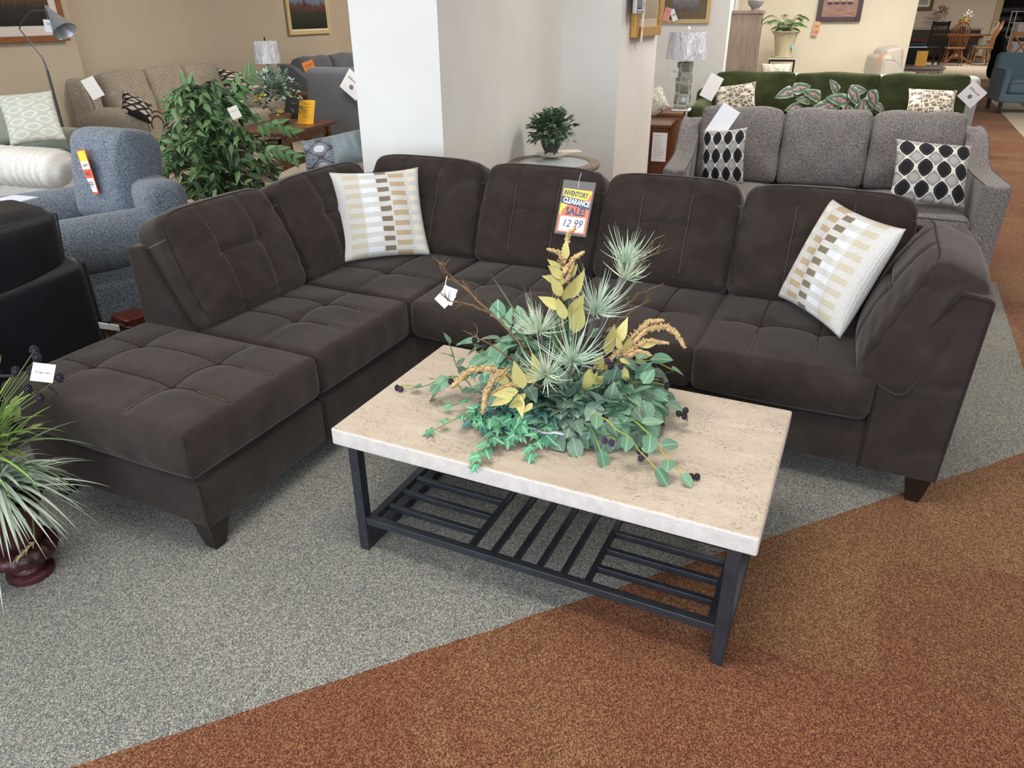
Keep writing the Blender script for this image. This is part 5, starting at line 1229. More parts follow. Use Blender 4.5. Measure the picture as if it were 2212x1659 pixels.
def arrangement():
    Z = 0.4405
    C = Vector((0.145, 1.850, Z))
    t = thing('floral_arrangement', 'large artificial arrangement of bramble, ivy, spiky blooms and golden plumes on the travertine table', 'flower arrangement', C)
    def L(p): return Vector(p) - C
    def P(u, v, y): return L(aty(u, v, y))
    def Q(u, v, z=0.02): return L(atz(u, v, Z + z))
    rd = random.Random(2)
    # scalloped lace-edged bowl
    m = MB(); m.lathe([(0.06, 0.001), (0.085, 0.003), (0.12, 0.02), (0.155, 0.045), (0.172, 0.052), (0.176, 0.056), (0.168, 0.056), (0.148, 0.050), (0.11, 0.035), (0.001, 0.03)], 72, fn=lambda a, i, z: 1 + ((0.045 * abs(sin(9 * a))) if 3 <= i <= 6 else 0))
    m.build('bowl', plain('white_lace_ceramic', (206, 210, 222), 0.45, bump=0.5, bs=160), t, auto=0)
    m = MB(); m.lathe([(0.001, 0.04), (0.13, 0.042), (0.12, 0.055), (0.05, 0.062), (0.001, 0.064)], 24, fn=lambda a, i, z: 1 + 0.04 * sin(5 * a + i)); m.build('moss', M_MOSS, t, auto=0)
    hub = Vector((0, 0, 0.05))
    def stem_path(a, b, sag=0.0, k=8, wob=0.0):
        out = []
        for i in range(k + 1):
            s_ = i / k; p = Vector(a).lerp(Vector(b), s_); p.z += sag * 4 * s_ * (1 - s_)
            if wob: p += Vector((rd.uniform(-1, 1), rd.uniform(-1, 1), rd.uniform(-1, 1))) * wob * (0 < i < k)
            out.append(p)
        return out
    # bramble sprays: (u, v, height above table) end points for trailing stems, leaves set along them
    def sprig(name, end, mat, n, LL, WW, kind, sag, spread, seed, start=None, stem=M_STEM, r=0.0016, droop=0.2, wig=0.006):
        rr = random.Random(seed); a = start if start is not None else hub + Vector((rr.uniform(-.05, .05), rr.uniform(-.05, .05), 0.03))
        path = stem_path(a, end, sag, 10, wig)
        ms = MB(); ms.tube(path, [r * 1.3] * 6 + [r] * 5, 5); so = ms.build('stem', stem, t)
        m = MB()
        for i in range(n):
            s_ = 0.22 + 0.78 * (i + 0.5) / n; j = min(9, int(s_ * 10)); f = s_ * 10 - j; p = path[j].lerp(path[j + 1], f)
            d = (path[j + 1] - path[j]).normalized(); sd = d.cross(Vector((0, 0, 1))).normalized() * (1 if i % 2 else -1)
            dd = d * rr.uniform(0.2, 0.8) + sd * rr.uniform(0.5, 1.0) + Vector((0, 0, rr.uniform(-0.1, 0.35)))
            if i == n - 1: dd = d
            sc = rr.uniform(0.72, 1.1)
            q = p + Vector((0, 0, 0.004)) + dd.normalized() * 0.006
            m.leaf(q, dd, Vector((rr.uniform(-.35, .35), rr.uniform(-.6, 0.1), 1)), LL * sc, WW * sc, droop * rr.uniform(.3, 1.6), 0.18, 0, kind, seg=6)
        m.build(name, mat, t, auto=0)
        return path
    # left bramble trailing towards (870, 840) and the tall curled spray
    sprig('bramble_leaves', Q(900, 838, 0.02), L_BRAM, 7, 0.055, 0.036, 'oval', 0.05, 1, 1)
    sprig('bramble_leaves', Q(935, 858, 0.012), L_BRAM, 4, 0.05, 0.036, 'oval', 0.04, 1, 2, start=Q(1000, 850, 0.05))
    sprig('bramble_leaves', P(968, 735, 1.95), L_BRAM2, 6, 0.055, 0.030, 'oval', -0.04, 1, 3, start=Q(1040, 850, 0.05))
    # right bramble sprays
    for e, n_, sg, sd_, mm in ((Q(1478, 900, 0.03), 7, 0.07, 4, L_BRAM2), (P(1455, 800, 1.90), 8, 0.06, 5, L_BRAM), (Q(1480, 1035, 0.015), 9, 0.05, 6, L_BRAM), (Q(1430, 1030, 0.02), 6, 0.05, 7, L_BRAM), (Q(1300, 985, 0.02), 6, 0.05, 8, L_BRAM), (Q(1240, 960, 0.03), 5, 0.06, 9, L_BRAM2), (Q(1390, 930, 0.04), 8, 0.07, 10, L_BRAM), (P(1440, 860, 1.85), 8, 0.05, 11, L_BRAM)):
        sprig('bramble_leaves', e, mm, n_, 0.062, 0.044, 'oval', sg, 1, sd_, stem=M_LSTEM)
    # ivy trails over the front left
    for e, n_, sd_, mm, st_ in ((Q(1025, 1010, 0.004), 9, 21, L_IVY, Q(1110, 900, 0.05)), (Q(1060, 960, 0.01), 5, 22, L_IVYD, Q(1130, 900, 0.05)), (Q(925, 935, 0.008), 9, 23, L_IVY, None), (Q(1010, 915, 0.015), 8, 24, L_IVYD, None), (Q(960, 880, 0.02), 6, 25, L_IVY, None), (Q(1145, 990, 0.012), 7, 26, L_IVY, Q(1200, 910, 0.05)), (Q(1090, 930, 0.02), 6, 27, L_IVYD, None), (P(1075, 870, 1.80), 7, 28, L_IVYD, None)):
        sprig('ivy_leaves', e, mm, n_, 0.036, 0.034, 'ivy', 0.03, 1, sd_, start=st_, r=0.0011)
    # dense leafy body
    for k, (mat, n_, kind, LL, WW, c, r) in enumerate(((L_BRAM2, 62, 'oval', 0.074, 0.054, (0.05, -0.05, 0.085), (0.15, 0.11, 0.07)), (L_IVYD, 40, 'ivy', 0.046, 0.044, (-0.03, -0.07, 0.085), (0.10, 0.08, 0.05)), (L_BRAM, 26, 'oval', 0.064, 0.048, (0.02, -0.10, 0.075), (0.10, 0.05, 0.04)), (L_BRAM2, 24, 'oval', 0.064, 0.046, (-0.11, -0.02, 0.12), (0.10, 0.10, 0.07)), (L_BRAM, 40, 'oval', 0.062, 0.044, (0.13, -0.04, 0.095), (0.15, 0.12, 0.10)), (L_IVYD, 34, 'ivy', 0.042, 0.04, (-0.09, -0.02, 0.09), (0.13, 0.12, 0.09)), (L_BRAM, 26, 'oval', 0.072, 0.05, (-0.13, 0.10, 0.20), (0.12, 0.10, 0.10)), (L_BRAM2, 30, 'oval', 0.070, 0.046, (0.0, 0.10, 0.18), (0.20, 0.10, 0.12)))):
        m = MB(); leafy(m, c, n_, r, LL, WW, 40 + k, kind, 0.1, 0.8, 0.25, 0.5)
        m.v = [(x, y, max(z, 0.006)) for x, y, z in m.v]; m.build('foliage', mat, t, auto=0)['kind'] = 'stuff'
    # shingled outer leaves of the body
    def dome(mat, c, r, n_, LL, WW, kind, seed, a0=0, a1=2 * pi, e0=0.0, e1=1.35):
        rr = random.Random(seed); m = MB(); k = 0
        while k < n_:
            a = rr.uniform(a0, a1); el = e0 + (e1 - e0) * rr.random() ** 1.25
            nr = Vector((cos(a) * cos(el), sin(a) * cos(el), sin(el))); q = Vector(c) + Vector((nr.x * r[0], nr.y * r[1], nr.z * r[2])) * rr.uniform(0.86, 1.06)
            out = Vector((cos(a), sin(a), 0)); tg_ = out * sin(el) - Vector((0, 0, 1)) * cos(el) * 0.8 + out * 0.35
            d = tg_ + Vector((-sin(a), cos(a), 0)) * rr.uniform(-1.1, 1.1) + nr * rr.uniform(-.1, .35)
            sc = rr.uniform(.7, 1.12); m.leaf(q - d.normalized() * LL * .4, d, nr + Vector((rr.uniform(-.35, .35), rr.uniform(-.5, .1), .35)), LL * sc, WW * sc, rr.uniform(.05, .35), .16, 0, kind, 6); k += 1
        m.v = [(x, y, max(z, 0.006)) for x, y, z in m.v]
        o = m.build('foliage', mat, t, auto=0); o['kind'] = 'stuff'
    dome(L_BRAM, (0.10, -0.02, 0.02), (0.21, 0.15, 0.125), 78, 0.070, 0.054, 'oval', 201, -2.6, 0.9)
    dome(L_BRAM2, (0.08, -0.03, 0.02), (0.20, 0.16, 0.12), 60, 0.072, 0.056, 'oval', 202, -2.7, 0.9)
    dome(L_IVYD, (-0.08, -0.02, 0.02), (0.17, 0.13, 0.11), 60, 0.046, 0.046, 'ivy', 203, -4.0, -1.3)
    dome(L_IVY, (-0.07, -0.03, 0.02), (0.20, 0.15, 0.09), 34, 0.042, 0.042, 'ivy', 204, -3.9, -1.3)
    dome(L_BRAM, (-0.12, 0.08, 0.10), (0.13, 0.10, 0.12), 40, 0.066, 0.05, 'oval', 205, -4.2, -0.6)
    dome(L_BRAM2, (0.16, 0.06, 0.06), (0.15, 0.10, 0.10), 34, 0.062, 0.048, 'oval', 206, -1.8, 1.2)
    # long grass blades
    m = MB()
    for u, v, y, wv in ((1020, 592, 1.95, 0.010), (1105, 602, 1.9, 0.011), (1000, 655, 1.85, 0.008), (1008, 700, 1.80, 0.008), (1470, 745, 1.9, 0.008), (985, 905, 1.72, 0.007), (955, 935, 1.70, 0.006), (1250, 1060, 1.60, 0.005), (1200, 640, 1.9, 0.020), (1225, 600, 1.9, 0.022), (1242, 640, 1.95, 0.018), (1260, 660, 1.9, 0.016), (1180, 690, 1.92, 0.016), (1290, 690, 1.95, 0.014), (1340, 650, 1.95, 0.010), (1130, 650, 1.95, 0.010), (1330, 800, 1.8, 0.01), (1475, 840, 1.8, 0.007)):
        e = P(u, v, y); a = hub + Vector((rd.uniform(-.03, .03), rd.uniform(-.02, .04), 0.02)); d = e - a
        arch = 0.10 if v < 720 and (u < 1150 or u > 1320) else 0.03
        m.blade(a, d + Vector((0, 0, arch + 0.04)), d.length * 1.02, wv, arch * 0.9, seg=10, side=Vector((1, 0.2, 0.1)) if v < 700 else None)
    m.build('grass_blades', L_GRASS, t, auto=0)
    # spiky pincushion heads on mauve stems
    for k, (u, v, y, R_, base_v) in enumerate(((1352, 568, 1.97, 0.092, 0), (1350, 602, 1.95, 0.075, 0), (1287, 672, 1.88, 0.118, 0), (1166, 716, 1.84, 0.095, 0), (1237, 782, 1.74, 0.110, 0), (1180, 812, 1.72, 0.095, 0))):
        c = P(u, v, y); a = hub + Vector(((u - 1230) * 0.0002, 0, 0)); ms = MB(); ms.tube(stem_path(a, c, 0.0, 6), [0.0035] * 5 + [0.004, 0.006], 6); so = ms.build('bloom_stem', M_PSTEM, t)
        ax = (c - a).normalized(); ax = (ax + Vector(((u - 1260) * 0.0008, -0.25, 0.35))).normalized()
        m = MB(); rr = random.Random(60 + k)
        for j in range(105):
            a1 = rr.uniform(0, 2 * pi); el = rr.uniform(-0.05, 1.5); o = ax.orthogonal().normalized(); b = ax.cross(o)
            d = ax * sin(el) + (o * cos(a1) + b * sin(a1)) * cos(el)
            Ls = R_ * rr.uniform(0.6, 1.0)
            m.blade(c + d * 0.004, d, Ls, 0.0026, rr.uniform(-.75, -.15) if el < 0.7 else rr.uniform(-.2, .35), 0, 6, side=d.cross(Vector((rr.uniform(-1, 1), rr.uniform(-1, 1), rr.uniform(-1, 1)))))
        m.build('spiky_bloom', L_PALE if k % 2 else L_PALEB, so, auto=0)
        if k in (2, 4):
            pass
    # golden plumes
    def plume(path, r, seed):
        rr = random.Random(seed); m = MB(); n = len(path) - 1
        tot = sum((path[i + 1] - path[i]).length for i in range(n)); cnt = int(tot / 0.0009)
        for i in range(cnt):
            s_ = i / cnt * n; j = int(s_); p = path[j].lerp(path[j + 1], s_ - j); f = 1 - 0.72 * (i / cnt) ** 2.2
            d = Vector((rr.gauss(0, 1), rr.gauss(0, 1), rr.gauss(0, 1))).normalized() * r * f
            m.ball(p + d * rr.uniform(.8, 1.35), 0.0034 * rr.uniform(0.6, 1.2), 4, 3)
        m.tube(path, [r * 0.7] * n + [r * 0.2], 6); return m.build('plume', M_AMAR, t, auto=0)
    for k, (pts, r) in enumerate(((((1205, 600, 1.86), (1212, 565, 1.86), (1222, 530, 1.86), (1230, 503, 1.86), (1242, 492, 1.85)), 0.008), (((1222, 565, 1.85), (1205, 545, 1.85), (1183, 538, 1.84)), 0.006), (((1215, 590, 1.84), (1238, 560, 1.84), (1262, 543, 1.84)), 0.007), (((1222, 610, 1.84), (1230, 590, 1.84), (1240, 570, 1.83)), 0.006),
                                 (((1330, 765, 1.83), (1370, 725, 1.84), (1400, 695, 1.84), (1432, 692, 1.83)), 0.009), (((1345, 765, 1.82), (1395, 712, 1.82), (1440, 705, 1.82), (1462, 722, 1.80), (1480, 752, 1.79)), 0.009), (((1350, 765, 1.81), (1395, 735, 1.81), (1445, 742, 1.80)), 0.007), (((1355, 770, 1.80), (1380, 757, 1.80), (1407, 768, 1.79)), 0.006), (((1300, 800, 1.82), (1330, 765, 1.82), (1345, 750, 1.82)), 0.008),
                                 (((1105, 815, 1.72), (1060, 795, 1.70), (1015, 800, 1.68), (990, 822, 1.67), (975, 838, 1.66)), 0.009), (((1095, 800, 1.71), (1070, 812, 1.69), (1050, 845, 1.67), (1042, 893, 1.66)), 0.010), (((1115, 830, 1.70), (1080, 838, 1.69), (1055, 855, 1.68)), 0.006), (((1225, 640, 1.86), (1228, 625, 1.86), (1232, 612, 1.86)), 0.006))):
        path = [P(*p) for p in pts]; fine = []
        for i in range(len(path) - 1):
            for j in range(4): fine.append(path[i].lerp(path[i + 1], j / 4))
        fine.append(path[-1]); plume(fine, r, 80 + k)
    ms = MB(); ms.tube([hub, P(1210, 700, 1.86), P(1215, 640, 1.86), P(1225, 560, 1.86)], 0.003, 6); ms.build('stem', M_TWIG, t)
    ms = MB(); ms.tube([hub, P(1300, 810, 1.82), P(1350, 765, 1.82)], 0.003, 6); ms.build('stem', M_TWIG, t)
    ms = MB(); ms.tube([hub, P(1160, 830, 1.74), P(1110, 815, 1.72)], 0.003, 6); ms.build('stem', M_TWIG, t)
    # straw-coloured leaves
    def yl(spec, seed):
        rr = random.Random(seed); m = MB()
        for u, v, du, dv, y, LL in spec:
            a = P(u, v, y); b = P(u + du, v + dv, y - 0.01); d = b - a; m.leaf(a, d, Vector((rr.uniform(-.5, .5), -1, rr.uniform(-.2, .5))), d.length, d.length * 0.42, rr.uniform(-.2, .3), 0.25, 0, 'lance', 7)
        m.build('straw_leaves', L_YEL, t, auto=0)
    yl([(1222, 560, 0, -40, 1.84, 0), (1210, 580, -28, -20, 1.84, 0), (1215, 600, -35, -28, 1.84, 0), (1222, 610, -52, -14, 1.84, 0), (1212, 640, -22, -45, 1.83, 0), (1225, 645, 42, -55, 1.84, 0), (1218, 650, 20, -55, 1.83, 0), (1212, 665, -50, -25, 1.83, 0), (1230, 690, 35, -60, 1.84, 0), (1228, 600, 20, -30, 1.85, 0), (1220, 690, -14, -50, 1.82, 0), (1240, 720, 18, -70, 1.84, 0)], 1)
    yl([(1312, 765, 8, -72, 1.83, 0), (1335, 740, 18, -52, 1.83, 0), (1340, 755, -8, -26, 1.82, 0), (1350, 760, 12, -36, 1.82, 0), (1380, 745, 48, -6, 1.81, 0), (1338, 775, 24, 12, 1.81, 0), (1290, 800, 10, -44, 1.82, 0), (1310, 815, -40, 14, 1.80, 0), (1340, 790, 20, 40, 1.80, 0), (1285, 790, -30, 60, 1.80, 0)], 2)
    yl([(1130, 840, -20, -62, 1.70, 0), (1120, 845, -60, 6, 1.69, 0), (1120, 850, 10, 52, 1.68, 0), (1110, 850, -52, 28, 1.68, 0), (1135, 850, -35, 30, 1.68, 0), (1100, 830, -40, -28, 1.70, 0), (1165, 810, -15, -45, 1.72, 0), (1160, 820, -50, -10, 1.72, 0), (1128, 868, -28, 16, 1.67, 0), (1150, 870, -20, 24, 1.67, 0)], 3)
    # curly twigs
    def twig(pts, r, seed, branches=5):
        rr = random.Random(seed); path = [P(*p) for p in pts]; fine = []
        for i in range(len(path) - 1):
            for j in range(4): fine.append(path[i].lerp(path[i + 1], j / 4) + Vector((rr.uniform(-1, 1), rr.uniform(-1, 1), rr.uniform(-1, 1))) * 0.0022)
        fine.append(path[-1]); n = len(fine); m = MB(); m.tube(fine, [r * (1 - 0.75 * i / n) for i in range(n)], 5)
        for b in range(branches):
            j = rr.randint(n // 3, n - 2); p = fine[j]; d = (fine[j + 1] - fine[j - 1]).normalized(); L_ = rr.uniform(0.02, 0.05); q = [p]
            dv = (d + Vector((rr.uniform(-.9, .9), rr.uniform(-.6, .6), rr.uniform(-.7, .9)))).normalized()
            for s_ in range(4): dv = (dv + Vector((rr.uniform(-.5, .5), rr.uniform(-.4, .4), rr.uniform(-.3, .5)))).normalized(); q.append(q[-1] + dv * L_ / 4)
            m.tube(q, [r * 0.5, r * 0.42, r * 0.35, r * 0.25, r * 0.1], 4)
        m.build('twig', M_TWIG, t, auto=0)
    for k, (pts, r, b) in enumerate((((( 1180, 800, 1.85), (1060, 675, 1.86), (1000, 620, 1.87), (965, 590, 1.88), (952, 565, 1.88)), 0.004, 12), (((1060, 678, 1.86), (1010, 655, 1.86), (970, 650, 1.86), (948, 630, 1.86)), 0.003, 9), (((1250, 800, 1.9), (1330, 680, 1.94), (1380, 635, 1.95), (1434, 612, 1.95)), 0.0035, 8), (((1280, 780, 1.9), (1340, 690, 1.93), (1385, 660, 1.93), (1402, 645, 1.93)), 0.0028, 6), (((1350, 600, 1.95), (1378, 560, 1.97), (1410, 520, 1.97), (1436, 507, 1.97)), 0.0026, 5), (((1360, 590, 1.95), (1398, 555, 1.96), (1425, 548, 1.96)), 0.0022, 4), (((1370, 585, 1.95), (1400, 545, 1.96), (1417, 535, 1.96)), 0.0022, 3), (((1110, 780, 1.80), (1060, 745, 1.80), (1025, 725, 1.80), (1000, 714, 1.80)), 0.0028, 6))):
        twig(pts, r, 100 + k, b)
    # berries
    def berry(p, r, mat, parent):
        m = MB(); rr = random.Random(int(abs(p.x) * 9999))
        m.ball(p, r * 0.8, 8, 6, sq=(1, 1, 1.25))
        for i in range(40):
            z = 1 - 2 * (i + .5) / 40; a = 2.4 * i; s_ = sqrt(1 - z * z); m.ball(p + Vector((s_ * cos(a) * r * .85, s_ * sin(a) * r * .85, z * r * 1.05)), r * 0.26, 5, 3)
        return m.build('berry', mat, parent, auto=0)
    groups = [((1300, 880), [(1283, 800, 1.80, 0), (1312, 780, 1.80, 1), (1320, 792, 1.79, 0), (1340, 792, 1.79, 1)]), ((1350, 830), [(1355, 822, 1.80, 1), (1428, 822, 1.86, 1), (1441, 833, 1.85, 0)]), ((1300, 910), [(1293, 908, 1.70, 0), (1301, 903, 1.70, 1), (1248, 933, 1.66, 0), (1276, 790, 1.8, 1)]), ((1330, 950), [(1306, 952, 1.63, 1), (1321, 957, 1.63, 1)]), ((1400, 985), [(1381, 974, 1.62, 0), (1392, 984, 1.61, 1), (1384, 990, 1.61, 1)]), ((1478, 1030), [(1490, 1048, 1.535, 0), (1503, 1049, 1.535, 0)]), ((1465, 905), [(1466, 893, 1.76, 0), (1481, 887, 1.76, 0), (1478, 899, 1.76, 0)]), ((900, 838), [(858, 838, 2.04, 0), (866, 844, 2.03, 1)]), ((985, 815), [(974, 824, 1.87, 0)]), ((1030, 790), [(1025, 735, 1.90, 0), (1047, 750, 1.90, 0)])]
    for (su, sv), bs in groups:
        base = P(su, sv, bs[0][2] + 0.01)
        for u, v, y, kk in bs:
            p = P(u, v, y); p.z = max(p.z, 0.009)
            ms = MB(); ms.tube(stem_path(base, p, 0.01, 4), 0.0013, 5); so = ms.build('berry_stem', M_LSTEM, t); berry(p, 0.0085, M_BERRYP if kk else M_BERRY, so)
    # price tags tied to the left twig
    for du, dv, rz_ in ((0, 0, 0.35), (-6, 5, 0.8)):
        p = P(968 + du, 638 + dv, 1.868 + du * 0.0006); e = Euler((radians(62), rz_, radians(-8)))
        m = MB(); m.box(-0.019, 0.019, -0.023, 0.023, -0.0004, 0.0004); o = m.build('price_tag', M_WHITE, t, smooth=False); o.location = p; o.rotation_euler = e
        if du == 0: text_mesh('Arrangement', 0.006, 'lettering', M_BLACK, o, (0.006, 0, 0.0006), (0, 0, radians(-75)), ext=0.0001)
    m = MB(); m.tube([P(966, 596, 1.878), P(962, 612, 1.872), P(966, 622, 1.868)], 0.0012, 5); m.build('tie', M_WHITE, t)
arrangement()

# ivy pot on the round table
def ivy_pot():
    z = ZT + 0.022; t = thing('potted_ivy', 'bushy dark ivy in a small footed pewter pot on the scalloped plate', 'plant', (pl.x, pl.y, z), 0)
    m = MB(); m.lathe([(0.030, 0.012), (0.045, 0.016), (0.062, 0.05), (0.070, 0.085), (0.066, 0.09), (0.05, 0.08), (0.001, 0.078)], 20); m.build('pot', plain('pewter_pot', (84, 84, 82), 0.5, var=.4, vs=30, bump=.5, bs=60), t)
    for k in range(4):
        a = 0.5 + pi / 2 * k; m = MB(); m.tube([(0.036 * cos(a), 0.036 * sin(a), 0.018), (0.048 * cos(a), 0.048 * sin(a), 0.0)], [0.007, 0.005], 6); m.build('foot', M_BLKM, t)
    m = MB(); leafy(m, (0, 0, 0.135), 330, (0.165, 0.15, 0.15), 0.048, 0.044, 9, 'ivy', -0.1, 1.0, 0.3, 0.35)
    m.v = [(x, y, max(z, 0.005)) for x, y, z in m.v]; m.build('foliage', L_DARK, t, auto=0)
    m = MB(); rr = random.Random(3)
    for k in range(26):
        a = rr.uniform(0, 6.28); R_ = rr.uniform(0.08, 0.17); m.tube([(0, 0, 0.07), (cos(a) * R_ * .5, sin(a) * R_ * .5, 0.16 + rr.uniform(-.03, .06)), (cos(a) * R_, sin(a) * R_ * .9, rr.uniform(0.03, 0.25))], 0.0014, 4)
    m.build('vines', M_STEM, t)
ivy_pot()

# ficus
def ficus():
    c = Vector((-1.98, 5.05, 0)); t = thing('ficus_tree', 'bushy artificial ficus with fresh green leaves behind the left of the sectional', 'plant', c)
    m = MB(); m.lathe([(0.11, 0), (0.13, 0.01), (0.15, 0.22), (0.16, 0.24), (0.145, 0.24), (0.13, 0.21), (0.001, 0.20)], 24); m.build('pot', plain('dark_basket', (60, 44, 34), .8), t)
    rr = random.Random(12); mb = MB(); ml = MB(); ml2 = MB()
    for k in range(3): mb.tube([(0.03 * cos(k * 2), 0.03 * sin(k * 2), 0.2), (0.04 * cos(k * 2 + 1), 0.04 * sin(k * 2 + 1), 0.6), (0.05 * cos(k * 2 + 2), 0.05 * sin(k * 2 + 2), 1.02)], [0.012, 0.010, 0.006], 6)
    for k in range(165):
        z0 = rr.uniform(0.42, 1.10); a = rr.uniform(0, 2 * pi); el = rr.uniform(0.0, 0.9)
        R_ = (0.22 + 0.30 * (1 - abs(z0 - 0.62) / 0.55)) * rr.uniform(0.7, 1.1)
        R_ = max(0.12, R_); p0 = Vector((0, 0, z0)); d = Vector((cos(a), sin(a), 0))
        pts = [p0 + d * R_ * s_ + Vector((0, 0, R_ * (el * s_ - (0.35 + el * 0.9) * s_ * s_))) for s_ in (0, .25, .5, .75, 1)]
        mb.tube(pts, [0.004, 0.003, 0.0025, 0.002, 0.001], 4)
        for j in range(1, 5):
            for s2 in range(3):
                q = pts[j - 1].lerp(pts[j], rr.random()); sd = Vector((-sin(a), cos(a), 0)) * rr.choice((-1, 1)); dd = d * rr.uniform(.2, .9) + sd * rr.uniform(.2, .9) + Vector((0, 0, rr.uniform(-.75, 0.15)))
                (ml if rr.random() < 0.62 else ml2).leaf(q, dd, Vector((rr.uniform(-.5, .5), rr.uniform(-.8, .2), 1)), rr.uniform(0.060, 0.095), rr.uniform(0.030, 0.042), rr.uniform(0.1, 0.5), 0.22, 0, 'lance', 4)
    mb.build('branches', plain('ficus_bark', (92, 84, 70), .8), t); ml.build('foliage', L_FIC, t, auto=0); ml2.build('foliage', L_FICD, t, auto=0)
    # the long spray reaching left over the oatmeal sofa
    for (u0, v0, y0), (u1, v1, y1), n_ in (((440, 300, 4.9), (345, 335, 4.85), 11), ((450, 240, 5.0), (390, 180, 5.0), 9), ((560, 330, 4.8), (650, 350, 4.7), 12), ((500, 220, 5.0), (560, 160, 5.0), 10), ((560, 270, 4.8), (645, 300, 4.8), 10)):
        A_, B_ = aty(u0, v0, y0) - c, aty(u1, v1, y1) - c; m = MB(); ms = MB(); path = [A_.lerp(B_, s_ / 6) + Vector((0, 0, 0.05 * sin(pi * s_ / 6))) for s_ in range(7)]; ms.tube(path, 0.002, 4)
        for j in range(n_):
            s_ = 0.1 + 0.9 * j / n_; q = path[int(s_ * 6)]; d = (B_ - A_).normalized(); sd = d.cross(Vector((0, 1, 0))) * (1 if j % 2 else -1)
            m.leaf(q, d * 0.5 + sd * rr.uniform(.3, .9) + Vector((0, 0, -0.3)), Vector((rr.uniform(-.3, .3), -1, .6)), 0.08, 0.036, 0.25, 0.2, 0, 'lance', 5)
        ms.build('branch', M_STEM, t); m.build('foliage', L_FIC, t, auto=0)
    p = aty(507, 243, 4.62) - c
    mt = MB(); mt.box(-0.03, 0.03, -0.0006, 0.0006, -0.035, 0.035); o = mt.build('price_tag', M_CREAMP, t, smooth=False); o.location = p; o.rotation_euler = (0.1, -0.35, 0.1)
    text_mesh('Ficus Tree', 0.009, 'lettering', M_BLACK, o, (0, -0.001, 0.01), (radians(90), 0, 0), ext=0.0001)
ficus()

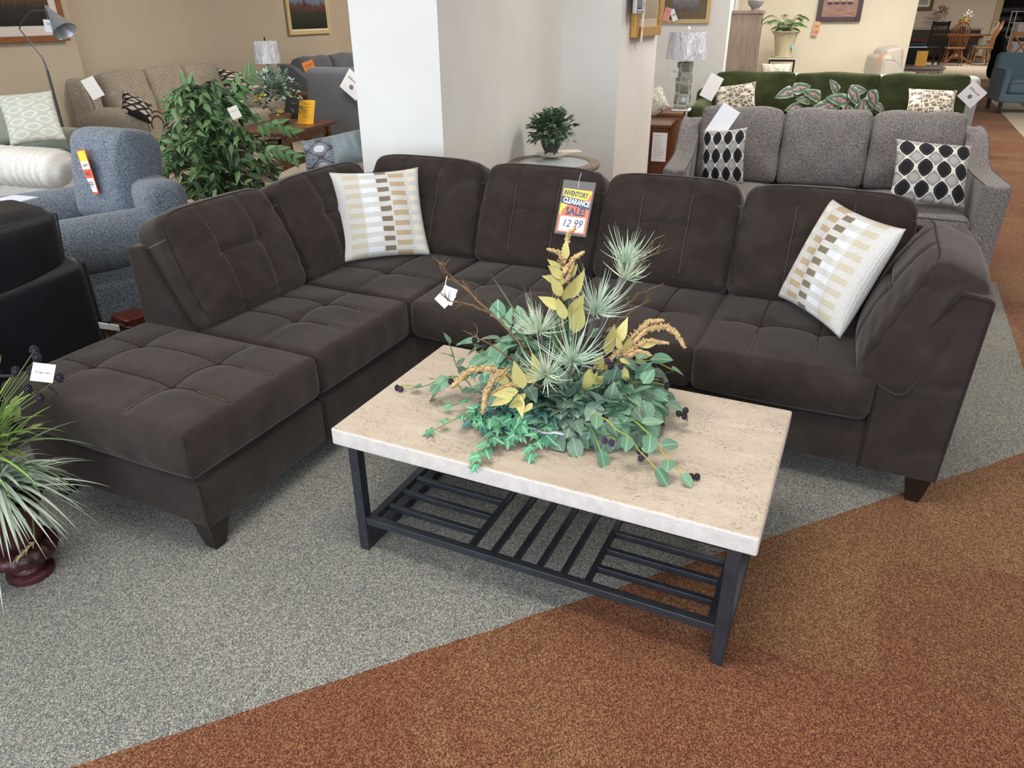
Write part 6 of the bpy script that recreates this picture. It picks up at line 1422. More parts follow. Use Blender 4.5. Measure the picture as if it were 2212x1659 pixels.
# urn with mixed grasses, bottom left
def urn():
    b = atz(76, 1238, 0); t = thing('urn_planter', 'oxblood footed urn overflowing with lime and silver grasses beside the ottoman', 'planter', (b.x - 0.01, b.y, 0))
    bx = NT('oxblood_resin'); n = bx.noise(bx.obj(), 14, 3, .6); bx.bump(bx.noise(bx.obj(), 45, 3, .6), 0.5, 0.01); um = bx.done(bx.ramp(n, [(0.35, lin((40, 14, 16))), (0.65, lin((74, 28, 30)))]), 0.42, spec=.5)
    m = MB(); m.lathe([(0.060, 0), (0.064, 0.004), (0.064, 0.018), (0.058, 0.024), (0.045, 0.030), (0.038, 0.05), (0.050, 0.060)], 36); m.build('foot', um, t)
    m = MB(); m.lathe([(0.048, 0.058), (0.078, 0.070), (0.092, 0.092), (0.086, 0.112), (0.070, 0.120)], 72, fn=lambda a, i, z: 1 + 0.07 * abs(sin(9 * a)) * (1 if 1 <= i <= 3 else 0)); m.build('gadrooned_band', um, t, auto=0)
    m = MB(); m.lathe([(0.066, 0.116), (0.062, 0.15), (0.070, 0.20), (0.088, 0.25), (0.102, 0.275), (0.104, 0.285), (0.092, 0.285), (0.08, 0.26), (0.001, 0.25)], 48, fn=lambda a, i, z: 1 + 0.05 * sin(7 * a + i)); m.build('urn_body', um, t, auto=0)
    rr = random.Random(31)
    def grass(mat, n_, c, Lr, wr, zr, dr, a0=0, a1=2 * pi, name='grass'):
        m = MB()
        for k in range(n_):
            a = rr.uniform(a0, a1); up = rr.uniform(*zr); d = Vector((cos(a), sin(a), up)); q = Vector(c) + Vector((cos(a) * rr.uniform(0, .05), sin(a) * rr.uniform(0, .05), rr.uniform(-.02, .05)))
            m.blade(q, d, rr.uniform(*Lr), rr.uniform(*wr), rr.uniform(*dr), 0, 8)
        m.build(name, mat, t, auto=0)
    grass(L_SILV, 190, (0, 0, 0.31), (0.13, 0.25), (0.007, 0.012), (-0.5, 0.9), (0.2, 0.9), name='silver_grass')
    grass(L_LIME, 60, (-0.01, 0, 0.42), (0.16, 0.30), (0.007, 0.013), (0.3, 2.2), (0.1, 0.7), name='lime_grass')
    grass(L_GRASS, 40, (0.0, 0.02, 0.40), (0.16, 0.26), (0.006, 0.012), (0.3, 1.6), (0.2, 0.7), name='dark_grass')
    m = MB(); leafy(m, (-0.02, 0.02, 0.45), 150, (0.13, 0.12, 0.14), 0.045, 0.018, 7, 'lance', 0.4, 1, 0.2, 0.2); m.build('olive_foliage', L_OLIVE, t, auto=0)
    m = MB(); leafy(m, (-0.05, 0.03, 0.55), 220, (0.09, 0.09, 0.07), 0.05, 0.005, 8, 'lance', 0.8, 1, 0.1, 0.2); m.build('thistle_tuft', leafm('thistle_tuft', (112, 136, 70), (156, 172, 104), (150, 170, 100)), t, auto=0)
    B0 = Vector(t.location)
    def PP(u, v, y): return aty(u, v, y) - B0
    for k, (pts, r) in enumerate((((( -30, 812, 1.75), (30, 812, 1.74), (70, 800, 1.73), (112, 788, 1.72)), 0.004), (((60, 812, 1.73), (95, 826, 1.72), (122, 850, 1.71)), 0.0035))):
        m = MB(); m.tube([PP(*p) for p in pts], r, 6); m.build('twig', plain('dark_twig', (52, 40, 42), .8), t)
    stem0 = Vector((0.0, 0.0, 0.42))
    for u, v, y in ((74, 758, 1.74), (80, 772, 1.73), (68, 802, 1.71), (128, 816, 1.71), (60, 840, 1.69), (86, 860, 1.69), (35, 803, 1.74)):
        p = PP(u, v, y); ms = MB(); ms.tube([stem0, stem0.lerp(p, .5) + Vector((0, 0, .03)), p], 0.0015, 5); so = ms.build('berry_stem', M_STEM, t)
        m = MB(); m.ball(p, 0.009, 8, 6, sq=(1, 1, 1.3))
        for i in range(44):
            z = 1 - 2 * (i + .5) / 44; a = 2.4 * i; s_ = sqrt(1 - z * z); m.ball(p + Vector((s_ * cos(a) * .0095, s_ * sin(a) * .0095, z * .0135)), 0.0027, 5, 3)
        m.build('berry', M_BERRY, so, auto=0)
    p = PP(93, 805, 1.70); m = MB(); m.box(-0.026, 0.026, -0.0006, 0.0006, -0.024, 0.024); o = m.build('price_tag', M_CREAMP, t, smooth=False); o.location = p; o.rotation_euler = (-0.6, 0.25, 0.2)
    text_mesh('2 tier urn', 0.009, 'lettering', M_BLACK, o, (0, -0.001, 0.0), (radians(90), 0, 0), ext=0.0001)
    # drooping seed head on a bent stalk
    pts = [PP(20, 1082, 1.66), PP(50, 1088, 1.64), PP(70, 1110, 1.62), PP(75, 1165, 1.61)]; m = MB(); m.tube(pts, 0.002, 5); so = m.build('stalk', M_STEM, t)
    a, b_ = PP(75, 1170, 1.61), PP(34, 1208, 1.60); m = MB()
    for i in range(70):
        s_ = i / 70; q = a.lerp(b_, s_); d = (b_ - a).normalized() + Vector((rr.uniform(-.7, .7), rr.uniform(-.7, .7), rr.uniform(-.7, .7))); m.blade(q, d, 0.016, 0.003, 0.1, 0, 2)
    m.build('seed_head', leafm('seed_head', (160, 150, 96), (196, 188, 132), (190, 180, 130)), so, auto=0)
urn()

# caladium behind the grey sofa, on a narrow console hidden by its back
cc = W(0.72, 6.05)
t = thing('console_table', 'narrow dark console behind the grey sofa carrying the caladium', 'table', (cc.x, cc.y, 0), RV)
box_obj('table_top', M_WALNUT, t, -0.5, 0.5, -0.17, 0.17, 0.60, 0.63)
for sx in (-1, 1):
    for sy in (-1, 1): box_obj('leg', M_WALNUT, t, sx * 0.46 - 0.02, sx * 0.46 + 0.02, sy * 0.14 - 0.02, sy * 0.14 + 0.02, 0, 0.60)
cl = atn(1815, 235, 6.05)
t = thing('potted_caladium', 'caladium with pink-centred leaves between the grey and green sofas', 'plant', (cl.x, cl.y, 0.63))
m = MB(); m.lathe([(0.07, 0), (0.09, 0.01), (0.10, 0.10), (0.001, 0.095)], 20); m.build('pot', M_WALNUT, t)
def calad():
    cm = NT('caladium_leaf'); u, v, _ = cm.sep(cm.uv()); du = cm.math('ABSOLUTE', cm.math('SUBTRACT', u, 0.5))
    dist = cm.math('ADD', cm.math('MULTIPLY', du, 1.6), cm.math('MULTIPLY', cm.math('ABSOLUTE', cm.math('SUBTRACT', v, 0.35)), 0.9))
    n = cm.noise(cm.map(cm.uv(), (14, 5, 1)), 1.0, 3); dist = cm.math('ADD', dist, cm.math('MULTIPLY', cm.math('SUBTRACT', n, 0.5), 0.5))
    c = cm.ramp(dist, [(0.1, lin((176, 124, 140))), (0.26, lin((186, 150, 156))), (0.38, lin((66, 92, 72))), (0.7, lin((120, 140, 118))), (0.85, lin((206, 212, 198)))]); mt_ = cm.done(c, .5)
    rr = random.Random(8); m = MB(); ms = MB(); B0 = Vector(t.location)
    for u_, v_, y, L_, an in ((1700, 200, 5.85, .15, 200), (1728, 190, 5.85, .15, 20), (1718, 232, 5.8, .13, 190), (1760, 205, 5.8, .16, 150), (1790, 228, 5.7, .20, 195), (1815, 215, 5.7, .17, 160), (1845, 205, 5.7, .17, -50), (1805, 190, 5.8, .12, 120), (1850, 195, 5.85, .15, 10), (1885, 210, 5.7, .17, -60), (1900, 232, 5.7, .10, -40), (1858, 235, 5.65, .14, -100), (1770, 235, 5.65, .15, 210), (1830, 240, 5.65, .14, -90), (1740, 215, 5.8, .12, 170), (1870, 225, 5.7, .13, -30)):
        p = aty(u_, v_, y) - B0; a = radians(an); d = Vector((cos(a), -0.15, sin(a) * 0.8)); L_ *= .95; m.leaf(p - d * L_ * .4, d, Vector((rr.uniform(-.2, .2), -1, .5)), L_, L_ * .62, .25, .12, 0, 'heart', 6); ms.tube([(0, 0, .09), (p.x * .5, p.y * .5, p.z * .8), p], .003, 5)
    m.build('foliage', mt_, t, auto=0); ms.build('stems', M_STEM, t)
calad()
# ------------------------------------------------------------------ left background
def floor_lamp():
    y = 7.25; t = thing('floor_lamp', 'tall brushed grey floor lamp with bent arm and cone shade before the deer picture', 'floor lamp', (aty(116, 205, y).x, y, 0))
    B0 = Vector(t.location)
    def P(u, v, yy=y): return aty(u, v, yy) - B0
    m = MB(); m.lathe([(0.001, 0), (0.13, 0), (0.13, 0.015), (0.02, 0.022), (0.018, 0.05)], 32); m.build('base', M_BLKM, t)
    pm = plain('graphite_metal', (82, 86, 92), .4, .6)
    lo = P(102, 152); m = MB(); m.tube([(0, 0, 0.02), (0, 0, 0.5), (lo.x * .9, 0, lo.z)], [0.014, 0.014, 0.012], 10); m.build('pole', pm, t)
    m = MB(); m.tube([lo, P(98, 140), P(92, 125), P(66, 92), P(48, 70), P(42, 62), P(44, 52), P(58, 34), P(68, 24), P(74, 22), P(99, 23)], 0.007, 8); m.build('bent_arm', pm, t)
    a, b = P(100, 14, y - .02), P(140, 68, y - .10); m = MB(); d = b - a
    m.tube([a, a + d * .13, a + d * .2, a + d * .98, b], [0.013, 0.017, 0.024, 0.100, 0.103], 32, cap=False); m.tube([a + d * .0, a - d * .02], [0.013, 0.004], 16)
    m.tube([b, a + d * .2], [0.101, 0.022], 32, cap=False); m.build('cone_shade', plain('satin_nickel', (172, 177, 184), 0.3, 0.35, .6), t, auto=50)
    return t
floor_lamp()
hang_tag('lamp_tag', 'white square tag dangling below the cone shade of the floor lamp', aty(106, 56, 7.17), 0.085, 0.10, Vector((0, -1, 0)), 0.05, txt=[('OL', 0.015, 0.036), ('- - -', -0.025, 0.016)], ink=M_BLUEINK, string=0.12)
def slab_table(name, label, p, rz, w, d, h, mat, splay=0.08, cat='coffee table', th=0.035, shelf=True):
    t = thing(name, label, cat, (p.x, p.y, 0), rz)
    box_obj('table_top', mat, t, -w / 2, w / 2, -d / 2, d / 2, h - th, h, 0.004)
    box_obj('apron', mat, t, -w / 2 + 0.10, w / 2 - 0.10, -d / 2 + 0.05, -d / 2 + 0.075, h - th - 0.08, h - th); box_obj('apron', mat, t, -w / 2 + 0.10, w / 2 - 0.10, d / 2 - 0.075, d / 2 - 0.05, h - th - 0.08, h - th)
    for sx in (-1, 1):
        for sy in (-1, 1):
            m = MB(); m.bar((sx * (w / 2 - 0.04), sy * (d / 2 - 0.06), 0), (sx * (w / 2 - 0.04 - splay), sy * (d / 2 - 0.06), h - th), 0.06); m.build('leg', mat, t, smooth=False)
    if shelf: box_obj('lower_shelf', mat, t, -w / 2 + 0.12, w / 2 - 0.12, -d / 2 + 0.08, d / 2 - 0.08, 0.10, 0.125)
    return t
ct = atz(727, 262, 0.46); ctc = ct - UU * 0.36 - VV * 0.45
slab_table('walnut_coffee_table', 'walnut coffee table with splayed legs between the oatmeal sofa and the turned armchair', ctc, RU, 1.0, 0.66, 0.46, M_WALNUT)
ys = atz(660, 266, 0.46)
yellow_sign('yellow acrylic attention parents notice standing on the walnut coffee table', (ys.x, ys.y, 0.46), RV - 0.05, 0.20, 0.235, 20)
et2 = W(-5.95, 8.78)
slab_table('walnut_end_table', 'walnut end table with splayed legs between the oatmeal sofa and the loveseat', et2, RU, 0.50, 0.74, 0.60, M_WALNUT, 0.05, 'end table')
def white_lamp():
    p = aty(566, 200, 9.95); z = 0.62; t = thing('table_lamp', 'dark glazed table lamp with white plastic-wrapped shade beyond the oatmeal sofa', 'lamp', (p.x, p.y, z))
    z = 0.60; q = W(-6.15, 8.66); t.location = (q.x, q.y, z)
    m = MB(); m.lathe([(0.05, 0), (0.055, 0.01), (0.085, 0.06), (0.10, 0.13), (0.08, 0.20), (0.03, 0.24), (0.022, 0.30)], 24); m.build('lamp_body', plain('black_brown_glaze', (44, 32, 26), .25, spec=.6, var=.5, vs=6), t)
    m = MB(); m.tube([(0, 0, .30), (0, 0, .62)], 0.008, 8); m.build('neck', M_BLKM, t)
    m = MB(); m.lathe([(0.165, 0.34), (0.170, 0.34), (0.150, 0.60), (0.145, 0.60)], 32); m.build('lamp_shade', M_PLASTIC, t, auto=50)
    m = MB(); m.ball((0, 0, .63), .012, 8, 6); m.build('finial', M_BLKM, t)
white_lamp()
# silver-green arrangement on the walnut coffee table
sp = atz(612, 268, 0.46)
t = thing('eucalyptus_arrangement', 'silvery eucalyptus arrangement with yellow blooms on the walnut coffee table behind the ficus', 'flower arrangement', (sp.x - 0.05, sp.y + 0.1, 0.46))
m = MB(); m.lathe([(0.06, 0), (0.10, 0.02), (0.12, 0.09), (0.001, 0.08)], 20); m.build('bowl', plain('clay_bowl', (150, 110, 84), .7), t)
m = MB(); leafy(m, (-0.02, 0, 0.30), 300, (0.27, 0.22, 0.24), 0.065, 0.048, 14, 'oval', 0.1, 1, 0.2, 0.2); m.build('foliage', L_EUC, t, auto=0)
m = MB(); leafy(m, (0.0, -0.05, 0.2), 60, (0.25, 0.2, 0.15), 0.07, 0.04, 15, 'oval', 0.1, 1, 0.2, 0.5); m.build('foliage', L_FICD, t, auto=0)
for dx, dz in ((-0.16, 0.26), (-0.10, 0.28), (0.06, 0.12)):
    m = MB(); leafy(m, (dx, -0.2, dz), 14, (0.03, 0.03, 0.03), 0.04, 0.02, 16, 'lance', 0.3, 1, 0.2, 0.1); m.build('bloom', plain('lemon_petals', (206, 196, 84), .7), t, auto=0)
# light oak coffee table in front of the sage sofa
lo_ = atz(150, 330, 0.44)
slab_table('oak_coffee_table', 'light oak coffee table between the sage and the off-white sofas', lo_ + UU * 0.33, RU, 0.5, 0.5, 0.44, M_LIGHTW, 0.02)
# papers and tags on the seating
sheet_on(atm(197, 190, -6.32) + UU * 0.02, UU + Vector((0, 0, 0.25)) - VV * 0.25, 0.14, 0.19, 'white sheet pinned to the back of the oatmeal sofa', roll=-0.28, lines=0)
sheet_on(aty(1561, 262, 4.80), -VV + Vector((0, 0, 0.3)), 0.12, 0.19, 'white sheet pinned to the left end of the grey sofa back', roll=0.5, lines=0)
sheet_on(aty(1537, 188, 8.45), -VV + Vector((0, 0, 0.2)), 0.15, 0.25, 'white sheet hanging off the left end of the green sofa back', roll=0.42, lines=0)
def diamond(name, label, loc, normal, s, logo=True):
    t = thing(name, label, 'tag', loc); t.rotation_euler = face_rot(normal, radians(38))
    m = MB(); m.box(-s / 2, s / 2, -0.001, 0.001, -s / 2, s / 2); m.build('card', M_WHITE, t, smooth=False)
    if logo:
        m = MB(); m.tube([(-s * .30 + s * .05 * cos(k * pi / 8), -.0014, s * .17 + s * .05 * sin(k * pi / 8)) for k in range(17)], s * .010, 4); m.build('emblem', M_BLACK, t)
        for k in range(7): hh = s * (.10, .06, .06, .05, .06, .05, .08)[k]; x = -s * .20 + k * s * .075; m = MB(); m.box(x, x + s * .035, -.0018, -.0012, s * .13, s * .13 + hh); m.build('lettering', M_BLACK, t, smooth=False)
        m = MB(); m.lathe([(s * .07, 0), (s * .11, 0), (s * .11, .0006), (s * .07, .0006)], 16); o = m.build('seal', plain('grey_seal', (120, 120, 124), .7), t); o.location = (0, -0.0016, -s * 0.14); o.rotation_euler = (radians(90), 0, 0)
    return t
diamond('diamond_tag', 'white diamond-turned hang tag at the right end of the green sofa', atn(2100, 204, 9.02), -VV, 0.19)
diamond('diamond_tag', 'white diamond-turned hang tag on the charcoal turned armchair beside the pier', atn(762, 183, 7.78), -VV, 0.24)
hang_tag('price_tag', 'orange clearance price tag on the near arm of the charcoal loveseat', atm(672, 155, -5.62), 0.15, 0.26, UU - VV * 0.8, -0.3, plain('orange_print_card', (232, 140, 72), .6), txt=[('CLEARANCE', 0.08, 0.024), ('499', -0.07, 0.05)], string=0)
# clearance tag on the blue chair
bt_ = aty(190, 372, 3.86); t = thing('clearance_tag', 'tall plastic clearance price tag on the left edge of the blue armchair cushion', 'tag', bt_); t.rotation_euler = face_rot(Vector((-0.75, -0.9, 0)), radians(-9))
m = MB(); m.box(-0.055, 0.055, -0.002, 0, -0.11, 0.11); m.build('card', plain('tag_orange', (226, 104, 70), .6), t, smooth=False)
for nm, z0, z1, mm in (('yellow_band', 0.055, 0.105, plain('tag_yellow', (240, 212, 70), .6)), ('print_band', 0.015, 0.055, M_WHITE), ('price_panel', -0.10, -0.03, M_WHITE)):
    m = MB(); m.box(-0.048, 0.048, -0.0028, -0.002, z0, z1); m.build(nm, mm, t, smooth=False)
text_mesh('CLEARANCE', 0.018, 'lettering', M_BLACK, t, (0, -0.0031, 0.035), (radians(90), 0, 0), ext=0.0002, sx=.75)
text_mesh('SALE!', 0.03, 'lettering', plain('navy_ink', (44, 52, 92), .6), t, (0, -0.0024, -0.006), (radians(90), 0, 0), ext=0.0002, sx=.9)
text_mesh('999', 0.05, 'lettering', plain('navy_ink', (44, 52, 92), .6), t, (0, -0.0031, -0.065), (radians(90), 0, 0), ext=0.0002, sx=.8)
# white booklet on top of the black sofa back, and the tag and wooden foot beside the ottoman
bk = atz(10, 437, 0.63); t = thing('booklet', 'pale blue-white booklet lying on top of the black leather sofa', 'booklet', bk, RU)
box_obj('pages', plain('pale_lilac_paper', (200, 204, 222), .7), t, -0.13, 0.13, -0.09, 0.09, 0, 0.006, 0)
wp = atz(282, 700, 0.20)
t = thing('chair_leg', 'mahogany leg of the blue chair, built as a low stool, between the blue chair and the ottoman', 'chair_leg', (wp.x - 0.04, wp.y + 0.10, 0), RV - 0.3)  # low stool shape stands in for the blue chair's wooden leg
M_MAHOG = woodm('mahogany', (62, 24, 16), (92, 38, 24), 5, .35, 2, coat=.3)
m = MB(); m.rbox((0, 0, 0.19), (0.15, 0.14, 0.05), 0.015, (3, 3, 1)); m.build('cushion', M_MAHOG, t)
for sx in (-1, 1):
    for sy in (-1, 1): m = MB(); m.tube([(sx * .08, sy * .07, .16), (sx * .09, sy * .08, .08), (sx * .10, sy * .09, 0)], [.022, .014, .018], 8); m.build('leg', M_MAHOG, t)
ctg = aty(236, 705, 2.62)
t = thing('care_tag', 'white paper tag on a wire loop at the rear edge of the ottoman', 'tag', ctg); t.rotation_euler = (radians(50), 0.3, 0.3)
m = MB(); m.box(-.035, .035, -.001, .001, -.04, .03); m.build('card', M_CREAMP, t, smooth=False)
m = MB(); m.tube([(0, 0, .03), (.02, 0, .05), (.045, 0, .045), (.06, 0, .02), (.08, .0, .03)], .0012, 5); m.build('wire_loop', M_SILV, t)

# ------------------------------------------------------------------ dining display, far right
def windsor(label, p, rz, sc=1.0, mat=None):
    mat = mat or M_OAK; t = thing('windsor_chair', label, 'dining chair', (p.x, p.y, 0), rz); t.scale = (sc, sc, sc)
    m = MB(); m.rbox((0, 0, .45), (.46, .44, .04), .018, (4, 4, 1)); m.build('seat', mat, t, auto=0)
    for sx in (-1, 1):
        for sy in (-1, 1):
            m = MB(); m.tube([(sx * .15, sy * .14, .43), (sx * .18, sy * .17, .3), (sx * .2, sy * .19, .2), (sx * .235, sy * .225, 0)], [.016, .024, .018, .014], 8); m.build('leg', mat, t)
    for sx in (-1, 1): m = MB(); m.tube([(sx * .205, -.195, .18), (sx * .205, .195, .18)], [.012, .012], 8); m.build('stretcher', mat, t)
    m = MB(); m.tube([(-.205, 0, .18), (.205, 0, .18)], [.012, .012], 8); m.build('stretcher', mat, t)
    bow = [(-.20, .19, .46)] + [(-.23 * cos(pi * k / 16), .20 + .13 * sin(pi * k / 16) * .9 + .02, .78 + .34 * sin(pi * k / 16)) for k in range(17)] + [(.20, .19, .46)]
    m = MB(); m.tube(bow, .014, 8); m.build('bow', mat, t)
    for k in range(7):
        x = -.15 + .05 * k; xt = x * 1.25; z = .78 + .34 * sqrt(max(0, 1 - (xt / .23) ** 2)); yy = .22 + .117 * sqrt(max(0, 1 - (xt / .23) ** 2))
        m = MB(); T = Matrix.Identity(4); pts = [(x, .17, .46), ((x + xt) / 2, (.17 + yy) / 2, .46 + (z - .46) * .55), (xt, yy, z)]
        m.tube(pts, [.007, .017, .006], 6); m.build('spindle', mat, t)
    return t
nC = 26.3
def gp(u, v, n): 
    q = atn(u, v, n); return Vector((q.x, q.y, 0))
windsor('honey oak bow-back chair with its back to the viewer, nearest at the round dining table', gp(2056, 130, 26.4), RV + pi + 0.0, 1.05)
windsor('honey oak bow-back chair seen from the side, right of the round dining table', gp(2116, 130, 26.6), RV - pi / 2, 1.05)
windsor('honey oak bow-back chair half hidden behind the round dining table', gp(2070, 118, 28.25), RV, 1.0)
tb = gp(2066, 118, 27.55)
t = thing('dining_table', 'oval honey oak pedestal dining table among the bow-back chairs', 'dining table', tb, RV)
def ov(r1, r2, z, n=40): return [(r1 * cos(2 * pi * k / n), r2 * sin(2 * pi * k / n), z) for k in range(n)]
m = MB(); n = 40; vs = ov(.78, .5, .77) + ov(.80, .52, .785) + ov(.80, .52, .80) + ov(.78, .5, .81); fs = [(i * n + k, i * n + (k + 1) % n, (i + 1) * n + (k + 1) % n, (i + 1) * n + k) for i in range(3) for k in range(n)] + [tuple(range(n))[::-1], tuple(range(3 * n, 4 * n))]; m.add(vs, fs); m.build('table_top', M_OAK, t)
m = MB(); m.add(ov(.6, .36, .70) + ov(.6, .36, .77), [(k, (k + 1) % n, n + (k + 1) % n, n + k) for k in range(n)] + [tuple(range(n))[::-1]]); m.build('apron', M_OAK, t)
m = MB(); m.lathe([(.14, .14), (.16, .2), (.10, .3), (.13, .42), (.09, .55), (.14, .68), (.16, .70)], 20); m.build('pedestal', M_OAK, t)
for k in range(4):
    a = pi / 4 + k * pi / 2; m = MB(); m.tube([(.1 * cos(a), .1 * sin(a), .2), (.28 * cos(a), .28 * sin(a), .14), (.46 * cos(a), .46 * sin(a), .03), (.52 * cos(a), .52 * sin(a), .03)], [.05, .04, .03, .03], 8); m.build('foot', M_OAK, t)
t = thing('flower_vase', 'dark vase of yellow and white flowers on the oval dining table', 'vase', (tb.x, tb.y, .81))
m = MB(); m.lathe([(.05, 0), (.09, .06), (.06, .16), (.07, .2)], 16); m.build('vase_body', M_BLKM, t)
for mt_, c_, r_, n_, s_ in ((plain('yellow_petals', (230, 196, 60), .7), (0, 0, .30), (.16, .14, .08), 70, 1), (plain('white_petals', (226, 226, 206), .7), (.06, 0, .46), (.12, .1, .16), 60, 2), (L_GRASS, (-.03, 0, .30), (.2, .15, .12), 40, 3)):
    m = MB(); leafy(m, c_, n_, r_, .09, .04, s_, 'lance', .6, 1, .2, .2); m.build('foliage', mt_, t, auto=0)
# sideboard, arrangement, black slat chair, pale chair
sb = gp(2020, 118, 29.1)
t = thing('sideboard', 'long dark sideboard with pale top edge against the dining wall', 'sideboard', sb, RV)
box_obj('table_top', M_GREYW, t, -.9, 1.15, -.25, .25, .90, .95); box_obj('cabinet_body', M_LEG, t, -.85, 1.1, -.22, .25, .1, .90); 
for x in (-.85, 1.06): box_obj('leg', M_LEG, t, x, x + .05, -.2, -.15, 0, .1)
sv = thing('flower_vase', 'pale vase with dried coral blossoms on the sideboard', 'vase', atn(2026, 67, 29.0)); sv.location.z = .952
m = MB(); m.lathe([(.08, 0), (.12, .05), (.10, .2), (.11, .22)], 16); m.build('vase_body', plain('speckled_vase', (196, 186, 168), .6, var=.3, vs=20), sv)
m = MB(); leafy(m, (0, 0, .42), 120, (.28, .15, .2), .1, .05, 6, 'lance', .2, 1, .2, .2); m.build('blossoms', plain('coral_petals', (196, 156, 140), .7, var=.3, vs=10), sv, auto=0)
m = MB(); leafy(m, (.05, -.02, .3), 60, (.15, .1, .15), .08, .05, 7, 'lance', .2, 1, .2, .2); m.build('blossoms', plain('ivory_petals', (224, 214, 196), .7), sv, auto=0)
def slat_chair(label, p, rz, mat, sc=1.0, n_=5):
    t = thing('slat_back_chair', label, 'dining chair', (p.x, p.y, 0), rz); t.scale = (sc,) * 3
    box_obj('seat', mat, t, -.23, .23, -.22, .22, .45, .49)
    for sx in (-1, 1):
        m = MB(); m.bar((sx * .2, -.19, 0), (sx * .2, -.19, .45), .04); m.build('leg', mat, t, smooth=False)
        m = MB(); m.bar((sx * .2, .20, 0), (sx * .2, .20, .49), .04); m.bar((sx * .2, .20, .47), (sx * .2, .32, 1.14), .04); m.build('rear_post', mat, t, smooth=False)
    for z, y in ((1.07, .31), (.60, .225)): m = MB(); m.bar((-.2, y, z), (.2, y, z), .03, .10 if z > 1 else .05); m.build('back_rail', mat, t, smooth=False)
    for k in range(n_): x = -.14 + .28 * k / (n_ - 1); m = MB(); m.bar((x, .225, .61), (x, .31, 1.05), .03, .012); m.build('back_slat', mat, t, smooth=False)
    return t
slat_chair('black slat-back dining chair left of the bow-back chairs', gp(2006, 128, 25.6), RV + pi + .2, plain('ebony_paint', (16, 14, 14), .4), 1.05, 6)
slat_chair('pale upholstered dining chair behind the right-hand bow-back chair', gp(2110, 121, 27.9), RV - pi / 2, plain('putty_paint', (176, 164, 146), .7), 1.0, 3)
# recliner in the store room doorway
rp = gp(2160, 112, 31.0); t = thing('recliner', 'black leather recliner with stacked back pillows seen through the far doorway', 'recliner', rp, RV)
for k, z in enumerate((.25, .55, .86, 1.17, 1.45)):
    m = MB(); m.rbox((0, .1 * (k > 1), z), (.85, .5, .30), .12, (4, 4, 2)); m.build(('footrest', 'seat_cushion', 'back_pillow', 'back_pillow', 'headrest')[k], M_LEATHER, t)
box_obj('base', M_BLKM, t, -.4, .4, -.25, .4, 0, .1)
for sx in (-1, 1): m = MB(); m.rbox((sx * .5, .1, .35), (.2, .8, .6), .08, (2, 4, 3)); m.build('arm', M_LEATHER, t)
# wire rack with white packages
wr = gp(2200, 130, 21.5); t = thing('wire_rack', 'white wire rack holding plastic-wrapped white packages at the right edge', 'rack', wr, RV)
M_WIRE = plain('white_wire', (206, 206, 204), .4)
for x in (-.35, .45):
    for y in (-.2, .2): m = MB(); m.tube([(x, y, 0), (x, y, 1.45)], .012, 6); m.build('post', M_WIRE, t)
for z in (.12, .5, .9, 1.2, 1.43):
    m = MB(); m.tube([(-.35, -.2, z), (.45, -.2, z), (.45, .2, z), (-.35, .2, z), (-.35, -.2, z)], .008, 5)
    for k in range(7): m.tube([(-.35 + .8 * k / 6, -.2, z), (-.35 + .8 * k / 6, .2, z)], .004, 4)
    m.build('wire_shelf', M_WIRE, t)
for k, (x, z) in enumerate(((-.12, .14), (.24, .14), (-.12, .52), (.24, .52), (-.12, .92), (.24, .92))):
    m = MB(); m.rbox((0, 0, .15), (.30, .32, .28), .06, (4, 4, 4), lambda p, q: p + Vector((sin(p.z * 40) * .008, cos(p.x * 37) * .008, 0))); o = m.build('wrapped_package', M_PLASTIC, None, auto=0); w_ = wr + Matrix.Rotation(RV, 3, 'Z') @ Vector((x, 0, z)); o.location = w_; o.rotation_euler = (0, 0, RV)
    tag(o, 'plastic-wrapped white bedding package on the %s shelf of the wire rack, %s side' % (('bottom', 'middle', 'upper')[k // 2], ('left', 'right')[k % 2]), 'package', 'bedding packages in the wire rack')
# cross-back oak chair with a black coat over it
xp = gp(2168, 150, 18.6); t = thing('cross_back_chair', 'light oak cross-back chair with a black coat over it at the right edge', 'dining chair', (xp.x + .25, xp.y, 0), RV - 0.2)
xm = woodm('golden_oak', (168, 112, 62), (204, 148, 92), 5, .35, 2)
box_obj('seat', xm, t, -.24, .24, -.23, .23, .45, .49)
for sx in (-1, 1):
    m = MB(); m.bar((sx * .22, -.2, 0), (sx * .21, -.2, .45), .045); m.build('leg', xm, t, smooth=False)
    m = MB(); m.bar((sx * .21, .22, 0), (sx * .21, .21, .49), .045); m.bar((sx * .21, .21, .47), (sx * .21, .30, 1.08), .045); m.build('rear_post', xm, t, smooth=False)
for z, y in ((1.02, .295), (.58, .225)): m = MB(); m.bar((-.2, y, z), (.2, y, z), .03, .10); m.build('back_rail', xm, t, smooth=False)
for s_ in (-1, 1): m = MB(); m.tube([(-s_ * .17, .23, .6), (-s_ * .05, .25, .74), (0, .255, .80), (s_ * .05, .262, .86), (s_ * .17, .285, 1.0)], .018, 6); m.build('cross_brace', xm, t)
ck = thing('black_coat', 'long black fleece coat draped over the left side of the cross-back chair', 'coat', (0, 0, 0))
m = MB()
cp_ = [aty(2152, 56, 16.6), aty(2176, 62, 16.5), aty(2172, 90, 16.6), aty(2180, 120, 16.5), aty(2168, 150, 16.5), aty(2160, 186, 16.4), aty(2136, 184, 16.4), aty(2118, 172, 16.5), aty(2134, 130, 16.6), aty(2144, 95, 16.65)]
n = len(cp_); ctr = sum(cp_, Vector()) / n
def cloth(p, k): return p + Vector((0, -.05 * (k % 2), 0))
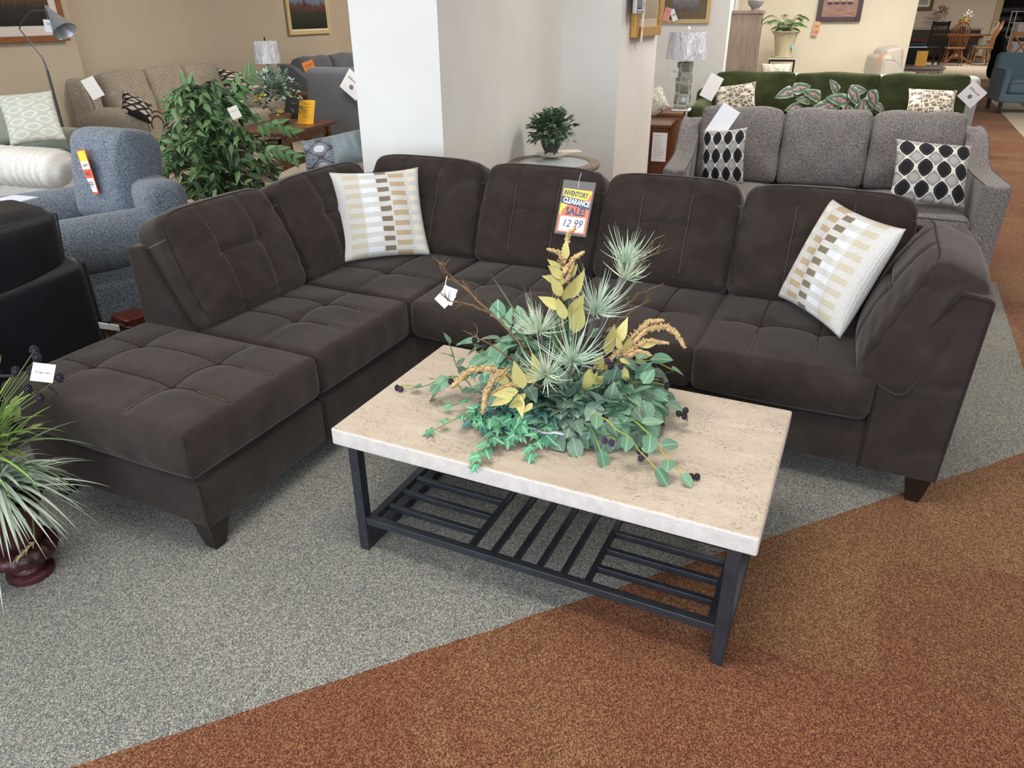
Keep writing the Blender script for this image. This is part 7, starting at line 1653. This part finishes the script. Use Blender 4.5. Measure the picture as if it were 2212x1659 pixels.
vs = [ctr + Vector((0, -.14, 0))] + [cloth(ctr.lerp(p, .62), k) + Vector((0, -.09, 0)) for k, p in enumerate(cp_)] + [p for p in cp_] + [ctr + Vector((0, .06, 0))]
fs = [(0, 1 + k, 1 + (k + 1) % n) for k in range(n)] + [(1 + k, 1 + n + k, 1 + n + (k + 1) % n, 1 + (k + 1) % n) for k in range(n)] + [(2 * n + 1, 1 + n + (k + 1) % n, 1 + n + k) for k in range(n)]
m.add(vs, fs); co = m.build('coat_body', plain('black_fleece', (16, 16, 18), .95, bump=.6, bs=40), ck, auto=0); ss = co.modifiers.new('s', 'SUBSURF'); ss.levels = 2; ss.render_levels = 2
# patterned chair cut by the right edge
sofa('print_armchair', 'cream scribble-print armchair cut off by the right edge beside the steel blue chair', 'armchair', W(4.75, 11.75), RV - 0.5, 0.75, 0.8, pat_vine(), h=0.80, arm='round', aw=0.12, ah=0.6, nb=0, ns=1, bw=0.16)
t = thing('area_rug', 'grey rug with a pale border under the steel blue chair across the aisle', 'rug', (0, 0, 0))
r1, r2 = atz(2135, 213), atz(2214, 300)
def rugp(name, mat, i, z0, z1):
    e = (r1 - r2).normalized(); q = [r2 + UU * i + e * i, r2 + UU * (2.9 - i) + e * i, r1 + UU * (2.9 - i) - e * i, r1 + UU * i - e * i]
    m = MB(); m.prism([(p.x, p.y) for p in q], z0, z1); m.build(name, mat, t, smooth=False)
rugp('border', plain('pale_rug', (186, 178, 160), .95), 0, 0.0005, 0.004); rugp('field', plain('grey_rug', (112, 108, 102), .95), 0.42, 0.0042, 0.006)
# ------------------------------------------------------------------ repeated kinds carry one group each
GROUPS = {'checked_pillow': 'brick-pattern pillows on the brown sectional', 'ogee_pillow': 'ogee-print pillows on the grey sofa', 'maze_pillow': 'maze-pattern pillows on the green sofa',
          'leaf_pillow': 'leaf-print pillows on the oatmeal sofa', 'windsor_chair': 'bow-back chairs around the dining table', 'sale_tag': 'sale tags on the maple frame', 'diamond_tag': 'white diamond-turned hang tags',
          'yellow_sign': 'yellow acrylic signs', 'price_tag': 'hanging price tags', 'lamp_tag': 'white tags on lamps', 'spec_sheet': 'white sheets on the furniture', 'folded_throw': 'folded throws on the trunk', 'flower_vase': 'flower vases in the dining display', 'slat_back_chair': 'slat-back chairs in the dining display'}
for o in bpy.data.objects:
    if o.parent is None and 'label' in o and o.name.split('.')[0] in GROUPS and 'group' not in o: o['group'] = GROUPS[o.name.split('.')[0]]
